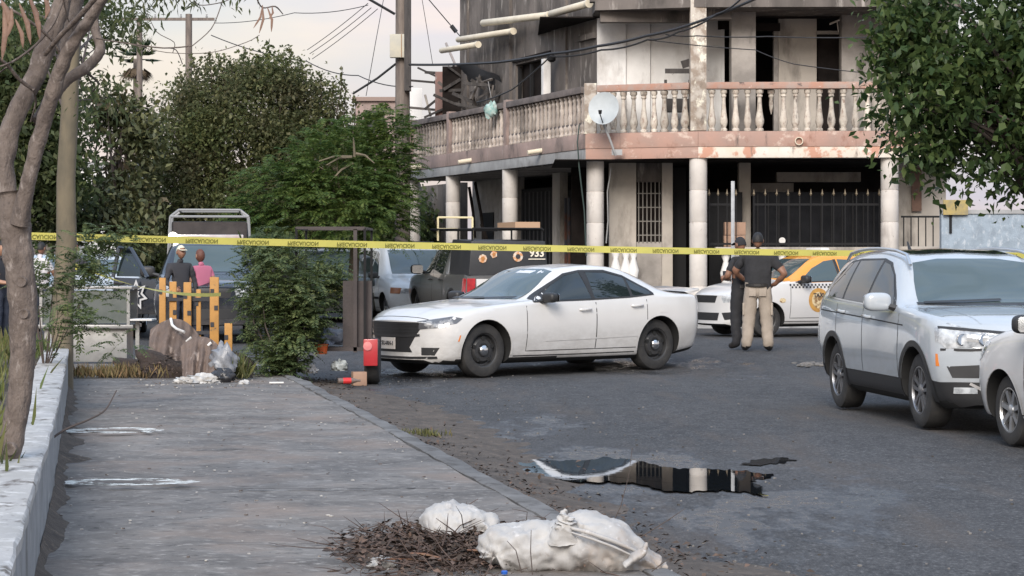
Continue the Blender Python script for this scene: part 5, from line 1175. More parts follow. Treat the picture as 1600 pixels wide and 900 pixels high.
# ================================================================ PEOPLE
def person(label, loc, face, Hh, cloth, pose, hair=True, extra=None):
    """face: heading in world radians. cloth: materials for shirt, pants, shoe, skin, hair. pose: joint overrides (metres at 1.75 m)"""
    J = dict(pel=(0, 0, .95), wst=(0, 0, 1.08), chs=(.0, 0, 1.27), nck=(-.01, 0, 1.45), hd=(.01, 0, 1.53),
             shL=(-.01, .178, 1.385), elL=(-.03, .27, 1.13), wrL=(.06, .27, .90), haL=(.09, .265, .84),
             hpL=(0, .095, .90), knL=(.02, .115, .50), anL=(-.02, .125, .10), toL=(.13, .14, .05))
    for k in list(J):
        if k.endswith('L'): x, y, z = J[k]; J[k[:-1] + 'R'] = (x, -y, z)
    J.update(pose)
    B = [('pel', 'wst', 'shirt'), ('wst', 'chs', 'shirt'), ('chs', 'nck', 'shirt'), ('nck', 'hd', 'skin')]
    for s_ in 'LR':
        B += [('chs', 'sh' + s_, 'shirt'), ('sh' + s_, 'el' + s_, cloth.get('sleeve', 'shirt')), ('el' + s_, 'wr' + s_, cloth.get('fore', 'skin')), ('wr' + s_, 'ha' + s_, 'skin'), ('pel', 'hp' + s_, 'pants'), ('hp' + s_, 'kn' + s_, 'pants'), ('kn' + s_, 'an' + s_, 'pants'), ('an' + s_, 'to' + s_, 'shoe')]
    rad = dict(pel=.15, wst=.142, chs=.155, nck=.062, hd=.06, sh=.072, el=.047, wr=.033, ha=.03, hp=.112, kn=.088, an=.068, to=.045); rad.update(cloth.get('rad', {}))
    names = list(J); bm = bmesh.new(); sk = bm.verts.layers.skin.verify(); vv = {}
    for n_ in names:
        v = bm.verts.new(J[n_]); vv[n_] = v; r_ = rad.get(n_, rad.get(n_[:2], .05)); v[sk].radius = (r_, r_); v[sk].use_root = (n_ == 'pel')
    for a, b, _ in B: bm.edges.new((vv[a], vv[b]))
    me = bpy.data.meshes.new('p'); bm.to_mesh(me); bm.free(); tmp = bpy.data.objects.new('p', me); col.objects.link(tmp)
    tmp.modifiers.new('s', 'SKIN').use_smooth_shade = True; sb = tmp.modifiers.new('u', 'SUBSURF'); sb.levels = 2; sb.render_levels = 2
    dg = bpy.context.evaluated_depsgraph_get(); nm = bpy.data.meshes.new_from_object(tmp.evaluated_get(dg)); bpy.data.objects.remove(tmp)
    keys = ['shirt', 'pants', 'shoe', 'skin']; mats = [cloth[k] for k in keys]
    P = np.empty(len(nm.vertices) * 3); nm.vertices.foreach_get('co', P); P = P.reshape(-1, 3)
    segs = [(np.array(J[a]), np.array(J[b]), keys.index(m_), a) for a, b, m_ in B]
    def nearest(p):
        best = None
        for a, b, k, nm_ in segs:
            t = np.clip(np.dot(p - a, b - a) / np.dot(b - a, b - a), 0, 1); d = np.linalg.norm(p - a - t * (b - a)) - rad.get(nm_, rad.get(nm_[:2], .05)) * .6
            if best is None or d < best[0]: best = (d, k, nm_, t)
        return best
    cut = cloth.get('cuff', .5)
    for poly in nm.polygons:
        d, k, nb, t = nearest(np.array(poly.center)); 
        if nb in ('shL', 'shR') and cloth.get('short', False) and t > cut: k = 3
        if nb in ('pel', 'wst', 'hpL', 'hpR') and k in (0, 1) and abs(poly.center.y) < .26: k = 0 if poly.center.z > .975 else 1
        if poly.center.z < .075: k = 2
        poly.material_index = k; poly.use_smooth = True
    for v in nm.vertices:                                      # cloth folds, flatter chest
        p = v.co
        if .9 < p.z < 1.5 and abs(p.y) < .2: p.x *= .86
        f = .0035 * (math.sin(31 * p.z + 23 * p.x + 17 * p.y) + math.sin(57 * p.z - 31 * p.y + 11 * p.x)) * (1 if p.z < .85 or .95 < p.z < 1.4 else 0)
        v.co = p + v.normal * f
    # head, ears, nose, hands joined into the same body mesh
    hx, hy, hz = J['hd']; hc = Vector((hx + .02, hy, hz + .105)); ex = MB(); ex.v = [tuple(v.co) for v in nm.vertices]; ex.f = [tuple(p_.vertices) for p_ in nm.polygons]; ex.m = [p_.material_index for p_ in nm.polygons]
    tilt = Matrix.Rotation(cloth.get('nod', 0), 3, 'Y') @ Matrix.Rotation(cloth.get('turn', 0), 3, 'Z')
    hb = MB().blob((0, 0, 0), (.095, .076, .118), 1, .0, 18, 14)
    hv = []
    for p_ in hb.v:
        x, y, z = p_
        if z < -.02: x += .012; y *= 1 - .9 * min(1, (-.02 - z) / .1) * .32
        if x > .03 and -.045 < z < .0 and abs(y) < .02: x += .022 * (1 - abs(y) / .02)          # nose
        if x > .05 and .005 < z < .03 and .015 < abs(y) < .05: x -= .008                         # eye sockets
        if x > .05 and -.075 < z < -.055 and abs(y) < .03: x += .006                             # lips
        hv.append(hc + tilt @ Vector((x, y, z)))
    ex.add(hv, hb.f, 3)
    for s_ in (1, -1): ex.blob(hc + tilt @ Vector((-.005, s_ * .078, -.01)), (.02, .01, .032), 2, .05, 8, 6, mi=3)
    for s_ in 'LR':
        w_, h_ = Vector(J['wr' + s_]), Vector(J['ha' + s_]); d = (h_ - w_).normalized(); sd_ = 1 if s_ == 'L' else -1
        side = d.cross(Vector((0, sd_, 0.2))).normalized(); nrm = d.cross(side).normalized()
        ex.blob(h_ + d * .02, (.043, .043, .043), 3, 0, 8, 6, mi=3)
        for k, (o_, L_) in enumerate(((-.03, .062), (-.01, .075), (.01, .08), (.03, .07))):
            a = h_ + d * .045 + side * o_; ex.tube([a, a + d * L_ * .55, a + d * L_ * .85 + nrm * .02 * sd_], [.010, .009, .006], 5, 3)
        a = h_ + d * .0 - side * .035; ex.tube([a, a - side * .03 + d * .03, a - side * .03 + d * .06], [.011, .010, .007], 5, 3)
    k = Hh / 1.75
    o = thing('person', label, 'person', loc, face)
    ex.v = [(x * k, y * k, z * k) for x, y, z in ex.v]
    ex.build('body', mats, o, smooth=80)
    if hair:
        cap = MB(); hb = MB().blob((0, 0, 0), (.103, .084, .124), 1, .02, 18, 14); keep = []
        vs2 = [Vector(p_) for p_ in hb.v]
        for f in hb.f:
            c_ = sum((vs2[i] for i in f), Vector()) / len(f)
            if c_.z > .035 + .55 * max(0, c_.x) or (c_.x < -.0 and c_.z > cloth.get('hairlow', -.04)): keep.append(f)
        cap.add([(hc + tilt @ p_) * k for p_ in vs2], keep); cap.build(cloth.get('hairname', 'hair'), cloth['hair'], o, smooth=60)
        if cloth.get('brim'): MB().prism([(hc + tilt @ Vector(q)) * k for q in ((.07, -.07, .04), (.16, -.05, .03), (.18, 0, .03), (.16, .05, .03), (.07, .07, .04))], (0, 0, .008)).build('cap_brim', cloth['hair'], o)
    if extra: extra(o, k, J)
    return o
sk1 = M('brown skin', (.26, .135, .085), .55, (.22, .11, .07), scale=8); sk2 = M('tan skin', (.33, .18, .115), .55)
blk = M('black uniform cloth', (.014, .014, .016), .85, (.022, .022, .025), scale=9, bump=.4, bscale=25); khk = M('khaki trouser cloth', (.36, .305, .25), .85, (.29, .245, .20), scale=7, bump=.5, bscale=22, stretch=(1, 1, .6))
shoe = M('dark boot leather', (.02, .018, .017), .5); hairb = M('black hair', (.012, .011, .011), .6, bump=.6, bscale=90); wht = M('white shirt cloth', (.62, .60, .60), .85, (.42, .40, .42), scale=6, bump=.4, bscale=20)
pnk = M('pink shirt cloth', (.42, .13, .20), .85); drk = M('dark jacket cloth', (.03, .03, .035), .85, bump=.3, bscale=20); jean = M('dark jeans cloth', (.03, .036, .055), .9, bump=.3, bscale=30)
def belt_kit(o, k, J):
    MB().lathe([(.150 * k, -.03), (.166 * k, -.025), (.166 * k, .025), (.150 * k, .03)], (0, 0, .985 * k), 24, cap=False).build('belt', shoe, o).scale = (.9, 1.02, 1)
    MB().box((-.02, -.19 * k, .90 * k), (.09, .05, .16)).build('holster', shoe, o, bevel=.01)
def cargo(o, k, J):
    for s_ in (1, -1): MB().box((.0, s_ * .205 * k, .63 * k), (.15, .035, .19)).build('cargo_pocket', khk, o, bevel=.012)
    for s_ in (1, -1): MB().box((-.135 * k, s_ * .075 * k, .875 * k), (.012, .11, .12)).build('back_pocket', khk, o, bevel=.006)
    MB().lathe([(.165 * k, -.03), (.186 * k, -.02), (.186 * k, .02), (.165 * k, .03)], (0, 0, .98 * k), 24, cap=False).build('belt', shoe, o).scale = (.9, 1.02, 1)
Yo = 33.4; q = at(1184, 550, Yo)
person('man in black polo and khaki cargo trousers standing hand on hip by the taxi', (q.x, Yo, rise(Yo) + .005), R(82), 1.83,
       dict(shirt=blk, pants=khk, shoe=shoe, skin=sk1, hair=hairb, short=True, cuff=.62, rad=dict(wst=.178, chs=.185, pel=.168, hp=.13, kn=.105, an=.085, sh=.085, el=.06), nod=.05),
       dict(shR=(-.01, -.205, 1.375), shL=(-.01, .205, 1.375), elR=(-.06, -.40, 1.14), wrR=(.10, -.24, .99), haR=(.15, -.19, .97), elL=(.05, .34, 1.17), wrL=(.22, .20, 1.05), haL=(.26, .14, 1.05), anR=(.02, -.15, .10), toR=(.16, -.18, .05), anL=(-.03, .16, .10), toL=(.10, .20, .05), knR=(.04, -.13, .5), knL=(.02, .13, .5)), extra=cargo)
Yo = 33.9; q = at(1159, 550, Yo)
def phone(o, k, J):
    belt_kit(o, k, J); MB().box((.36 * k, .02, 1.15 * k), (.08, .012, .15)).build('phone', m_ink, o)
person('officer in all-black uniform and cap looking down at a phone', (q.x, Yo, rise(Yo) + .005), R(128), 1.76,
       dict(shirt=blk, pants=blk, shoe=shoe, skin=sk1, hair=blk, short=True, cuff=.6, nod=.25, hairname='cap', brim=True, rad=dict(wst=.15, hp=.115, kn=.09, an=.075)),
       dict(elL=(.05, .27, 1.13), wrL=(.28, .12, 1.10), haL=(.34, .07, 1.11), elR=(.05, -.26, 1.13), wrR=(.27, -.10, 1.08), haR=(.33, -.05, 1.10)), extra=phone)
Yo = 35.6; q = at(282, 550, Yo)
person('man in black with a pale cap behind the orange barrier posts', (q.x, Yo, rise(Yo)), R(-60), 1.64, dict(shirt=drk, pants=jean, shoe=shoe, skin=sk1, hair=M('pale cap cloth', (.62, .58, .45), .85), fore='shirt', hairname='cap', brim=True),
       dict(elR=(.02, -.28, 1.12), wrR=(.2, -.2, 1.0), haR=(.26, -.17, .98)))
Yo = 35.9; q = at(314, 550, Yo)
person('woman in a pink top with reddish-brown hair near the barrier', (q.x, Yo, rise(Yo)), R(130), 1.58, dict(shirt=pnk, pants=jean, shoe=shoe, skin=sk2, hair=M('reddish brown hair', (.11, .04, .025), .6, bump=.6, bscale=80), hairlow=-.12, short=True), {})
Yo = 41.0; q = at(63, 520, Yo)
person('man in a loose white shirt standing with his back turned under the trees', (q.x, Yo, rise(Yo)), R(60), 1.73, dict(shirt=wht, pants=jean, shoe=shoe, skin=sk1, hair=hairb, fore='skin', short=True, cuff=.7, rad=dict(wst=.175, chs=.18, pel=.17)), dict(elR=(.08, -.28, 1.15), wrR=(.25, -.2, 1.05), haR=(.31, -.17, 1.04)))
Yo = 40.0; q = at(116, 520, Yo)
def vest(o, k, J):
    for z_ in (1.12, 1.24): MB().lathe([(.176 * k, -.018), (.18 * k, 0), (.176 * k, .018)], (0, 0, z_ * k), 20, cap=False).build('reflective_stripe', M('reflective yellow', (.62, .55, .10), .5), o).scale = (.88, 1, 1)
person('officer in dark uniform with yellow reflective stripes beyond the slim trunk', (q.x, Yo, rise(Yo)), R(-80), 1.74, dict(shirt=drk, pants=drk, shoe=shoe, skin=sk1, hair=hairb, fore='shirt', rad=dict(wst=.16, chs=.172)), {}, extra=vest)
Yo = 34.0; q = at(0, 540, Yo)
person('man in dark clothes with bare forearms at the edge of the planting bed', (q.x, Yo, rise(Yo)), R(-20), 1.70, dict(shirt=drk, pants=jean, shoe=shoe, skin=sk2, hair=hairb, short=True, cuff=.5), dict(elR=(.06, -.26, 1.12), wrR=(.28, -.18, 1.08), haR=(.34, -.15, 1.08), elL=(.06, .26, 1.12), wrL=(.28, .1, 1.06), haL=(.34, .07, 1.06)))
# ================================================================ TREES AND PLANTS
def rand_dirs(n, rng): v = rng.normal(size=(n, 3)); return v / np.linalg.norm(v, axis=1, keepdims=True)
def leaves_mesh(name, pos, axis, nrm, length, width, fold=.25):
    "one folded quad per leaf, vectorised"
    n = len(pos); side = np.cross(axis, nrm); side /= np.linalg.norm(side, axis=1, keepdims=True) + 1e-9; nn = np.cross(side, axis)
    L = np.asarray(length)[:, None]; W = np.asarray(width)[:, None]
    V = np.stack([pos, pos + axis * L * .45 + side * W + nn * W * fold, pos + axis * L - nn * L * .08, pos + axis * L * .45 - side * W + nn * W * fold], 1).reshape(-1, 3)
    me = bpy.data.meshes.new(name); me.vertices.add(n * 4); me.vertices.foreach_set('co', V.ravel()); me.loops.add(n * 4); me.loops.foreach_set('vertex_index', np.arange(n * 4, dtype=np.int32))
    me.polygons.add(n); me.polygons.foreach_set('loop_start', np.arange(0, n * 4, 4, dtype=np.int32)); me.update(); me.validate(); return me
def ell_px(px, py, Y, rx, rz, ry=None):
    c = at(px, py, Y); k = Y / F_PX; return (np.array(c), np.array((rx * k, (ry if ry else (rx + rz) * .45 * k), rz * k)))
def clumps(ells, n, rng, shell=2.2, gap=.0, freq=.8):
    vol = np.array([np.prod(e[1]) ** .8 for e in ells]); idx = rng.choice(len(ells), n, p=vol / vol.sum()); d = rand_dirs(n, rng); r = rng.random(n) ** (1 / shell)
    C = np.array([ells[i][0] + d[k] * r[k] * ells[i][1] for k, i in enumerate(idx)])
    if gap:
        from mathutils import noise as nn
        C = np.array([c for c in C if nn.noise(Vector(c * freq)) > gap - 1])
    return C
def leafy(ells, ncl, per, sig, length, aspect, rng, droop=.35, shell=2.2, gap=0, freq=.8):
    C = clumps(ells, ncl, rng, shell, gap, freq); pos = np.repeat(C, per, 0) + rng.normal(size=(len(C) * per, 3)) * sig
    n = len(pos); ax = rand_dirs(n, rng); ax[:, 2] -= droop; ax /= np.linalg.norm(ax, axis=1, keepdims=True)
    nr = rand_dirs(n, rng) * .8; nr[:, 2] += .9; L = length * rng.uniform(.42, 1.35, n)
    return C, pos, ax, nr, L, L * aspect * rng.uniform(.8, 1.2, n)
def fronds(C, rng, L, pairs, leaflet, wid, droop=.5, spread=1.0, centre=None, up=.35):
    "pinnate leaves: arching midrib with paired leaflets"
    P, A, Nn, Ls, Ws = [], [], [], [], []
    d = rand_dirs(len(C), rng); d[:, 2] = d[:, 2] * .5 + up
    if centre is not None: o = C - centre; o /= np.linalg.norm(o, axis=1, keepdims=True) + 1e-6; d = d * .8 + o
    d /= np.linalg.norm(d, axis=1, keepdims=True); ln = L * rng.uniform(.65, 1.2, len(C))
    for k in range(pairs):
        t = (k + .5) / pairs; p = C + d * (ln * t)[:, None]; p[:, 2] -= droop * ln * t * t
        tan = d.copy(); tan[:, 2] -= 2 * droop * t; tan /= np.linalg.norm(tan, axis=1, keepdims=True)
        side = np.cross(tan, np.array((0, 0, 1.0))); side /= np.linalg.norm(side, axis=1, keepdims=True) + 1e-9; upv = np.cross(side, tan)
        ll = leaflet * (1 - .75 * abs(t - .45)) * ln / L
        for s_ in (1, -1):
            a = side * s_ + tan * .45; a[:, 2] -= .25; a += rng.normal(size=a.shape) * .12; a /= np.linalg.norm(a, axis=1, keepdims=True)
            P.append(p); A.append(a); Nn.append(upv + rng.normal(size=a.shape) * .2); Ls.append(ll); Ws.append(ll * wid)
    return np.concatenate(P), np.concatenate(A), np.concatenate(Nn), np.concatenate(Ls), np.concatenate(Ws)
def shift(me, o): me.transform(inv(o)); return me
def tree(name, label, base, cat='tree', group=None): return thing(name, label, cat, base, group=group)
def limbs(o, tips, start, rng, r0, mat, name='limb', bend=.15, n=6):
    mb = MB()
    for t in tips:
        a = Vector(start[rng.integers(len(start))]); b = Vector(t); m = (a + b) / 2 + Vector(rng.normal(size=3) * bend) + Vector((0, 0, bend)); mb.tube([a, (a + m) / 2, m, (m + b) / 2, b], [r0, r0 * .8, r0 * .55, r0 * .35, r0 * .12], n, cap=False)
    mb.build(name, mat, o, world=True, smooth=60)
m_bark = M('smooth grey-brown bark', (.165, .132, .112), .85, (.09, .07, .06), scale=14, bump=1.0, bscale=34, bdist=.02, stretch=(1, 1, .5), stains=(((.05, .038, .034), 11, .60, .72, (1, 1, .8)), ((.29, .25, .225), 22, .58, .70, (1, 1, .5)), ((.04, .03, .027), 5, .66, .78, (1, 1, .6))))
m_bark2 = M('yellow-green bark', (.165, .135, .088), .85, (.10, .086, .06), scale=5, bump=.6, bscale=20, stretch=(1, 1, .4))
m_bark3 = M('dark twig bark', (.075, .058, .05), .9)
def leafmat(name, c, c2, tr=.3, isl=.35, rough=.5): return M(name, c, rough, c2, scale=1.1, lo=.35, hi=.65, transl=tr, island=isl, spec=.35)
lf_ficus = leafmat('ficus leaf', (.075, .115, .036), (.05, .085, .03), .42, .5, .4); lf_dark = leafmat('dusty olive leaf', (.135, .165, .06), (.14, .135, .07), .55, .5); lf_poin = leafmat('fresh green leaflet', (.115, .165, .04), (.075, .13, .036), .52, .4)
lf_mesq = leafmat('mesquite leaflet', (.12, .155, .06), (.085, .12, .05), .42, .45); lf_back = leafmat('muted green leaf', (.08, .115, .045), (.10, .115, .05), .5, .45); lf_grass = leafmat('grass blade', (.11, .15, .04), (.15, .13, .06), .3, .4)  # lf_back: muted green for the background and forked trees
# ---- broad-leaved tree at the right edge
rng = np.random.default_rng(5)
T = tree('ficus_tree', 'dense glossy broad-leaved tree overhanging the parked SUV', (at(1655, 600, 31.5).x, 31.5, 0))
el = [ell_px(1520, 110, 31.3, 140, 150), ell_px(1440, 150, 31, 95, 105), ell_px(1600, 200, 31.5, 120, 125), ell_px(1480, 235, 31, 85, 75), ell_px(1400, 40, 31, 50, 60), ell_px(1385, 195, 30.9, 50, 55), ell_px(1430, 10, 31.2, 70, 60), ell_px(1640, 60, 31.5, 120, 150)]
C, pos, ax, nr, L, W = leafy(el, 1250, 15, .16, .155, .27, rng, .5, 2.4, .70, 1.3)
# the leaves that show largest (nearest the road) are single parts
ordr = np.argsort(pos[:, 1]); px_ = pos[:, 0] / pos[:, 1] * F_PX + 800; ordr = ordr[(px_[ordr] < 1600)]; big = ordr[:1200:5][:240]; mask = np.ones(len(pos), bool); mask[big] = False
o = link('crown', shift(leaves_mesh('crown', pos[mask], ax[mask], nr[mask], L[mask], W[mask]), T), lf_ficus, T); o['kind'] = 'stuff'
ml = leaves_mesh('leaf', np.zeros((1, 3)), np.array([[0, 1.0, 0]]), np.array([[0, 0, 1.0]]), [1.0], [.27]); ml.materials.append(lf_ficus)
Ti = inv(T)
for i in big:
    q = bpy.data.objects.new('leaf', ml); col.objects.link(q); q.parent = T; y = Vector(ax[i]).normalized(); z = Vector(nr[i]); z = (z - y * z.dot(y)).normalized(); x = y.cross(z)
    q.matrix_local = Matrix.Translation(Ti @ Vector(pos[i])) @ Matrix((x, y, z)).transposed().to_4x4() @ Matrix.Scale(float(L[i]), 4)
tb = at(1655, 600, 31.5); MB().tube([(tb.x, 31.5, -.05), (tb.x + .03, 31.5, .9), (tb.x - .05, 31.45, 1.9), (tb.x - .1, 31.4, 2.7)], [.2, .15, .14, .13], 10).build('trunk', m_bark, T, world=True, smooth=60)
limbs(T, C[::22], [(tb.x - .1, 31.4, 2.6), (tb.x - .05, 31.45, 2.1)], rng, .05, m_bark3, 'limb', .2)
# ---- dusty tree in the middle distance
rng = np.random.default_rng(8)
T = tree('dusty_tree', 'large dusty olive-brown tree with ragged top behind the police pickup', (at(400, 500, 50).x, 50, rise(50)))
el = [ell_px(400, 205, 50, 120, 115), ell_px(310, 240, 50, 85, 120), ell_px(480, 215, 50.5, 75, 95), ell_px(340, 150, 50, 70, 60), ell_px(260, 300, 49.5, 60, 90), ell_px(545, 260, 51, 60, 85), ell_px(390, 330, 49.5, 160, 60), ell_px(420, 130, 50, 60, 45)]
C, pos, ax, nr, L, W = leafy(el, 4800, 21, .18, .10, .30, rng, .1, 2.3, .78, 1.5)
# upright sprigs along the top
sp = [(at(x, y, 50)) for x, y in ((300, 88), (325, 82), (345, 92), (380, 78), (405, 85), (420, 66), (440, 84), (452, 74), (470, 95), (500, 118), (520, 130), (535, 108), (555, 150), (280, 110), (360, 95), (540, 130))]
Sp = []; sm = MB()
for p in sp:
    b = Vector(p) - Vector((rng.normal() * .1, 0, 1.0)); sm.tube([b, (Vector(p) + b) / 2 + Vector((.04, 0, 0)), p], [.018, .012, .004], 5)
    for k in range(70): u = rng.random(); q = b.lerp(Vector(p), u); Sp.append(np.array(q) + rng.normal(size=3) * (.10 * (1.1 - u)))
Sp = np.array(Sp); n = len(Sp); a2 = rand_dirs(n, rng); a2[:, 2] += .5; a2 /= np.linalg.norm(a2, axis=1, keepdims=True)
pos = np.concatenate([pos, Sp]); ax = np.concatenate([ax, a2]); nr = np.concatenate([nr, rand_dirs(n, rng)]); L = np.concatenate([L, np.full(n, .11)]); W = np.concatenate([W, np.full(n, .032)])
o = link('crown', shift(leaves_mesh('crown', pos, ax, nr, L, W), T), lf_dark, T); o['kind'] = 'stuff'
sm.build('sprig', m_bark3, T, world=True); b = Vector((at(400, 500, 50).x, 50, 0)); MB().tube([b, b + Vector((.1, 0, 1.2)), b + Vector((0, .1, 2.2))], [.24, .19, .15], 8).build('trunk', m_bark3, T, world=True, smooth=60)
limbs(T, C[::140], [tuple(b + Vector((0, .1, 2.1))), tuple(b + Vector((.1, 0, 1.4)))], rng, .07, m_bark3)
# ---- feathery bright-green tree before the arcade
rng = np.random.default_rng(12)
T = tree('flame_tree', 'bright green feathery-leaved tree beside the dark end of the arcade', (at(535, 510, 44).x, 44, rise(44)))
el = [ell_px(540, 270, 44, 100, 80), ell_px(600, 240, 44.4, 55, 75), ell_px(450, 310, 43.6, 85, 60), ell_px(530, 330, 43.4, 110, 55), ell_px(605, 320, 44, 45, 60), ell_px(400, 345, 43.4, 50, 40)]
C = clumps(el, 2600, rng, 3.0); ctr = np.array(at(530, 330, 44.2)); ctr[2] -= .5
P, A, Nn_, Ls, Ws = fronds(C, rng, .46, 15, .12, .115, .55, centre=ctr, up=.25)
o = link('crown', shift(leaves_mesh('crown', P, A, Nn_, Ls, Ws, .1), T), lf_poin, T); o['kind'] = 'stuff'
b = Vector((at(548, 510, 44).x, 44, rise(44))); MB().tube([b, b + Vector((.05, 0, 1.0)), b + Vector((.1, 0, 2.0)), b + Vector((0, -.05, 3.0))], [.13, .11, .09, .05], 8).build('trunk', m_bark2, T, world=True, smooth=60)
mb = MB()
for pa, pb in (((550, 245), (510, 258)), ((550, 245), (498, 252)), ((552, 255), (515, 285)), ((556, 240), (585, 255)), ((554, 245), (552, 215))): mb.tube([at(*pa, 43.0), (at(*pa, 43.0) + at(*pb, 42.9)) / 2 + Vector((0, 0, .06)), at(*pb, 42.9)], [.03, .022, .01], 5)
mb.build('bare_branch', m_bark2, T, world=True); limbs(T, C[::120], [tuple(b + Vector((.1, 0, 2.0))), tuple(b + Vector((0, -.05, 2.9)))], rng, .04, m_bark2)
# ---- kerbside mesquite shrub
def shrub(name, label, base, el, n, L, pairs, lft, mat, seed, stem_r=.03, cat='shrub', wid=.16, droop=.35):
    rng = np.random.default_rng(seed); T = tree(name, label, base, cat); C = clumps(el, n, rng, 2.0, .70, 2.0)
    P, A, Nn_, Ls, Ws = fronds(C, rng, L, pairs, lft, wid, droop, up=.3)
    o = link('foliage', shift(leaves_mesh('foliage', P, A, Nn_, Ls, Ws, .1), T), mat, T); o['kind'] = 'stuff'
    limbs(T, C[::max(1, len(C) // (16 if cat == 'shrub' else 9))], [tuple(base)], rng, stem_r, m_bark3, 'stem', .12, 5); return T
g = gp(455, 592)
shrub('mesquite_shrub', 'tall feathery green shrub growing at the kerb in front of the cart', (gp(455, 600).x, 26.7, .0), [ell_px(445, 480, 26.9, 70, 105, .45), ell_px(405, 440, 27.4, 40, 75), ell_px(472, 490, 26.7, 36, 70), ell_px(435, 562, 26.5, 50, 34), ell_px(425, 395, 27.6, 45, 45), ell_px(515, 440, 27.6, 35, 45)], 2300, .24, 9, .07, lf_mesq, 21, .016, wid=.2)
# ---- sapling and weeds in the planting bed
g = at(70, 600, 20.0)
shrub('young_mesquite', 'young feathery sapling arching out of the planting bed', (g.x, 20.0, SWZ + WH - .1), [ell_px(135, 420, 20.2, 60, 60), ell_px(120, 510, 19.8, 60, 50), ell_px(170, 372, 20.3, 50, 26), ell_px(60, 440, 20, 35, 60), ell_px(165, 540, 19.5, 55, 22)], 520, .19, 9, .055, lf_mesq, 31, .008, 'sapling', .2)
# ---- slim pale trunk and the darker trees behind it
rng = np.random.default_rng(33)
b = at(97, 545, 23.4); b.z = .12
T = tree('slim_tree', 'slim straight yellowish trunk with high thin crown behind the planter', tuple(b))
MB().tube([b, at(98, 470, 23.4), at(104, 380, 23.4), at(103, 280, 23.4), at(108, 190, 23.4), at(112, 90, 23.4), at(118, -30, 23.4), at(122, -120, 23.4)], [.12, .115, .11, .10, .095, .085, .07, .05], 10).build('trunk', m_bark2, T, world=True, smooth=60)
el = [ell_px(110, 20, 25.8, 90, 60), ell_px(180, 40, 26, 50, 40), ell_px(60, 60, 25.5, 60, 60), ell_px(130, 140, 26.0, 45, 30)]
C, pos, ax, nr, L, W = leafy(el, 260, 12, .12, .09, .22, rng, .6, 2, .8, 2.2); o = link('crown', shift(leaves_mesh('crown', pos, ax, nr, L, W), T), lf_back, T); o['kind'] = 'stuff'
limbs(T, C[::9], [tuple(at(112, 90, 23.4)), tuple(at(108, 190, 23.4))], rng, .02, m_bark3, 'limb', .1, 5)
def back_tree(name, label, px, Y, el, ncl, per, sig, ln, seed, mat, gap=.75, asp=.25):
    rng = np.random.default_rng(seed); T = tree(name, label, (at(px, 500, Y).x, Y, rise(Y)))
    C, pos, ax, nr, L, W = leafy(el, ncl, per, sig, ln, asp, rng, .5, 2.2, gap, 1.0); o = link('crown', shift(leaves_mesh('crown', pos, ax, nr, L, W), T), mat, T); o['kind'] = 'stuff'
    b = Vector((at(px, 500, Y).x, Y, rise(Y))); MB().tube([b, b + Vector((.1, 0, 1.5)), b + Vector((0, 0, 3.2))], [.2, .15, .1], 8).build('trunk', m_bark3, T, world=True, smooth=60)
    limbs(T, C[::max(1, len(C) // 16)], [tuple(b + Vector((0, 0, 2.8))), tuple(b + Vector((.1, 0, 1.8)))], rng, .05, m_bark3, 'limb', .25, 5); return T
back_tree('shade_tree', 'dark leafy tree rising behind the forked trunk at the far left', 20, 44, [ell_px(20, 120, 44, 90, 130), ell_px(60, 250, 44, 80, 90), ell_px(-20, 300, 44, 70, 80), ell_px(70, 330, 45, 60, 40)], 1500, 18, .28, .17, 41, lf_back, .7)
back_tree('drooping_tree', 'thin drooping tree with brown withered leaves left of the dusty tree', 185, 47, [ell_px(185, 290, 47, 55, 60), ell_px(170, 180, 47, 40, 50), ell_px(215, 210, 47, 35, 50), ell_px(150, 340, 46, 60, 40), ell_px(200, 350, 46, 50, 50)], 620, 16, .22, .17, 43, M('withered leaf', (.10, .11, .045), .6, (.13, .085, .055), scale=1.0, lo=.55, hi=.66, transl=.2, island=.4), .78)
back_tree('grove_tree', 'dark green tree filling the gap beyond the off-road wagon', 560, 60, [ell_px(560, 340, 60, 90, 60), ell_px(440, 370, 58, 120, 60), ell_px(300, 390, 56, 120, 50), ell_px(640, 360, 62, 40, 50)], 1700, 16, .35, .22, 47, lf_back, .5)
# ---- forked foreground tree standing in the bed
T = tree('forked_tree', 'forked smooth grey-barked tree with hanging brown pods in the planting bed', tuple(at(4, 755, 10.6)))
def br(pts, Y0, Y1=None, n=12):
    Y1 = Y1 or Y0; out_ = []; rr = []
    for i, (x, y, w_) in enumerate(pts): Y = Y0 + (Y1 - Y0) * i / (len(pts) - 1); out_.append(at(x, y, Y)); rr.append(w_ / 2 * Y / F_PX)
    sm_, rs = [], []                                           # smooth the polyline
    for i in range(len(out_) - 1):
        a, b_, c_, d = out_[max(i - 1, 0)], out_[i], out_[i + 1], out_[min(i + 2, len(out_) - 1)]
        for k in range(4): t = k / 4; sm_.append((2 * t**3 - 3 * t**2 + 1) * b_ + (t**3 - 2 * t**2 + t) * (c_ - a) * .45 + (-2 * t**3 + 3 * t**2) * c_ + (t**3 - t**2) * (d - b_) * .45); rs.append((rr[i] + (rr[i + 1] - rr[i]) * t) * (1 + .05 * math.sin(7 * t + i * 3)))
    sm_.append(out_[-1]); rs.append(rr[-1]); return sm_, rs
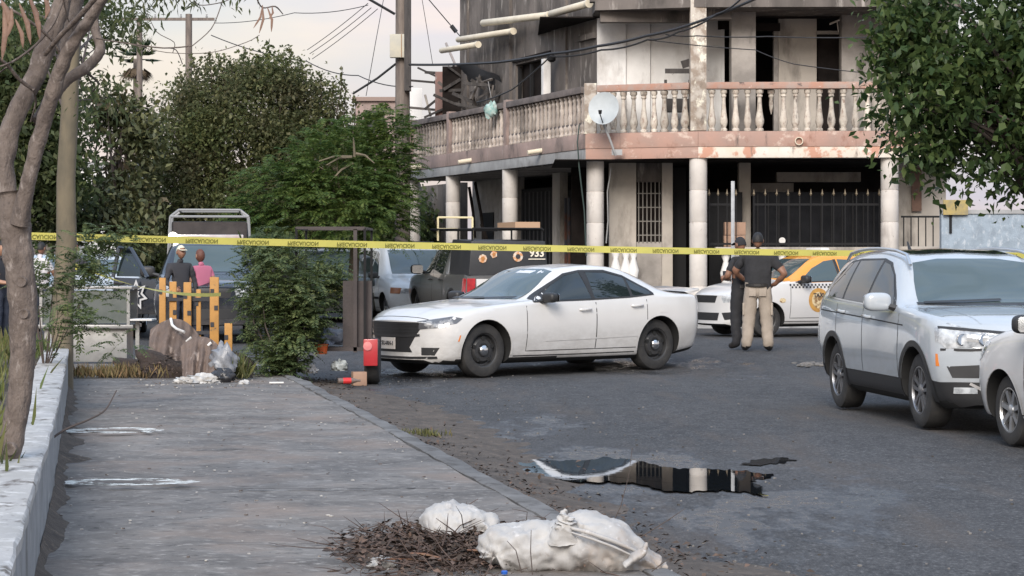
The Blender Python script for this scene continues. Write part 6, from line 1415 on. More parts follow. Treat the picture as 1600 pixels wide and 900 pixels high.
def brm(name, pts, Y0, Y1=None, n=12):
    p, r_ = br(pts, Y0, Y1); q, s_ = [], []
    if name == 'limb':                                         # carry the limb on above the frame, tapering
        d0 = (p[-1] - p[-3]).normalized()
        for k_, (s0, f0) in enumerate(((.25, .85), (.6, .62), (1.0, .38), (1.5, .1))): p.append(p[-1] + (d0 * .6 + Vector((.12 * math.sin(k_ * 2 + pts[0][0]), .1 * math.cos(k_ * 3), .8))).normalized() * .4); r_.append(r_[len(r_) - 1 - k_] * f0)
    for i in range(len(p) - 1):
        for k in range(3): q.append(p[i].lerp(p[i + 1], k / 3)); s_.append((r_[i] + (r_[i + 1] - r_[i]) * k / 3) * .80)
    q.append(p[-1]); s_.append(r_[-1] * .92); mb = MB().tube(q, s_, n + 8 if n > 8 else n)
    if n > 8: mb.v = [tuple(Vector(v) + Vector((fbm(v[0] * 9, v[2] * 5 + v[1], 2.0, 4, 3), fbm(v[1] * 9, v[2] * 5, 2.0, 4, 8), 0)) * .006) for v in mb.v]
    mb.build(name, m_bark, T, world=True, smooth=60)
brm('trunk', [(-8, 790, 66), (4, 740, 52), (22, 670, 46), (34, 580, 50), (36, 480, 54), (28, 400, 60), (22, 345, 62), (16, 300, 58)], 10.6)
brm('limb', [(22, 350, 44), (6, 270, 40), (18, 195, 40), (50, 130, 38), (74, 70, 38), (92, 20, 36), (104, -30, 34)], 10.6, 10.8)
brm('limb', [(30, 350, 40), (45, 280, 30), (66, 200, 30), (84, 140, 30), (104, 85, 26), (132, 40, 24), (162, -5, 22), (185, -40, 20)], 10.55, 10.2)
brm('limb', [(84, 150, 22), (105, 125, 22), (135, 105, 22), (156, 82, 20), (150, 50, 18), (148, 10, 18), (160, -30, 16)], 10.5, 10.7, 10)
brm('limb', [(60, 190, 26), (80, 150, 24), (98, 100, 26), (112, 40, 28), (125, -20, 26)], 10.8, 11.1)
brm('limb', [(70, 85, 10), (95, 55, 10), (120, 30, 11), (150, -4, 11)], 10.4, 10.1, 8)
for pts in ([(-10, 2, 6), (30, 22, 6), (62, 45, 6), (84, 66, 6), (96, 90, 6)], [(-6, 106, 4), (22, 95, 5), (56, 70, 5), (84, 36, 5), (100, -4, 5)], [(-8, 88, 7), (12, 102, 7), (30, 124, 7), (52, 140, 8)], [(52, 140, 4), (56, 160, 4), (48, 190, 3)], [(10, 105, 3), (-8, 120, 3)], [(98, -5, 4), (106, 30, 3), (118, 52, 2)],
            [(150, 60, 3), (200, 68, 3), (255, 75, 3), (300, 72, 3)], [(300, 72, 2), (330, 45, 2), (345, 10, 2), (350, -10, 2)], [(255, 75, 2), (275, 78, 2), (285, 100, 2)], [(300, -5, 2), (312, 8, 2), (345, 4, 2), (370, -6, 2)], [(200, 68, 1.6), (260, 82, 1.6), (330, 82, 1.6), (385, 66, 1.6), (405, 55, 1.6)], [(230, 20, 1.5), (245, 50, 1.5), (272, 66, 1.5), (270, 82, 1.5)], [(400, -5, 3), (410, 12, 3), (430, 10, 3), (442, 22, 2)]):
    brm('twig', pts, 10.3, 10.5, 6)
m_pod = M('brown seed pod', (.12, .065, .045), .6, (.22, .13, .09), scale=6, bump=.4, bscale=30)
for i, (x, y, x2, y2, w_) in enumerate([(6, 5, 3, 95, 14), (18, 12, 10, 60, 12), (45, -6, 60, 48, 13), (50, 10, 62, 62, 11), (30, 5, 48, 70, 12), (68, -8, 72, 25, 10), (2, 0, 14, 40, 16), (75, 0, 70, 30, 8), (24, 30, 36, 75, 10), (410, 8, 405, 52, 6), (418, 12, 424, 50, 6), (410, 10, 396, 44, 5), (425, 10, 420, 30, 5)]):
    a, b = at(x, y, 10.25), at(x2, y2, 10.25); m_ = (a + b) / 2 + Vector((.012, 0, 0)); k = 10.25 / F_PX
    mb = MB(); mb.tube([a, a.lerp(m_, .3), m_, m_.lerp(b, .6), b], [.002, w_ * k * .20, w_ * k * .34, w_ * k * .26, .001], 8)
    cx = sum(p_[1] for p_ in mb.v) / len(mb.v); mb.v = [(p_[0], cx + (p_[1] - cx) * .3, p_[2]) for p_ in mb.v]; mb.build('seed_pod', m_pod, T, world=True, smooth=60)
rng = np.random.default_rng(51)
el = [ell_px(255, -10, 10.4, 70, 25), ell_px(190, 40, 10.8, 60, 50), ell_px(20, 30, 11, 60, 60), ell_px(340, -8, 10.4, 50, 15), ell_px(150, 150, 11, 40, 40)]
el2 = [ell_px(150, -330, 10.6, 260, 130), ell_px(40, -260, 10.8, 180, 120), ell_px(240, -280, 10.4, 180, 110)]; C2, pos2, ax2, nr2, L2, W2 = leafy(el2, 260, 12, .09, .07, .16, rng, .6, 2)
C, pos, ax, nr, L, W = leafy(el, 90, 9, .04, .05, .13, rng, 1.0, 2); pos, ax, nr, L, W = [np.concatenate(z_) for z_ in ((pos, pos2), (ax, ax2), (nr, nr2), (L, L2), (W, W2))]; o = link('crown', shift(leaves_mesh('crown', pos, ax, nr, L, W), T), lf_back, T); o['kind'] = 'stuff'
for px, py, w_ in ((38, 440, 10), (42, 490, 9), (30, 145 + 200, 8), (20, 700, 12)):
    q = at(px, py, 10.6); k = 10.6 / F_PX; MB().lathe([(w_ * k, .012), (w_ * k * .8, -.006), (w_ * k * .45, .0), (.001, .006)], (q.x, q.y - 26 * k + .012, q.z), 12, axis='y', cap=False).build('knot', m_bark, T, world=True, smooth=60)
# dry fallen stick propped on the wall
st = thing('fallen_stick', 'pale dry branch leaning across the planter coping', 'branch', at(0, 778, 12.2)); p, r_ = br([(-6, 786, 10), (20, 745, 11), (50, 700, 11), (70, 665, 9), (78, 650, 6)], 12.0, 14.0); MB().tube(p, r_, 7).build('stick', m_bark, st, world=True, smooth=60)
p, r_ = br([(62, 700, 4), (100, 672, 4), (140, 655, 3), (165, 640, 3), (182, 610, 2)], 13.4, 14.2); MB().tube(p, r_, 5).build('twig', m_bark3, st, world=True)
# ---- grass and weeds
def grass(name, label, spots, n, hgt, spread, seed, mat=lf_grass, kind='stuff', parent=None):
    rng = np.random.default_rng(seed); P = []
    for p, s_, w_ in spots: P.append(np.array(p) + rng.normal(size=(int(n * w_), 3)) * np.array((s_, s_, 0)))
    P = np.concatenate(P); m_ = len(P); a = rng.normal(size=(m_, 3)) * .35; a[:, 2] = 1; a /= np.linalg.norm(a, axis=1, keepdims=True)
    L = hgt * rng.uniform(.4, 1.3, m_); me = leaves_mesh(name, P, a, rand_dirs(m_, rng), L, np.full(m_, .006) + L * .02)
    o = link(name, me, mat); tag(o, label, 'grass', kind=kind); return o
zb_ = SWZ + WH - .08
sp_ = [((wall_x(y) - random.uniform(.3, 1.6), y, zb_), .12, 1) for y in [9.5 + .45 * i for i in range(34)]]
grass('weeds', 'tufts of pale weeds in the planting bed', sp_, 60, .26, .1, 61)
g1 = gp(368, 592, SWZ); grass('grass_tuft', 'bright green grass tuft beside the grey bin bag', [((g1.x, g1.y, SWZ), .08, 1)], 260, .28, .1, 62)
g2 = gp(220, 590, SWZ); grass('dry_grass', 'dry straw-coloured grass below the crumpled sheet', [((g2.x - .3, g2.y + .1, SWZ), .14, 1), ((g2.x, g2.y, SWZ), .16, 1), ((g2.x - .65, g2.y, SWZ), .1, .5)], 300, .16, .1, 63, M('straw blade', (.28, .20, .09), .8, (.15, .13, .06), scale=2, transl=.2, island=.3))
g3 = gp(655, 686); grass('kerb_grass', 'small patch of green grass in the gutter silt', [((g3.x, g3.y, .02), .1, 1)], 220, .07, .1, 64)
for px, py in ((115, 628), (30, 640)): pass
# ================================================================ POLES, WIRES, TAPE
m_wood = M('weathered pole timber', (.20, .165, .14), .9, (.11, .09, .08), scale=5, bump=.6, bscale=14, stretch=(2, 2, .3))
m_wire = M('black cable sheath', (.02, .02, .022), .6)
def pole(name, label, px, Y, top, r0, r1, arm=None):
    b = at(px, 500, Y); o = thing(name, label, 'utility pole', (b.x, Y, rise(Y) - .02)); t = at(px + (top[0] if top else 0), top[1], Y)
    MB().tube([(b.x, Y, rise(Y) - .05), ((b.x + t.x) / 2, Y, t.z / 2), t], [r0, (r0 + r1) / 2, r1], 12).build('pole', m_wood, o, world=True, smooth=50)
    if arm:
        a = at(arm[0], arm[2], Y); c_ = at(arm[1], arm[2], Y); MB().box((a + c_) / 2, (c_.x - a.x, .09, .11)).build('crossarm', m_wood, o, world=True)
        for k in range(4): q = a.lerp(c_, (k + .3) / 3.6); MB().lathe([(.03, 0), (.05, .06), (.02, .08), (.04, .14)], (q.x, q.y, q.z + .05), 8).build('insulator', m_greyband, o, world=True)
    return o
up = pole('utility_pole', 'stout timber utility pole with a meter box at the end of the arcade', 629, 54.0, (0, -60), .20, .17)
bxp = at(622, 72, 53.75); MB().box(bxp, (.40, .2, .58)).build('meter_box', M('aged cream box', (.50, .46, .36), .7, (.42, .40, .34), scale=4), up, world=True, bevel=.02); MB().box(bxp + Vector((.09, -.103, 0)), (.02, .01, .56)).build('rust_streak', M('rust', (.25, .15, .08), .8), up, world=True)
MB().box(at(637, 60, 53.8), (.16, .30, 2.6)).build('cable_guard', m_char, up, world=True); MB().tube([at(572, -4, 53.6), at(617, 22, 53.8)], .035, 6).build('stay_bar', m_wire, up, world=True)
pole('distant_pole', 'thin distant timber pole rising between the left-hand trees', 218, 85.0, (0, 28), .14, .11)
pole('distant_crossarm_pole', 'distant pole carrying a crossarm above the dusty tree', 295, 85.0, (0, 22), .15, .13, (190, 335, 30))
def wire(label, pts, r=.014, sag=0.0):
    P = []
    for i in range(len(pts) - 1):
        a, b = at(*pts[i]), at(*pts[i + 1])
        for k in range(8): t = k / 8; P.append(a.lerp(b, t) - Vector((0, 0, sag * 4 * t * (1 - t))))
    P.append(at(*pts[-1])); o = MB().tube(P, r, 5).build('overhead_cable', m_wire); tag(o, label, 'cable'); return o
wire('thick bundled cable crossing the scorched wall and upper balcony', [(640, 101, 53.5), (770, 98, 48), (860, 84, 45), (935, 72, 44.2), (1010, 56, 43.6), (1080, 38, 43), (1190, -6, 42)], .03, .02)
wire('second cable looping below the thick bundle on the upper balcony', [(860, 88, 45), (940, 78, 44.2), (1012, 62, 43.6), (1060, 50, 43.2), (1120, 22, 42.6), (1160, -4, 42)], .02, .05)
wire('slim cable running level across the balcony doorways', [(1040, 54, 43.4), (1090, 56, 43.2), (1200, 57, 43), (1370, 58, 42.8)], .012, .02)
wire('slack thin cable drooping past the cream balcony wall', [(1010, 62, 43.6), (1180, 78, 43.3), (1240, 100, 43.2), (1400, 118, 43)], .010, .02)
wire('cable slanting from the pole down to the far balcony', [(640, 192, 50.5), (660, 165, 51), (745, 160, 49.5), (800, 140, 48), (860, 88, 45)][2:], .016, .03)
wire('service cable dropping from the pole over the bright green tree', [(618, 100, 54), (590, 122, 55), (552, 146, 57)], .03, .0)
wire('long cable from the distant trees to the pole', [(330, 55, 60), (480, 96, 58), (560, 118, 56), (645, 135, 53.5)], .014, .1)
for i, (a, b) in enumerate((((480, 78), (575, 5)), ((484, 84), (580, 12)), ((488, 92), (590, 14)))): wire(('uppermost', 'middle', 'lowest')[i] + ' of three parallel wires against the pink sky', [(*a, 75), (*b, 70)], .012, .05)
wire('long high wire rising from the crossarm towards the pole', [(335, 36, 85), (460, 20, 75), (575, 8, 70)], .014, .1)
wire('guy wire slanting steeply down beside the pole', [(600, -5, 60), (588, 60, 58), (572, 150, 58)], .010)
wire('guy wire with a black insulator above the charred heap', [(662, -10, 56), (708, 44, 56), (722, 60, 55.5)], .014)
tag(MB().tube([at(705, 40, 56), at(713, 50, 56)], .055, 8).build('strain_insulator', m_wire), 'black strain insulator on the guy wire', 'insulator')
wire('thin drop wire between the pole and the roof', [(658, -10, 56), (668, 50, 56), (676, 100, 56)], .008)
# fan palm far off
T = thing('fan_palm', 'distant fan palm with a skirt of dead fronds between the poles', 'palm', (at(212, 500, 95).x, 95, .1))
b = at(212, 500, 95); tp = at(214, 92, 95); MB().tube([(b.x, 95, 0), (b.x + .05, 95, 5), tp], [.22, .18, .16], 8).build('trunk', m_wood, T, world=True, smooth=60)
rng = np.random.default_rng(71); mats_ = (leafmat('palm leaf', (.045, .075, .025), (.03, .05, .02), .2), M('dead palm leaf', (.11, .08, .05), .8, transl=.2))
for dead in (0, 1):
    P, A, Nn_, Ls, Ws = [], [], [], [], []
    for i in range(22 if not dead else 14):
        d = rand_dirs(1, rng)[0]; d[2] = abs(d[2]) * .9 - .1 if not dead else -1.2; d /= np.linalg.norm(d); c = np.array(tp) + d * .5; s_ = np.cross(d, (0, 0, 1.0)); s_ /= np.linalg.norm(s_) + 1e-6
        for k in range(13): q = (k - 6) / 6; a = d + s_ * q * 1.1; a[2] -= .15; P.append(c); A.append(a / np.linalg.norm(a)); Nn_.append(np.cross(d, s_)); Ls.append(.75 * (1 - .3 * abs(q))); Ws.append(.035)
    o = link('dead_fronds' if dead else 'crown', shift(leaves_mesh('c', np.array(P), np.array(A), np.array(Nn_), np.array(Ls), np.array(Ws)), T), mats_[dead], T); o['kind'] = 'stuff'
# houses seen through the trees
def house(name, label, px0, px1, ytop, Y, mat, roof, wins=()):
    a, b = at(px0, ytop, Y), at(px1, ytop, Y); o = thing(name, label, 'house', ((a.x + b.x) / 2, Y, rise(Y)))
    MB().box(((a.x + b.x) / 2, Y + 2, a.z / 2), (b.x - a.x, 4, a.z)).build('wall', mat, o, world=True); MB().box(((a.x + b.x) / 2, Y + 2, a.z + .08), (b.x - a.x + .3, 4.3, .16)).build('roof', roof, o, world=True)
    for x, y in wins: q = at(x, y, Y); w_ = MB().box((q.x, Y - .01, q.z), (.8, .06, .9)).build('window', m_glass, o, world=True); MB().box((q.x, Y - .03, q.z - .48), (.95, .1, .06)).build('sill', m_greyband, o, world=True)
house('white_house', 'whitewashed low house glimpsed behind the slim trunk', 114, 200, 262, 66, M('whitewash', (.72, .72, .72), .8, (.62, .62, .62), scale=2), m_greyband, ((165, 300),))
house('brown_house', 'low brown-roofed house showing above the bright green tree', 556, 640, 158, 88, m_pinkg, M('brown roof sheet', (.26, .19, .16), .8), ((585, 190),))
house('grey_house', 'dark grey house behind the trees at the far left', -60, 96, 318, 64, m_soot, m_greyband, ((60, 345),))  # dark wall colour shared with the corner house
# barrier tape, printing showing upside down
m_tape = M('yellow barrier tape', (.76, .68, .17), .4, (.66, .60, .16), scale=2, transl=.35); m_tink = M('tape ink', (.16, .15, .03), .6)
def tape(label, A, B, sag, wd, words, twist, seg_n=60, wob=.0):
    r = random.Random(3); d = B - A; Lh = d.length; o = thing('barrier_tape', label, 'barrier tape', A); V = []
    def pt(t): return A + d * t - Vector((0, 0, sag * 4 * t * (1 - t)))
    hd = Vector((d.x, d.y, 0)).normalized(); nrm = Vector((hd.y, -hd.x, 0))
    def fr(t):
        a = twist(t); up_ = Vector((0, 0, 1)) * math.cos(a) + nrm * math.sin(a); return up_
    for i in range(seg_n + 1):
        t = i / seg_n; p = pt(t); u = fr(t) * wd / 2; V += [p + u, p - u]
    MB().add(V, [(2 * i, 2 * i + 1, 2 * i + 3, 2 * i + 2) for i in range(seg_n)]).build('tape_band', m_tape, o, world=True, smooth=80)
    if words:
        n = int(Lh / .62)
        for i in range(n):
            t = (i + .5) / n; me = text_mesh('PRECAUCION', wd * .80, .0003, .0016); up_ = fr(t); f = d.normalized(); nn_ = f.cross(up_).normalized()
            if nn_.y > 0: nn_ = -nn_
            mt = Matrix((f * .95, -up_, nn_)).transposed().to_4x4(); mt.translation = pt(t) + nn_ * .004 - up_ * wd * .04; me.transform(inv(o) @ mt); link('printed_word', me, m_tink, o)
    return o
tape('long taut yellow caution tape stretched across the whole street', at(-70, 365.5, 24.0), at(1652, 399.5, 31.5), .035, .084, True, lambda t: .12 * math.sin(9 * t) + .1)
tape('slack lower tape sagging from the slim trunk to the barrier posts', at(112, 412, 25.4), at(345, 460, 31.5), .12, .05, False, lambda t: 1.0 + 2.2 * t, 40)
tape('slack lower tape tied to the dark cart post through the shrub', at(440, 440, 30.5), at(553, 441, 27.2), .13, .05, False, lambda t: 1.2 - 1.6 * t, 30)
# ================================================================ JUNK ON THE PAVEMENT
m_or = M('orange barrier paint', (.50, .25, .06), .6, (.40, .20, .05), scale=5, bump=.3, bscale=20, stains=(((.12, .09, .06), 7, .62, .7, (1, 1, 1)),))
Yb = 32.6; bar = thing('post_barrier', 'orange and black slatted barrier in front of the police pickup', 'barrier', (at(295, 560, Yb).x, Yb, rise(Yb)))
for i, (x0, x1, yt, dy) in enumerate(((249, 259, 434, 0), (265, 276, 440, .1), (287, 299, 441, .0), (307, 314, 452, .1), (328, 342, 433, 0), (351, 363, 505, -.1))):
    a, b = at(x0, yt, Yb + dy), at(x1, yt, Yb + dy); s_ = MB().box(((a.x + b.x) / 2, Yb + dy, (a.z + rise(Yb)) / 2), (b.x - a.x, .05, a.z - rise(Yb))).build('slat', m_or, bar, world=True, bevel=.008)
    for k in range(3 if i in (1, 2, 4) else 1): q = at((x0 + x1) / 2 + (3 if k % 2 else -3), yt + 22 + 26 * k, Yb + dy); MB().box((q.x, Yb + dy - .03, q.z), (.055, .012, .07)).build('notch', m_ink, s_, world=False) if False else link('notch', MB().box((q.x, Yb + dy - .03, q.z), (.055, .012, .07)).mesh('n', inv(bar)), m_ink, s_)
for z in (.45, .95): a, b = at(249, 400, Yb), at(342, 400, Yb); MB().box(((a.x + b.x) / 2, Yb + .06, z), (b.x - a.x, .035, .05)).build('rail', m_ink, bar, world=True)
# crumpled brown sheeting on the heap
m_sheet = M('dirty brown tarpaulin', (.19, .135, .105), .75, (.11, .08, .065), scale=3, bump=.7, bscale=12, stretch=(1, 1, .4), stains=(((.33, .27, .23), 5, .58, .70, (1.5, 1.5, .4)),))
def sheet(name, label, px0, px1, yt, yb, Y0, Y1, seed, fold=.05, nf=7):
    o = thing(name, label, 'tarpaulin', (at((px0 + px1) / 2, yb, Y0).x, Y0, SWZ)); V = []; nu, nv = 40, 22; r = random.Random(seed); ph = r.uniform(0, 6)
    for j in range(nv + 1):
        v = j / nv
        for i in range(nu + 1):
            u = i / nu; x = px0 + (px1 - px0) * (u + .12 * (v - .5) * math.sin(3 * u + ph)); top = yt + (yb - yt) * (.55 * (u - .42) ** 2 * 2.2); y = top + (yb - top) * v; Y = Y1 + (Y0 - Y1) * v
            f = fold * (math.sin(nf * 2 * math.pi * u + ph + 1.2 * v) + .6 * math.sin(nf * 4.3 * u + 3 * v)) * (.35 + .65 * v) + .03 * fbm(u * 4, v * 3, 2, 3, seed)
            V.append(at(x, y + 4 * math.sin(9 * u + ph) * v, Y - f))
    Fc = [(j * (nu + 1) + i, (j + 1) * (nu + 1) + i, (j + 1) * (nu + 1) + i + 1, j * (nu + 1) + i + 1) for j in range(nv) for i in range(nu)]
    MB().add(V, Fc).build('sheet', m_sheet, o, world=True, smooth=70)
sheet('crumpled_tarpaulin', 'crumpled brown tarpaulin draped over the rubbish heap', 232, 318, 498, 578, 25.9, 26.6, 5, .05, 5)
sheet('folded_tarpaulin', 'pleated brown tarpaulin slumped at the front of the rubbish heap', 284, 350, 526, 596, 25.2, 25.8, 9, .045, 6)
m_trash = M('dark rotting rubbish', (.06, .042, .034), .95, (.03, .022, .018), scale=6, bump=1.0, bscale=22, bdist=.04)
g = gp(275, 592, SWZ); tag(MB().blob((g.x, g.y + .6, SWZ - .02), (.80, .5, .30), 7, .26, 40, 20).build('rubbish_mound', m_trash, smooth=70), 'dark mound of rotting rubbish under the brown tarpaulins', 'rubbish heap')
def bag(name, label, px, py, Y, sz, seed, mat, amp=.25): 
    o = MB().blob((0, 0, 0), sz, seed, amp, 22, 14, flat=sz[2] * .7).build(name, mat, smooth=70); q = at(px, py, Y); o.location = q; tag(o, label, 'bag'); return o
bag('grey_bin_bag', 'pale grey bin bag slumped against the pleated tarpaulin', 349, 567, 25.5, (.15, .13, .19), 11, M('grey polythene', (.25, .26, .28), .35, (.15, .155, .17), scale=9, bump=.8, bscale=14), .3)
bag('black_bin_bag', 'small black bin bag among white rags', 347, 590, 25.0, (.13, .12, .10), 12, M('black polythene', (.03, .03, .033), .35, bump=.8, bscale=14), .3)
bag('white_rag', 'crumpled white rag spread on the pavement by the heap', 318, 594, 24.9, (.19, .10, .07), 13, M('white rag', (.54, .53, .51), .8, (.36, .35, .335), scale=9, bump=.7, bscale=16), .45)
bag('torn_white_bag', 'torn white carrier bag beside the rag', 290, 596, 24.8, (.12, .09, .05), 15, M('white rag', (.66, .65, .63)), .45)
bag('white_bag_scrap', 'little white bag lying by the green grass tuft', 381, 600, 24.6, (.055, .05, .045), 16, M('white rag', (.66, .65, .63)), .3)
pv = thing('bent_conduit', 'bent white plastic conduit poking out of the tarpaulin', 'pipe', at(282, 515, 26.4)); MB().tube([at(267, 498, 26.5), at(269, 508, 26.4), at(276, 514, 26.3), at(288, 519, 26.2)], .018, 7).build('conduit', m_white, pv, world=True, smooth=60)
MB().tube([at(291, 534, 25.9), at(299, 527, 25.9)], .016, 6).tube([at(325, 540, 25.7), at(330, 535, 25.7)], .016, 6).build('conduit_piece', m_white, pv, world=True)
# scraps of plaster on the pavement
sr = random.Random(19); mb = MB()
for i in range(70): p = gp(sr.uniform(215, 440), sr.uniform(594, 608), SWZ); s_ = sr.uniform(.008, .028); mb.box((p.x, p.y, SWZ + .014), (s_, s_ * .8, s_ * .6), sr.uniform(0, 3))
for i in range(260): y = sr.uniform(10, 26); x = sr.uniform(wall_x(y) + .05, kerb_x(y)); s_ = sr.uniform(.004, .014); mb.box((x, y, SWZ + .01), (s_ * 1.5, s_, s_ * .5), sr.uniform(0, 3))
tag(mb.build('grit', M('pale grit', (.42, .40, .37), .9, (.12, .10, .09), scale=3, lo=.48, hi=.52)), kind='stuff')
# dark silt washed along the foot of the planter wall
V = []; ysl = [8 + .12 * i for i in range(128)]
for y in ysl:
    wv_ = .07 + .06 * fbm(3, y, 1.1, 3, 2) + .04 * fbm(5, y, 4, 3, 2) + (.14 * math.exp(-((y - 17.0) / .35) ** 2) + .2 * math.exp(-((y - 15.6) / .2) ** 2) + .1 * math.exp(-((y - 18.3) / .25) ** 2))
    for u in (0, .25, .5, .75, 1): V.append((wall_x(y) + .002 + u * max(wv_, .03), y, SWZ + .045 * (1 - u) ** 1.3 + .012 * fbm(u * 2, y, 3, 3, 8) * (1 - u) + .012 * (1 - u) - .006 * u))
Fc = [(j * 5 + i, j * 5 + i + 1, (j + 1) * 5 + i + 1, (j + 1) * 5 + i) for j in range(len(ysl) - 1) for i in range(4)]; tag(MB().add(V, Fc).build('wall_foot_silt', m_silt, smooth=60), kind='structure')
# ---------------- cart with an open metal frame at the kerb
m_rust = M('dark oxide panel', (.035, .027, .027), .6, (.055, .042, .04), scale=3, bump=.3, bscale=20)
Yc = 27.1; ct = thing('frame_cart', 'dark metal-framed street cart with red tail lamp at the kerb', 'cart', (at(525, 600, Yc).x, Yc, 0))
fx0, fx1 = at(463, 400, Yc).x, at(570, 400, Yc).x; ztop = at(560, 356, Yc).z
for x in (fx0, fx1):
    for y in (Yc, Yc + 1.3): MB().box((x, y, ztop / 2 + .2), (.03, .03, ztop - .4)).build('frame_post', m_black, ct, world=True)
MB().box((fx1 - .12, Yc + .02, ztop / 2 + .2), (.045, .04, ztop - .4)).build('frame_post', m_rust, ct, world=True)
for y in (Yc, Yc + 1.3): MB().box(((fx0 + fx1) / 2, y, ztop), (fx1 - fx0, .04, .03)).build('top_rail', m_rust, ct, world=True)
for x in (fx0, fx1): MB().box((x, Yc + .65, ztop - .005), (.035, 1.3, .03)).build('top_rail', m_rust, ct, world=True)
MB().box((fx1 - .10, Yc + .1, .86), (.36, .03, .86)).build('side_panel', m_rust, ct, world=True); MB().box((fx1 - .005, Yc + .75, .80), (.03, 1.1, .72)).build('side_panel', m_rust, ct, world=True); MB().box(((fx0 + fx1) / 2, Yc + .65, .44), (fx1 - fx0, 1.3, .05)).build('floor', m_rust, ct, world=True)
lamp = MB().box((fx1 + .09, Yc - .24, .41), (.175, .10, .33)).build('tail_lamp', M('red enamel', (.42, .022, .03), .35, (.34, .02, .025), scale=5, coat=.5), ct, world=True, bevel=.012); link('reflector', MB().lathe([(.055, -.052), (.055, -.066), (.001, -.07)], (fx1 + .055, Yc - .24, .49), 16, axis='y').mesh('r', inv(ct)), M('pale red reflector', (.62, .20, .20), .2, coat=1), lamp)
for s_, x in ((1, fx1 + .09), (-1, fx0 - .12)): MB().lathe([(.16, -.09), (.26, -.09), (.285, -.06), (.29, 0), (.285, .06), (.26, .09), (.16, .09)], (x, Yc + .12, .29), 26, axis='x').build('wheel', m_tyre, ct, world=True, smooth=40)
bag('blue_tarp_bundle', 'blue-grey tarpaulin bundle stuffed in the cart', 512, 528, 27.3, (.21, .15, .12), 23, M('blue grey tarp', (.17, .20, .26), .5, (.10, .12, .16), scale=7, bump=.7, bscale=10), .35)
bk = at(502, 553, 27.0); o = MB().lathe([(.07, 0), (.082, .10), (.086, .10), (.086, .12), (.078, .12), (.066, .01)], (0, 0, 0), 14).build('orange_tub', M('orange plastic', (.62, .12, .03), .45), smooth=40); o.location = bk; tag(o, 'orange plastic tub wedged under the blue bundle', 'tub')
def bottle(label, px, py, Y, c_, rot): 
    o = thing('bottle', label, 'bottle', at(px, py, Y), rot); MB().lathe([(.001, 0), (.035, .0), (.037, .02), (.034, .10), (.037, .18), (.014, .25), (.014, .28)], (0, 0, .037), 12, axis='x').build('bottle_body', M('clear plastic ' + label[:6], c_, .15, spec=.6), o, smooth=50); MB().lathe([(.0375, .06), (.0385, .07), (.0385, .15), (.0375, .16)], (0, 0, .037), 12, axis='x', cap=False).build('bottle_label', M('red label', (.55, .03, .03), .4), o)
bottle('empty cola bottle with a red label lying in the gutter', 528, 600, 26.4, (.16, .12, .10), .3)
o = MB().box((0, 0, .09), (.17, .12, .17)).build('cardboard_piece', M('brown cardboard', (.36, .23, .16)), bevel=.004); o.location = gp(561, 603); o.rotation_euler = (0, 0, .3); tag(o, 'small brown cardboard box by the cart wheel', 'box')
bag('foam_scrap', 'white foam scrap under the shrub', 482, 578, 27.0, (.09, .06, .06), 31, m_white, .4); bag('plastic_jug', 'crushed pale plastic jug under the cart', 530, 573, 27.2, (.10, .07, .07), 33, M('pale plastic', (.52, .56, .56), .4, (.30, .33, .33), scale=9), .35)
p_ = gp(432, 601, SWZ); o = MB().box((0, 0, .012), (.16, .03, .015)).build('lath', m_white); o.location = (p_.x, p_.y, SWZ + .012); o.rotation_euler = (0, 0, .15); tag(o, 'short white painted lath lying on the pavement', 'lath')
# ---------------- stainless food counter behind the planter
m_ss = M('dull stainless steel', (.36, .36, .35), .45, (.26, .255, .25), scale=4, metal=.45, bump=.2, bscale=30)
Yf = 29.6; fc = thing('food_counter', 'dull grey metal food counter with glass side behind the planter', 'counter', (at(160, 560, Yf).x, Yf, rise(Yf)))
a, b = at(62, 452, Yf), at(203, 508, Yf); cxm = (a.x + b.x) / 2; wd = b.x - a.x
MB().box((cxm, Yf + .3, a.z + .02), (wd + .06, .66, .04)).build('top', m_ss, fc, world=True, bevel=.008); MB().box((cxm, Yf + .3, b.z - .02), (wd + .1, .7, .05)).build('shelf', m_ss, fc, world=True, bevel=.008)
for x in (a.x + .02, b.x - .02): 
    for y in (Yf, Yf + .6): MB().box((x, y, (a.z + b.z) / 2), (.04, .04, a.z - b.z)).build('corner_post', m_ss, fc, world=True)
MB().box((cxm, Yf + .02, (a.z + b.z) / 2), (wd - .06, .012, a.z - b.z - .05)).build('glass_front', M('greenish counter glass', (.10, .115, .105), .06, (.16, .17, .16), scale=2, spec=.7), fc, world=True); MB().box((cxm, Yf + .3, (b.z + .1) / 2 + .03), (wd - .1, .5, b.z - .15)).build('cabinet', m_ss, fc, world=True, bevel=.01)
q = at(220, 500, Yf - .1); MB().box((q.x, Yf + .1, q.z), (.30, .4, .025)).build('side_shelf', m_white, fc, world=True, bevel=.006); MB().box((cxm, Yf + .58, (a.z + b.z) / 2), (wd - .06, .012, a.z - b.z - .05)).build('back_panel', m_ss, fc, world=True)
MB().box((at(213, 530, Yf).x, Yf + .1, .40), (.05, .05, .62)).build('leg', m_ss, fc, world=True)
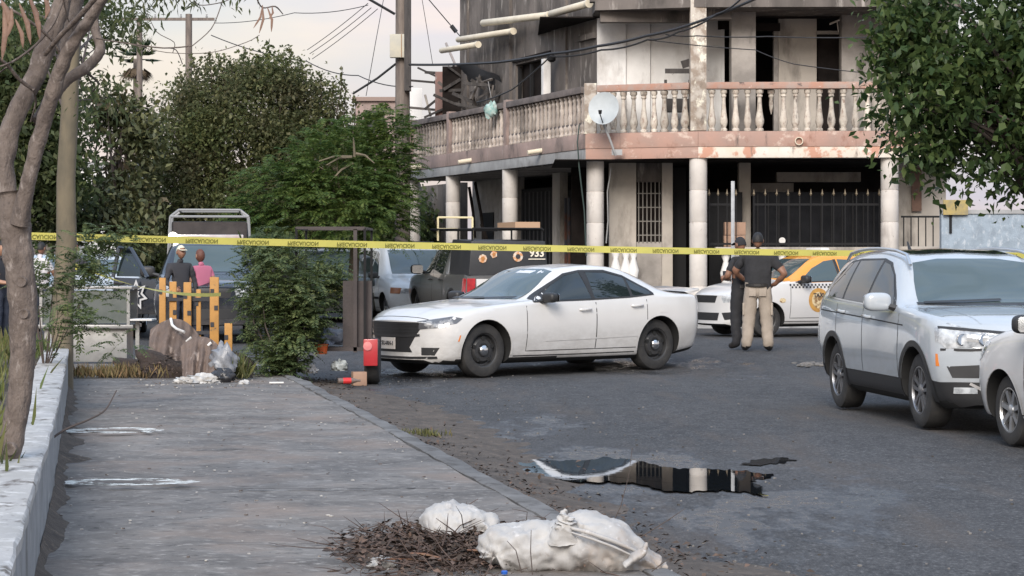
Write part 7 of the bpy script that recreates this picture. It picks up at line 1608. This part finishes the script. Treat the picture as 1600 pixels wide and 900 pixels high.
# ================================================================ FOREGROUND SACKS AND DEBRIS
m_sack = M('woven white sack', (.42, .41, .395), .7, (.32, .31, .30), scale=4, bump=.35, bscale=70, bdist=.004, stains=(((.34, .27, .215), 4, .54, .76, (1, 1, 1)), ((.17, .125, .095), 9, .63, .78, (1, 1, 1)), ((.50, .49, .48), 16, .58, .68, (1, 1, 1))))
def cloth_tube(path, radii, nu=64, nv=90, squash=.8, seed=1, knots=(), zmin=.14):
    P = catmull([np.array(p) for p in path], nv // (len(path) - 1)); Rr = [float(x) for x in np.interp(np.linspace(0, 1, len(P)), np.linspace(0, 1, len(radii)), radii)]
    V = []
    for i, p in enumerate(P):
        t = P[min(i + 1, len(P) - 1)] - P[max(i - 1, 0)]; t = Vector(t).normalized(); u = t.cross(Vector((0, 0, 1))).normalized(); w_ = u.cross(t)
        for k in range(nu):
            q = 2 * math.pi * k / nu; d = u * math.cos(q) + w_ * math.sin(q) * squash; pt_ = Vector(p) + d * Rr[i]
            f = .020 * fbm(pt_.x * 3, pt_.y * 3 + pt_.z * 4, 2.2, 5, seed) + .010 * (1 - 2 * abs(fbm(pt_.x * 5 + pt_.z * 3, pt_.y * 5 - pt_.z * 2, 1.6, 3, seed + 6))) - .007 * abs(fbm(pt_.x * 9 + pt_.z * 7, pt_.y * 9 + pt_.z * 5, 2.2, 4, seed + 11)) + .007 * fbm(pt_.x * 6 + pt_.z * 9, pt_.y * 5, 3.0, 4, seed + 3); rid = 0
            for kc, kr in knots:                              # folds radiating from a tied knot
                dd = pt_ - Vector(kc); rr_ = dd.length; an = math.atan2(dd.z, dd.x); rid += .020 * math.sin(an * 9 + 2 * math.sin(an * 2)) * math.exp(-(rr_ / kr) ** 2)
            pt_ += d * (f + rid)
            if pt_.z < zmin: pt_.z = zmin + .2 * (pt_.z - zmin)
            V.append(pt_)
    n = nu; return MB().add(V, [(i * n + k, i * n + (k + 1) % n, (i + 1) * n + (k + 1) % n, (i + 1) * n + k) for i in range(len(P) - 1) for k in range(n)] + [tuple(range(n))[::-1]])
k10 = 10.1 / F_PX
def pz(px, py, Y=10.1): p = at(px, py, Y); return (p.x, p.y, p.z)
sb_ = thing('tied_sack', 'long white woven sack tied in the middle lying on the debris', 'sack', (at(900, 900, 10.1).x, 10.1, SWZ))
kn = pz(884, 812, 9.95)
cloth_tube([pz(764, 878), pz(775, 862), pz(815, 856), pz(862, 856), pz(905, 850), pz(955, 858), pz(1000, 878), pz(1046, 899)], [14 * k10, 44 * k10, 52 * k10, 50 * k10, 60 * k10, 56 * k10, 34 * k10, 4 * k10], seed=4, knots=((kn, .16), (pz(775, 862), .12), (pz(1030, 890), .12))).build('sack_body', m_sack, sb_, world=True, smooth=80)
cloth_tube([pz(884, 840, 9.98), pz(882, 818, 9.95), pz(880, 803, 9.95), pz(884, 795, 9.95)], [26 * k10, 16 * k10, 9 * k10, 2 * k10], 28, 30, 1, 7, ((pz(882, 818, 9.95), .05),)).build('tied_ear', m_sack, sb_, world=True, smooth=80)
MB().tube([pz(888, 824, 9.92), pz(920, 832, 9.90), pz(960, 846, 9.90), pz(1005, 866, 9.95)], [.008, .011, .012, .006], 6).build('rolled_seam', m_sack, sb_, world=True, smooth=70); MB().tube([pz(893, 832, 9.905), pz(925, 842, 9.89), pz(960, 855, 9.89), pz(1000, 874, 9.94)], [.004, .007, .007, .004], 6).build('rolled_seam', m_sack, sb_, world=True, smooth=70)
cloth_tube([pz(975, 884, 9.9), pz(990, 872, 9.9), pz(1005, 860, 9.9), pz(1011, 847, 9.9)], [9 * k10, 12 * k10, 9 * k10, 2 * k10], 20, 24, .5, 9).build('sack_mouth', m_sack, sb_, world=True, smooth=80)
s2 = thing('slumped_sack', 'round slumped white sack half buried in twigs', 'sack', (at(730, 880, 10.75).x, 10.75, SWZ)); k11 = 10.75 / F_PX
cloth_tube([pz(666, 838, 10.75), pz(678, 830, 10.75), pz(704, 828, 10.75), pz(731, 830, 10.75), pz(764, 834, 10.75), pz(782, 844, 10.75)], [12 * k11, 40 * k11, 50 * k11, 47 * k11, 36 * k11, 6 * k11], seed=14, knots=((pz(676, 857, 10.65), .14), (pz(776, 837, 10.65), .10)), squash=.85).build('sack_body', m_sack, s2, world=True, smooth=80)
o = MB().blob((0, 0, 0), (.07, .06, .035), 41, .3, 24, 14).build('small_bag', M('white rag', (.6, .6, .58)), smooth=70); o.location = at(597, 882, 10.2); tag(o, 'little crumpled white bag left of the slumped sack', 'bag')
o = MB().lathe([(.014, 0), (.016, .012), (.012, .016), (.001, .016)], (0, 0, 0), 12).build('blue_scrap', M('blue plastic', (.02, .10, .42), .4)); o.location = at(788, 897, 9.85); tag(o, 'small blue plastic scrap beside the tied sack', 'plastic scrap')
# mound of twigs, bark and dead leaves
def heap_h(x, y):
    px = x / y * F_PX + 800; u = (px - (720 if y > 10.2 else 700)) / 230; v = (y - 10.75) / .75; return max(0, .06 * (1 - u * u) * (1 - v * v)) if abs(u) < 1 and abs(v) < 1 else 0
V = []; nx, ny = 60, 30; xs_ = np.linspace(-.95, 1.0, nx); ys_ = np.linspace(9.0, 11.4, ny)
for y in ys_:
    for x in xs_: h_ = heap_h(x, y); V.append((x, y, SWZ - .03 + h_ * 1.2 + (.025 * fbm(x, y, 7, 4, 3) if h_ > 0 else -.3)))
tag(MB().add(V, [(j * nx + i, j * nx + i + 1, (j + 1) * nx + i + 1, (j + 1) * nx + i) for j in range(ny - 1) for i in range(nx - 1)]).build('debris_mound', M('leaf mould', (.05, .035, .028), .95, (.095, .062, .045), scale=14, bump=1, bscale=60, bdist=.03), smooth=60), 'dark mound of leaf mould and twigs under the white sacks', 'debris', kind='stuff')
r = random.Random(77); tw = MB()
def rnd_heap():
    while True:
        Y = r.gauss(10.55, .38); px = r.gauss(725, 95)
        if (px < 770 or Y > 10.45 or r.random() < .12) and 520 < px < 1060 and 9.4 < Y < 11.3: return (px - 800) / F_PX * Y, Y
for i in range(750):
    x, y = rnd_heap(); z = SWZ + .015 + heap_h(x, y) * r.uniform(.4, 1.25); L_ = r.uniform(.05, .30); a = r.uniform(0, 6.3); e_ = r.gauss(.05, .28); d = Vector((math.cos(a) * math.cos(e_), math.sin(a) * math.cos(e_), math.sin(e_))); p = Vector((x, y, z)); k_ = Vector((r.gauss(0, .02), r.gauss(0, .02), r.gauss(0, .015)))
    R0 = r.uniform(.0015, .0045); tw.tube([p, p + d * L_ * .5 + k_, p + d * L_ + k_ * .3], [R0, R0 * .8, R0 * .3], 4, cap=False)
tag(tw.build('twigs', M('dry twig', (.105, .07, .055), .9, (.05, .035, .03), scale=3)), 'dry twigs scattered over the debris mound', 'twigs', kind='stuff')
rng = np.random.default_rng(88); P = []
for i in range(2600): x, y = rnd_heap(); P.append((x, y, SWZ + .02 + heap_h(x, y) * 1.15 + r.uniform(0, .02)))
for i in range(900):
    a_ = r.uniform(0, 6.3); q_ = r.random() ** .5; P.append((gp(275, 592, SWZ).x + .85 * q_ * math.cos(a_), gp(275, 592, SWZ).y + .5 + .62 * q_ * math.sin(a_), SWZ + .26 * (1 - q_ * q_) + r.uniform(0, .03)))
for i in range(3600): y = 8 + 20 * r.random() ** 1.3; P.append((kerb_x(y) + .17 + abs(r.gauss(0, .33)), y, .055 + r.uniform(0, .02)))
P = np.array(P); nP = len(P); ax = rand_dirs(nP, rng); ax[:, 2] *= .3; ax /= np.linalg.norm(ax, axis=1, keepdims=True); nr = rand_dirs(nP, rng) * .5; nr[:, 2] += 1; L = .045 * rng.uniform(.4, 1.2, nP)
P[3500:, 2] -= np.clip((P[3500:, 0] - np.array([kerb_x(y) for y in P[3500:, 1]]) - .17) * .09, 0, .05)
tag(link('leaf_litter', leaves_mesh('leaf_litter', P, ax, nr, L, L * .28, .4), M('dead leaf', (.105, .07, .05), .85, (.06, .042, .032), scale=2, island=.6)), 'dead brown leaves littering the gutter and debris mound', 'leaf litter', kind='stuff')
# upright weeds stems and bark strips that stand out
def stem(label, pts, r0=.0028):
    o = thing('dry_stem', label, 'twig', at(*pts[0])); p = [at(*q) for q in pts]; MB().tube(p, [r0, r0 * .8] + [r0 * .5] * (len(p) - 2), 5).build('stem', m_bark3, o, world=True)
stem('tall dry stem standing up behind the tied sack', [(945, 845, 10.4), (970, 790, 10.4), (982, 745, 10.4), (988, 700, 10.4)]); stem('dry stem leaning right beyond the tied sack', [(1000, 840, 10.3), (1040, 815, 10.3), (1070, 795, 10.3), (1055, 805, 10.3)][:3]); stem('crooked twig in front of the slumped sack', [(733, 858, 10.2), (735, 838, 10.2), (746, 822, 10.2)]); stem('twin stems rising before the tied sack', [(815, 895, 9.7), (806, 860, 9.7), (792, 845, 9.7)]); stem('straight stem before the tied sack', [(832, 898, 9.7), (829, 862, 9.7), (830, 828, 9.7)]); stem('dry twig sticking out beyond the end of the tied sack', [(1018, 893, 9.8), (1035, 880, 9.8), (1058, 865, 9.8)]); stem('bent twig behind the sacks at the kerb', [(822, 815, 11.2), (824, 800, 11.2), (800, 795, 11.2)]); stem('long twig lying left of the small bag', [(555, 905, 10.1), (572, 878, 10.1), (590, 858, 10.1), (640, 868, 10.1)], .004)
m_bks = M('reddish bark strip', (.15, .075, .05), .85, (.26, .16, .08), scale=4, lo=.45, hi=.6)
for i, (px, py, L_, a, lb) in enumerate(((640, 876, .22, .2, 'reddish strip of bark below the small white bag'), (664, 868, .16, -.3, 'ochre strip of bark beside the slumped sack'), (700, 876, .14, .5, 'curled strip of bark under the slumped sack'), (750, 862, .12, -.2, 'strip of bark between the two sacks'))):
    o = MB().tube([(-L_ / 2, 0, 0), (0, 0, .012), (L_ / 2, 0, 0)], [.01, .018, .008], 5).build('bark_strip', m_bks, smooth=60); o.location = at(px, py, 10.15); o.rotation_euler = (0, .1, a); o.scale = (1, .9, .45); tag(o, lb, 'bark')
# pebbles and crumbs of tarmac on the road
pb_ = MB()
for i in range(420):
    y = r.uniform(10.5, 30); x = kerb_x(y) + .6 + abs(r.gauss(0, 1.6)); s_ = r.uniform(.006, .02); pb_.box((x, y, rise(y) + .012 * math.sin(x * .9 + y * .3) + s_ * .25), (s_, s_ * .8, s_ * .6), r.uniform(0, 3))
tag(pb_.build('road_grit', M('road grit', (.18, .17, .16), .9, (.06, .055, .05), scale=3, lo=.48, hi=.52)), kind='stuff')
rb = MB()
for i in range(46): p = at(r.gauss(1268, 11), 400, 31.1); s_ = r.uniform(.015, .05); rb.blob((p.x, 31.1 + r.gauss(0, .3), rise(31.1) + s_ * .2), (s_, s_ * .8, s_ * .5), i, .3, 7, 5)
tag(rb.build('rubble', M('broken asphalt', (.09, .088, .085), .9, (.16, .15, .14), scale=4)), 'small heap of broken asphalt behind the SUV rear wheel', 'rubble', kind='stuff')
print('OBJECTS', len(bpy.data.objects), 'TRIS', sum(len(o.data.polygons) for o in bpy.data.objects if o.type == 'MESH'))
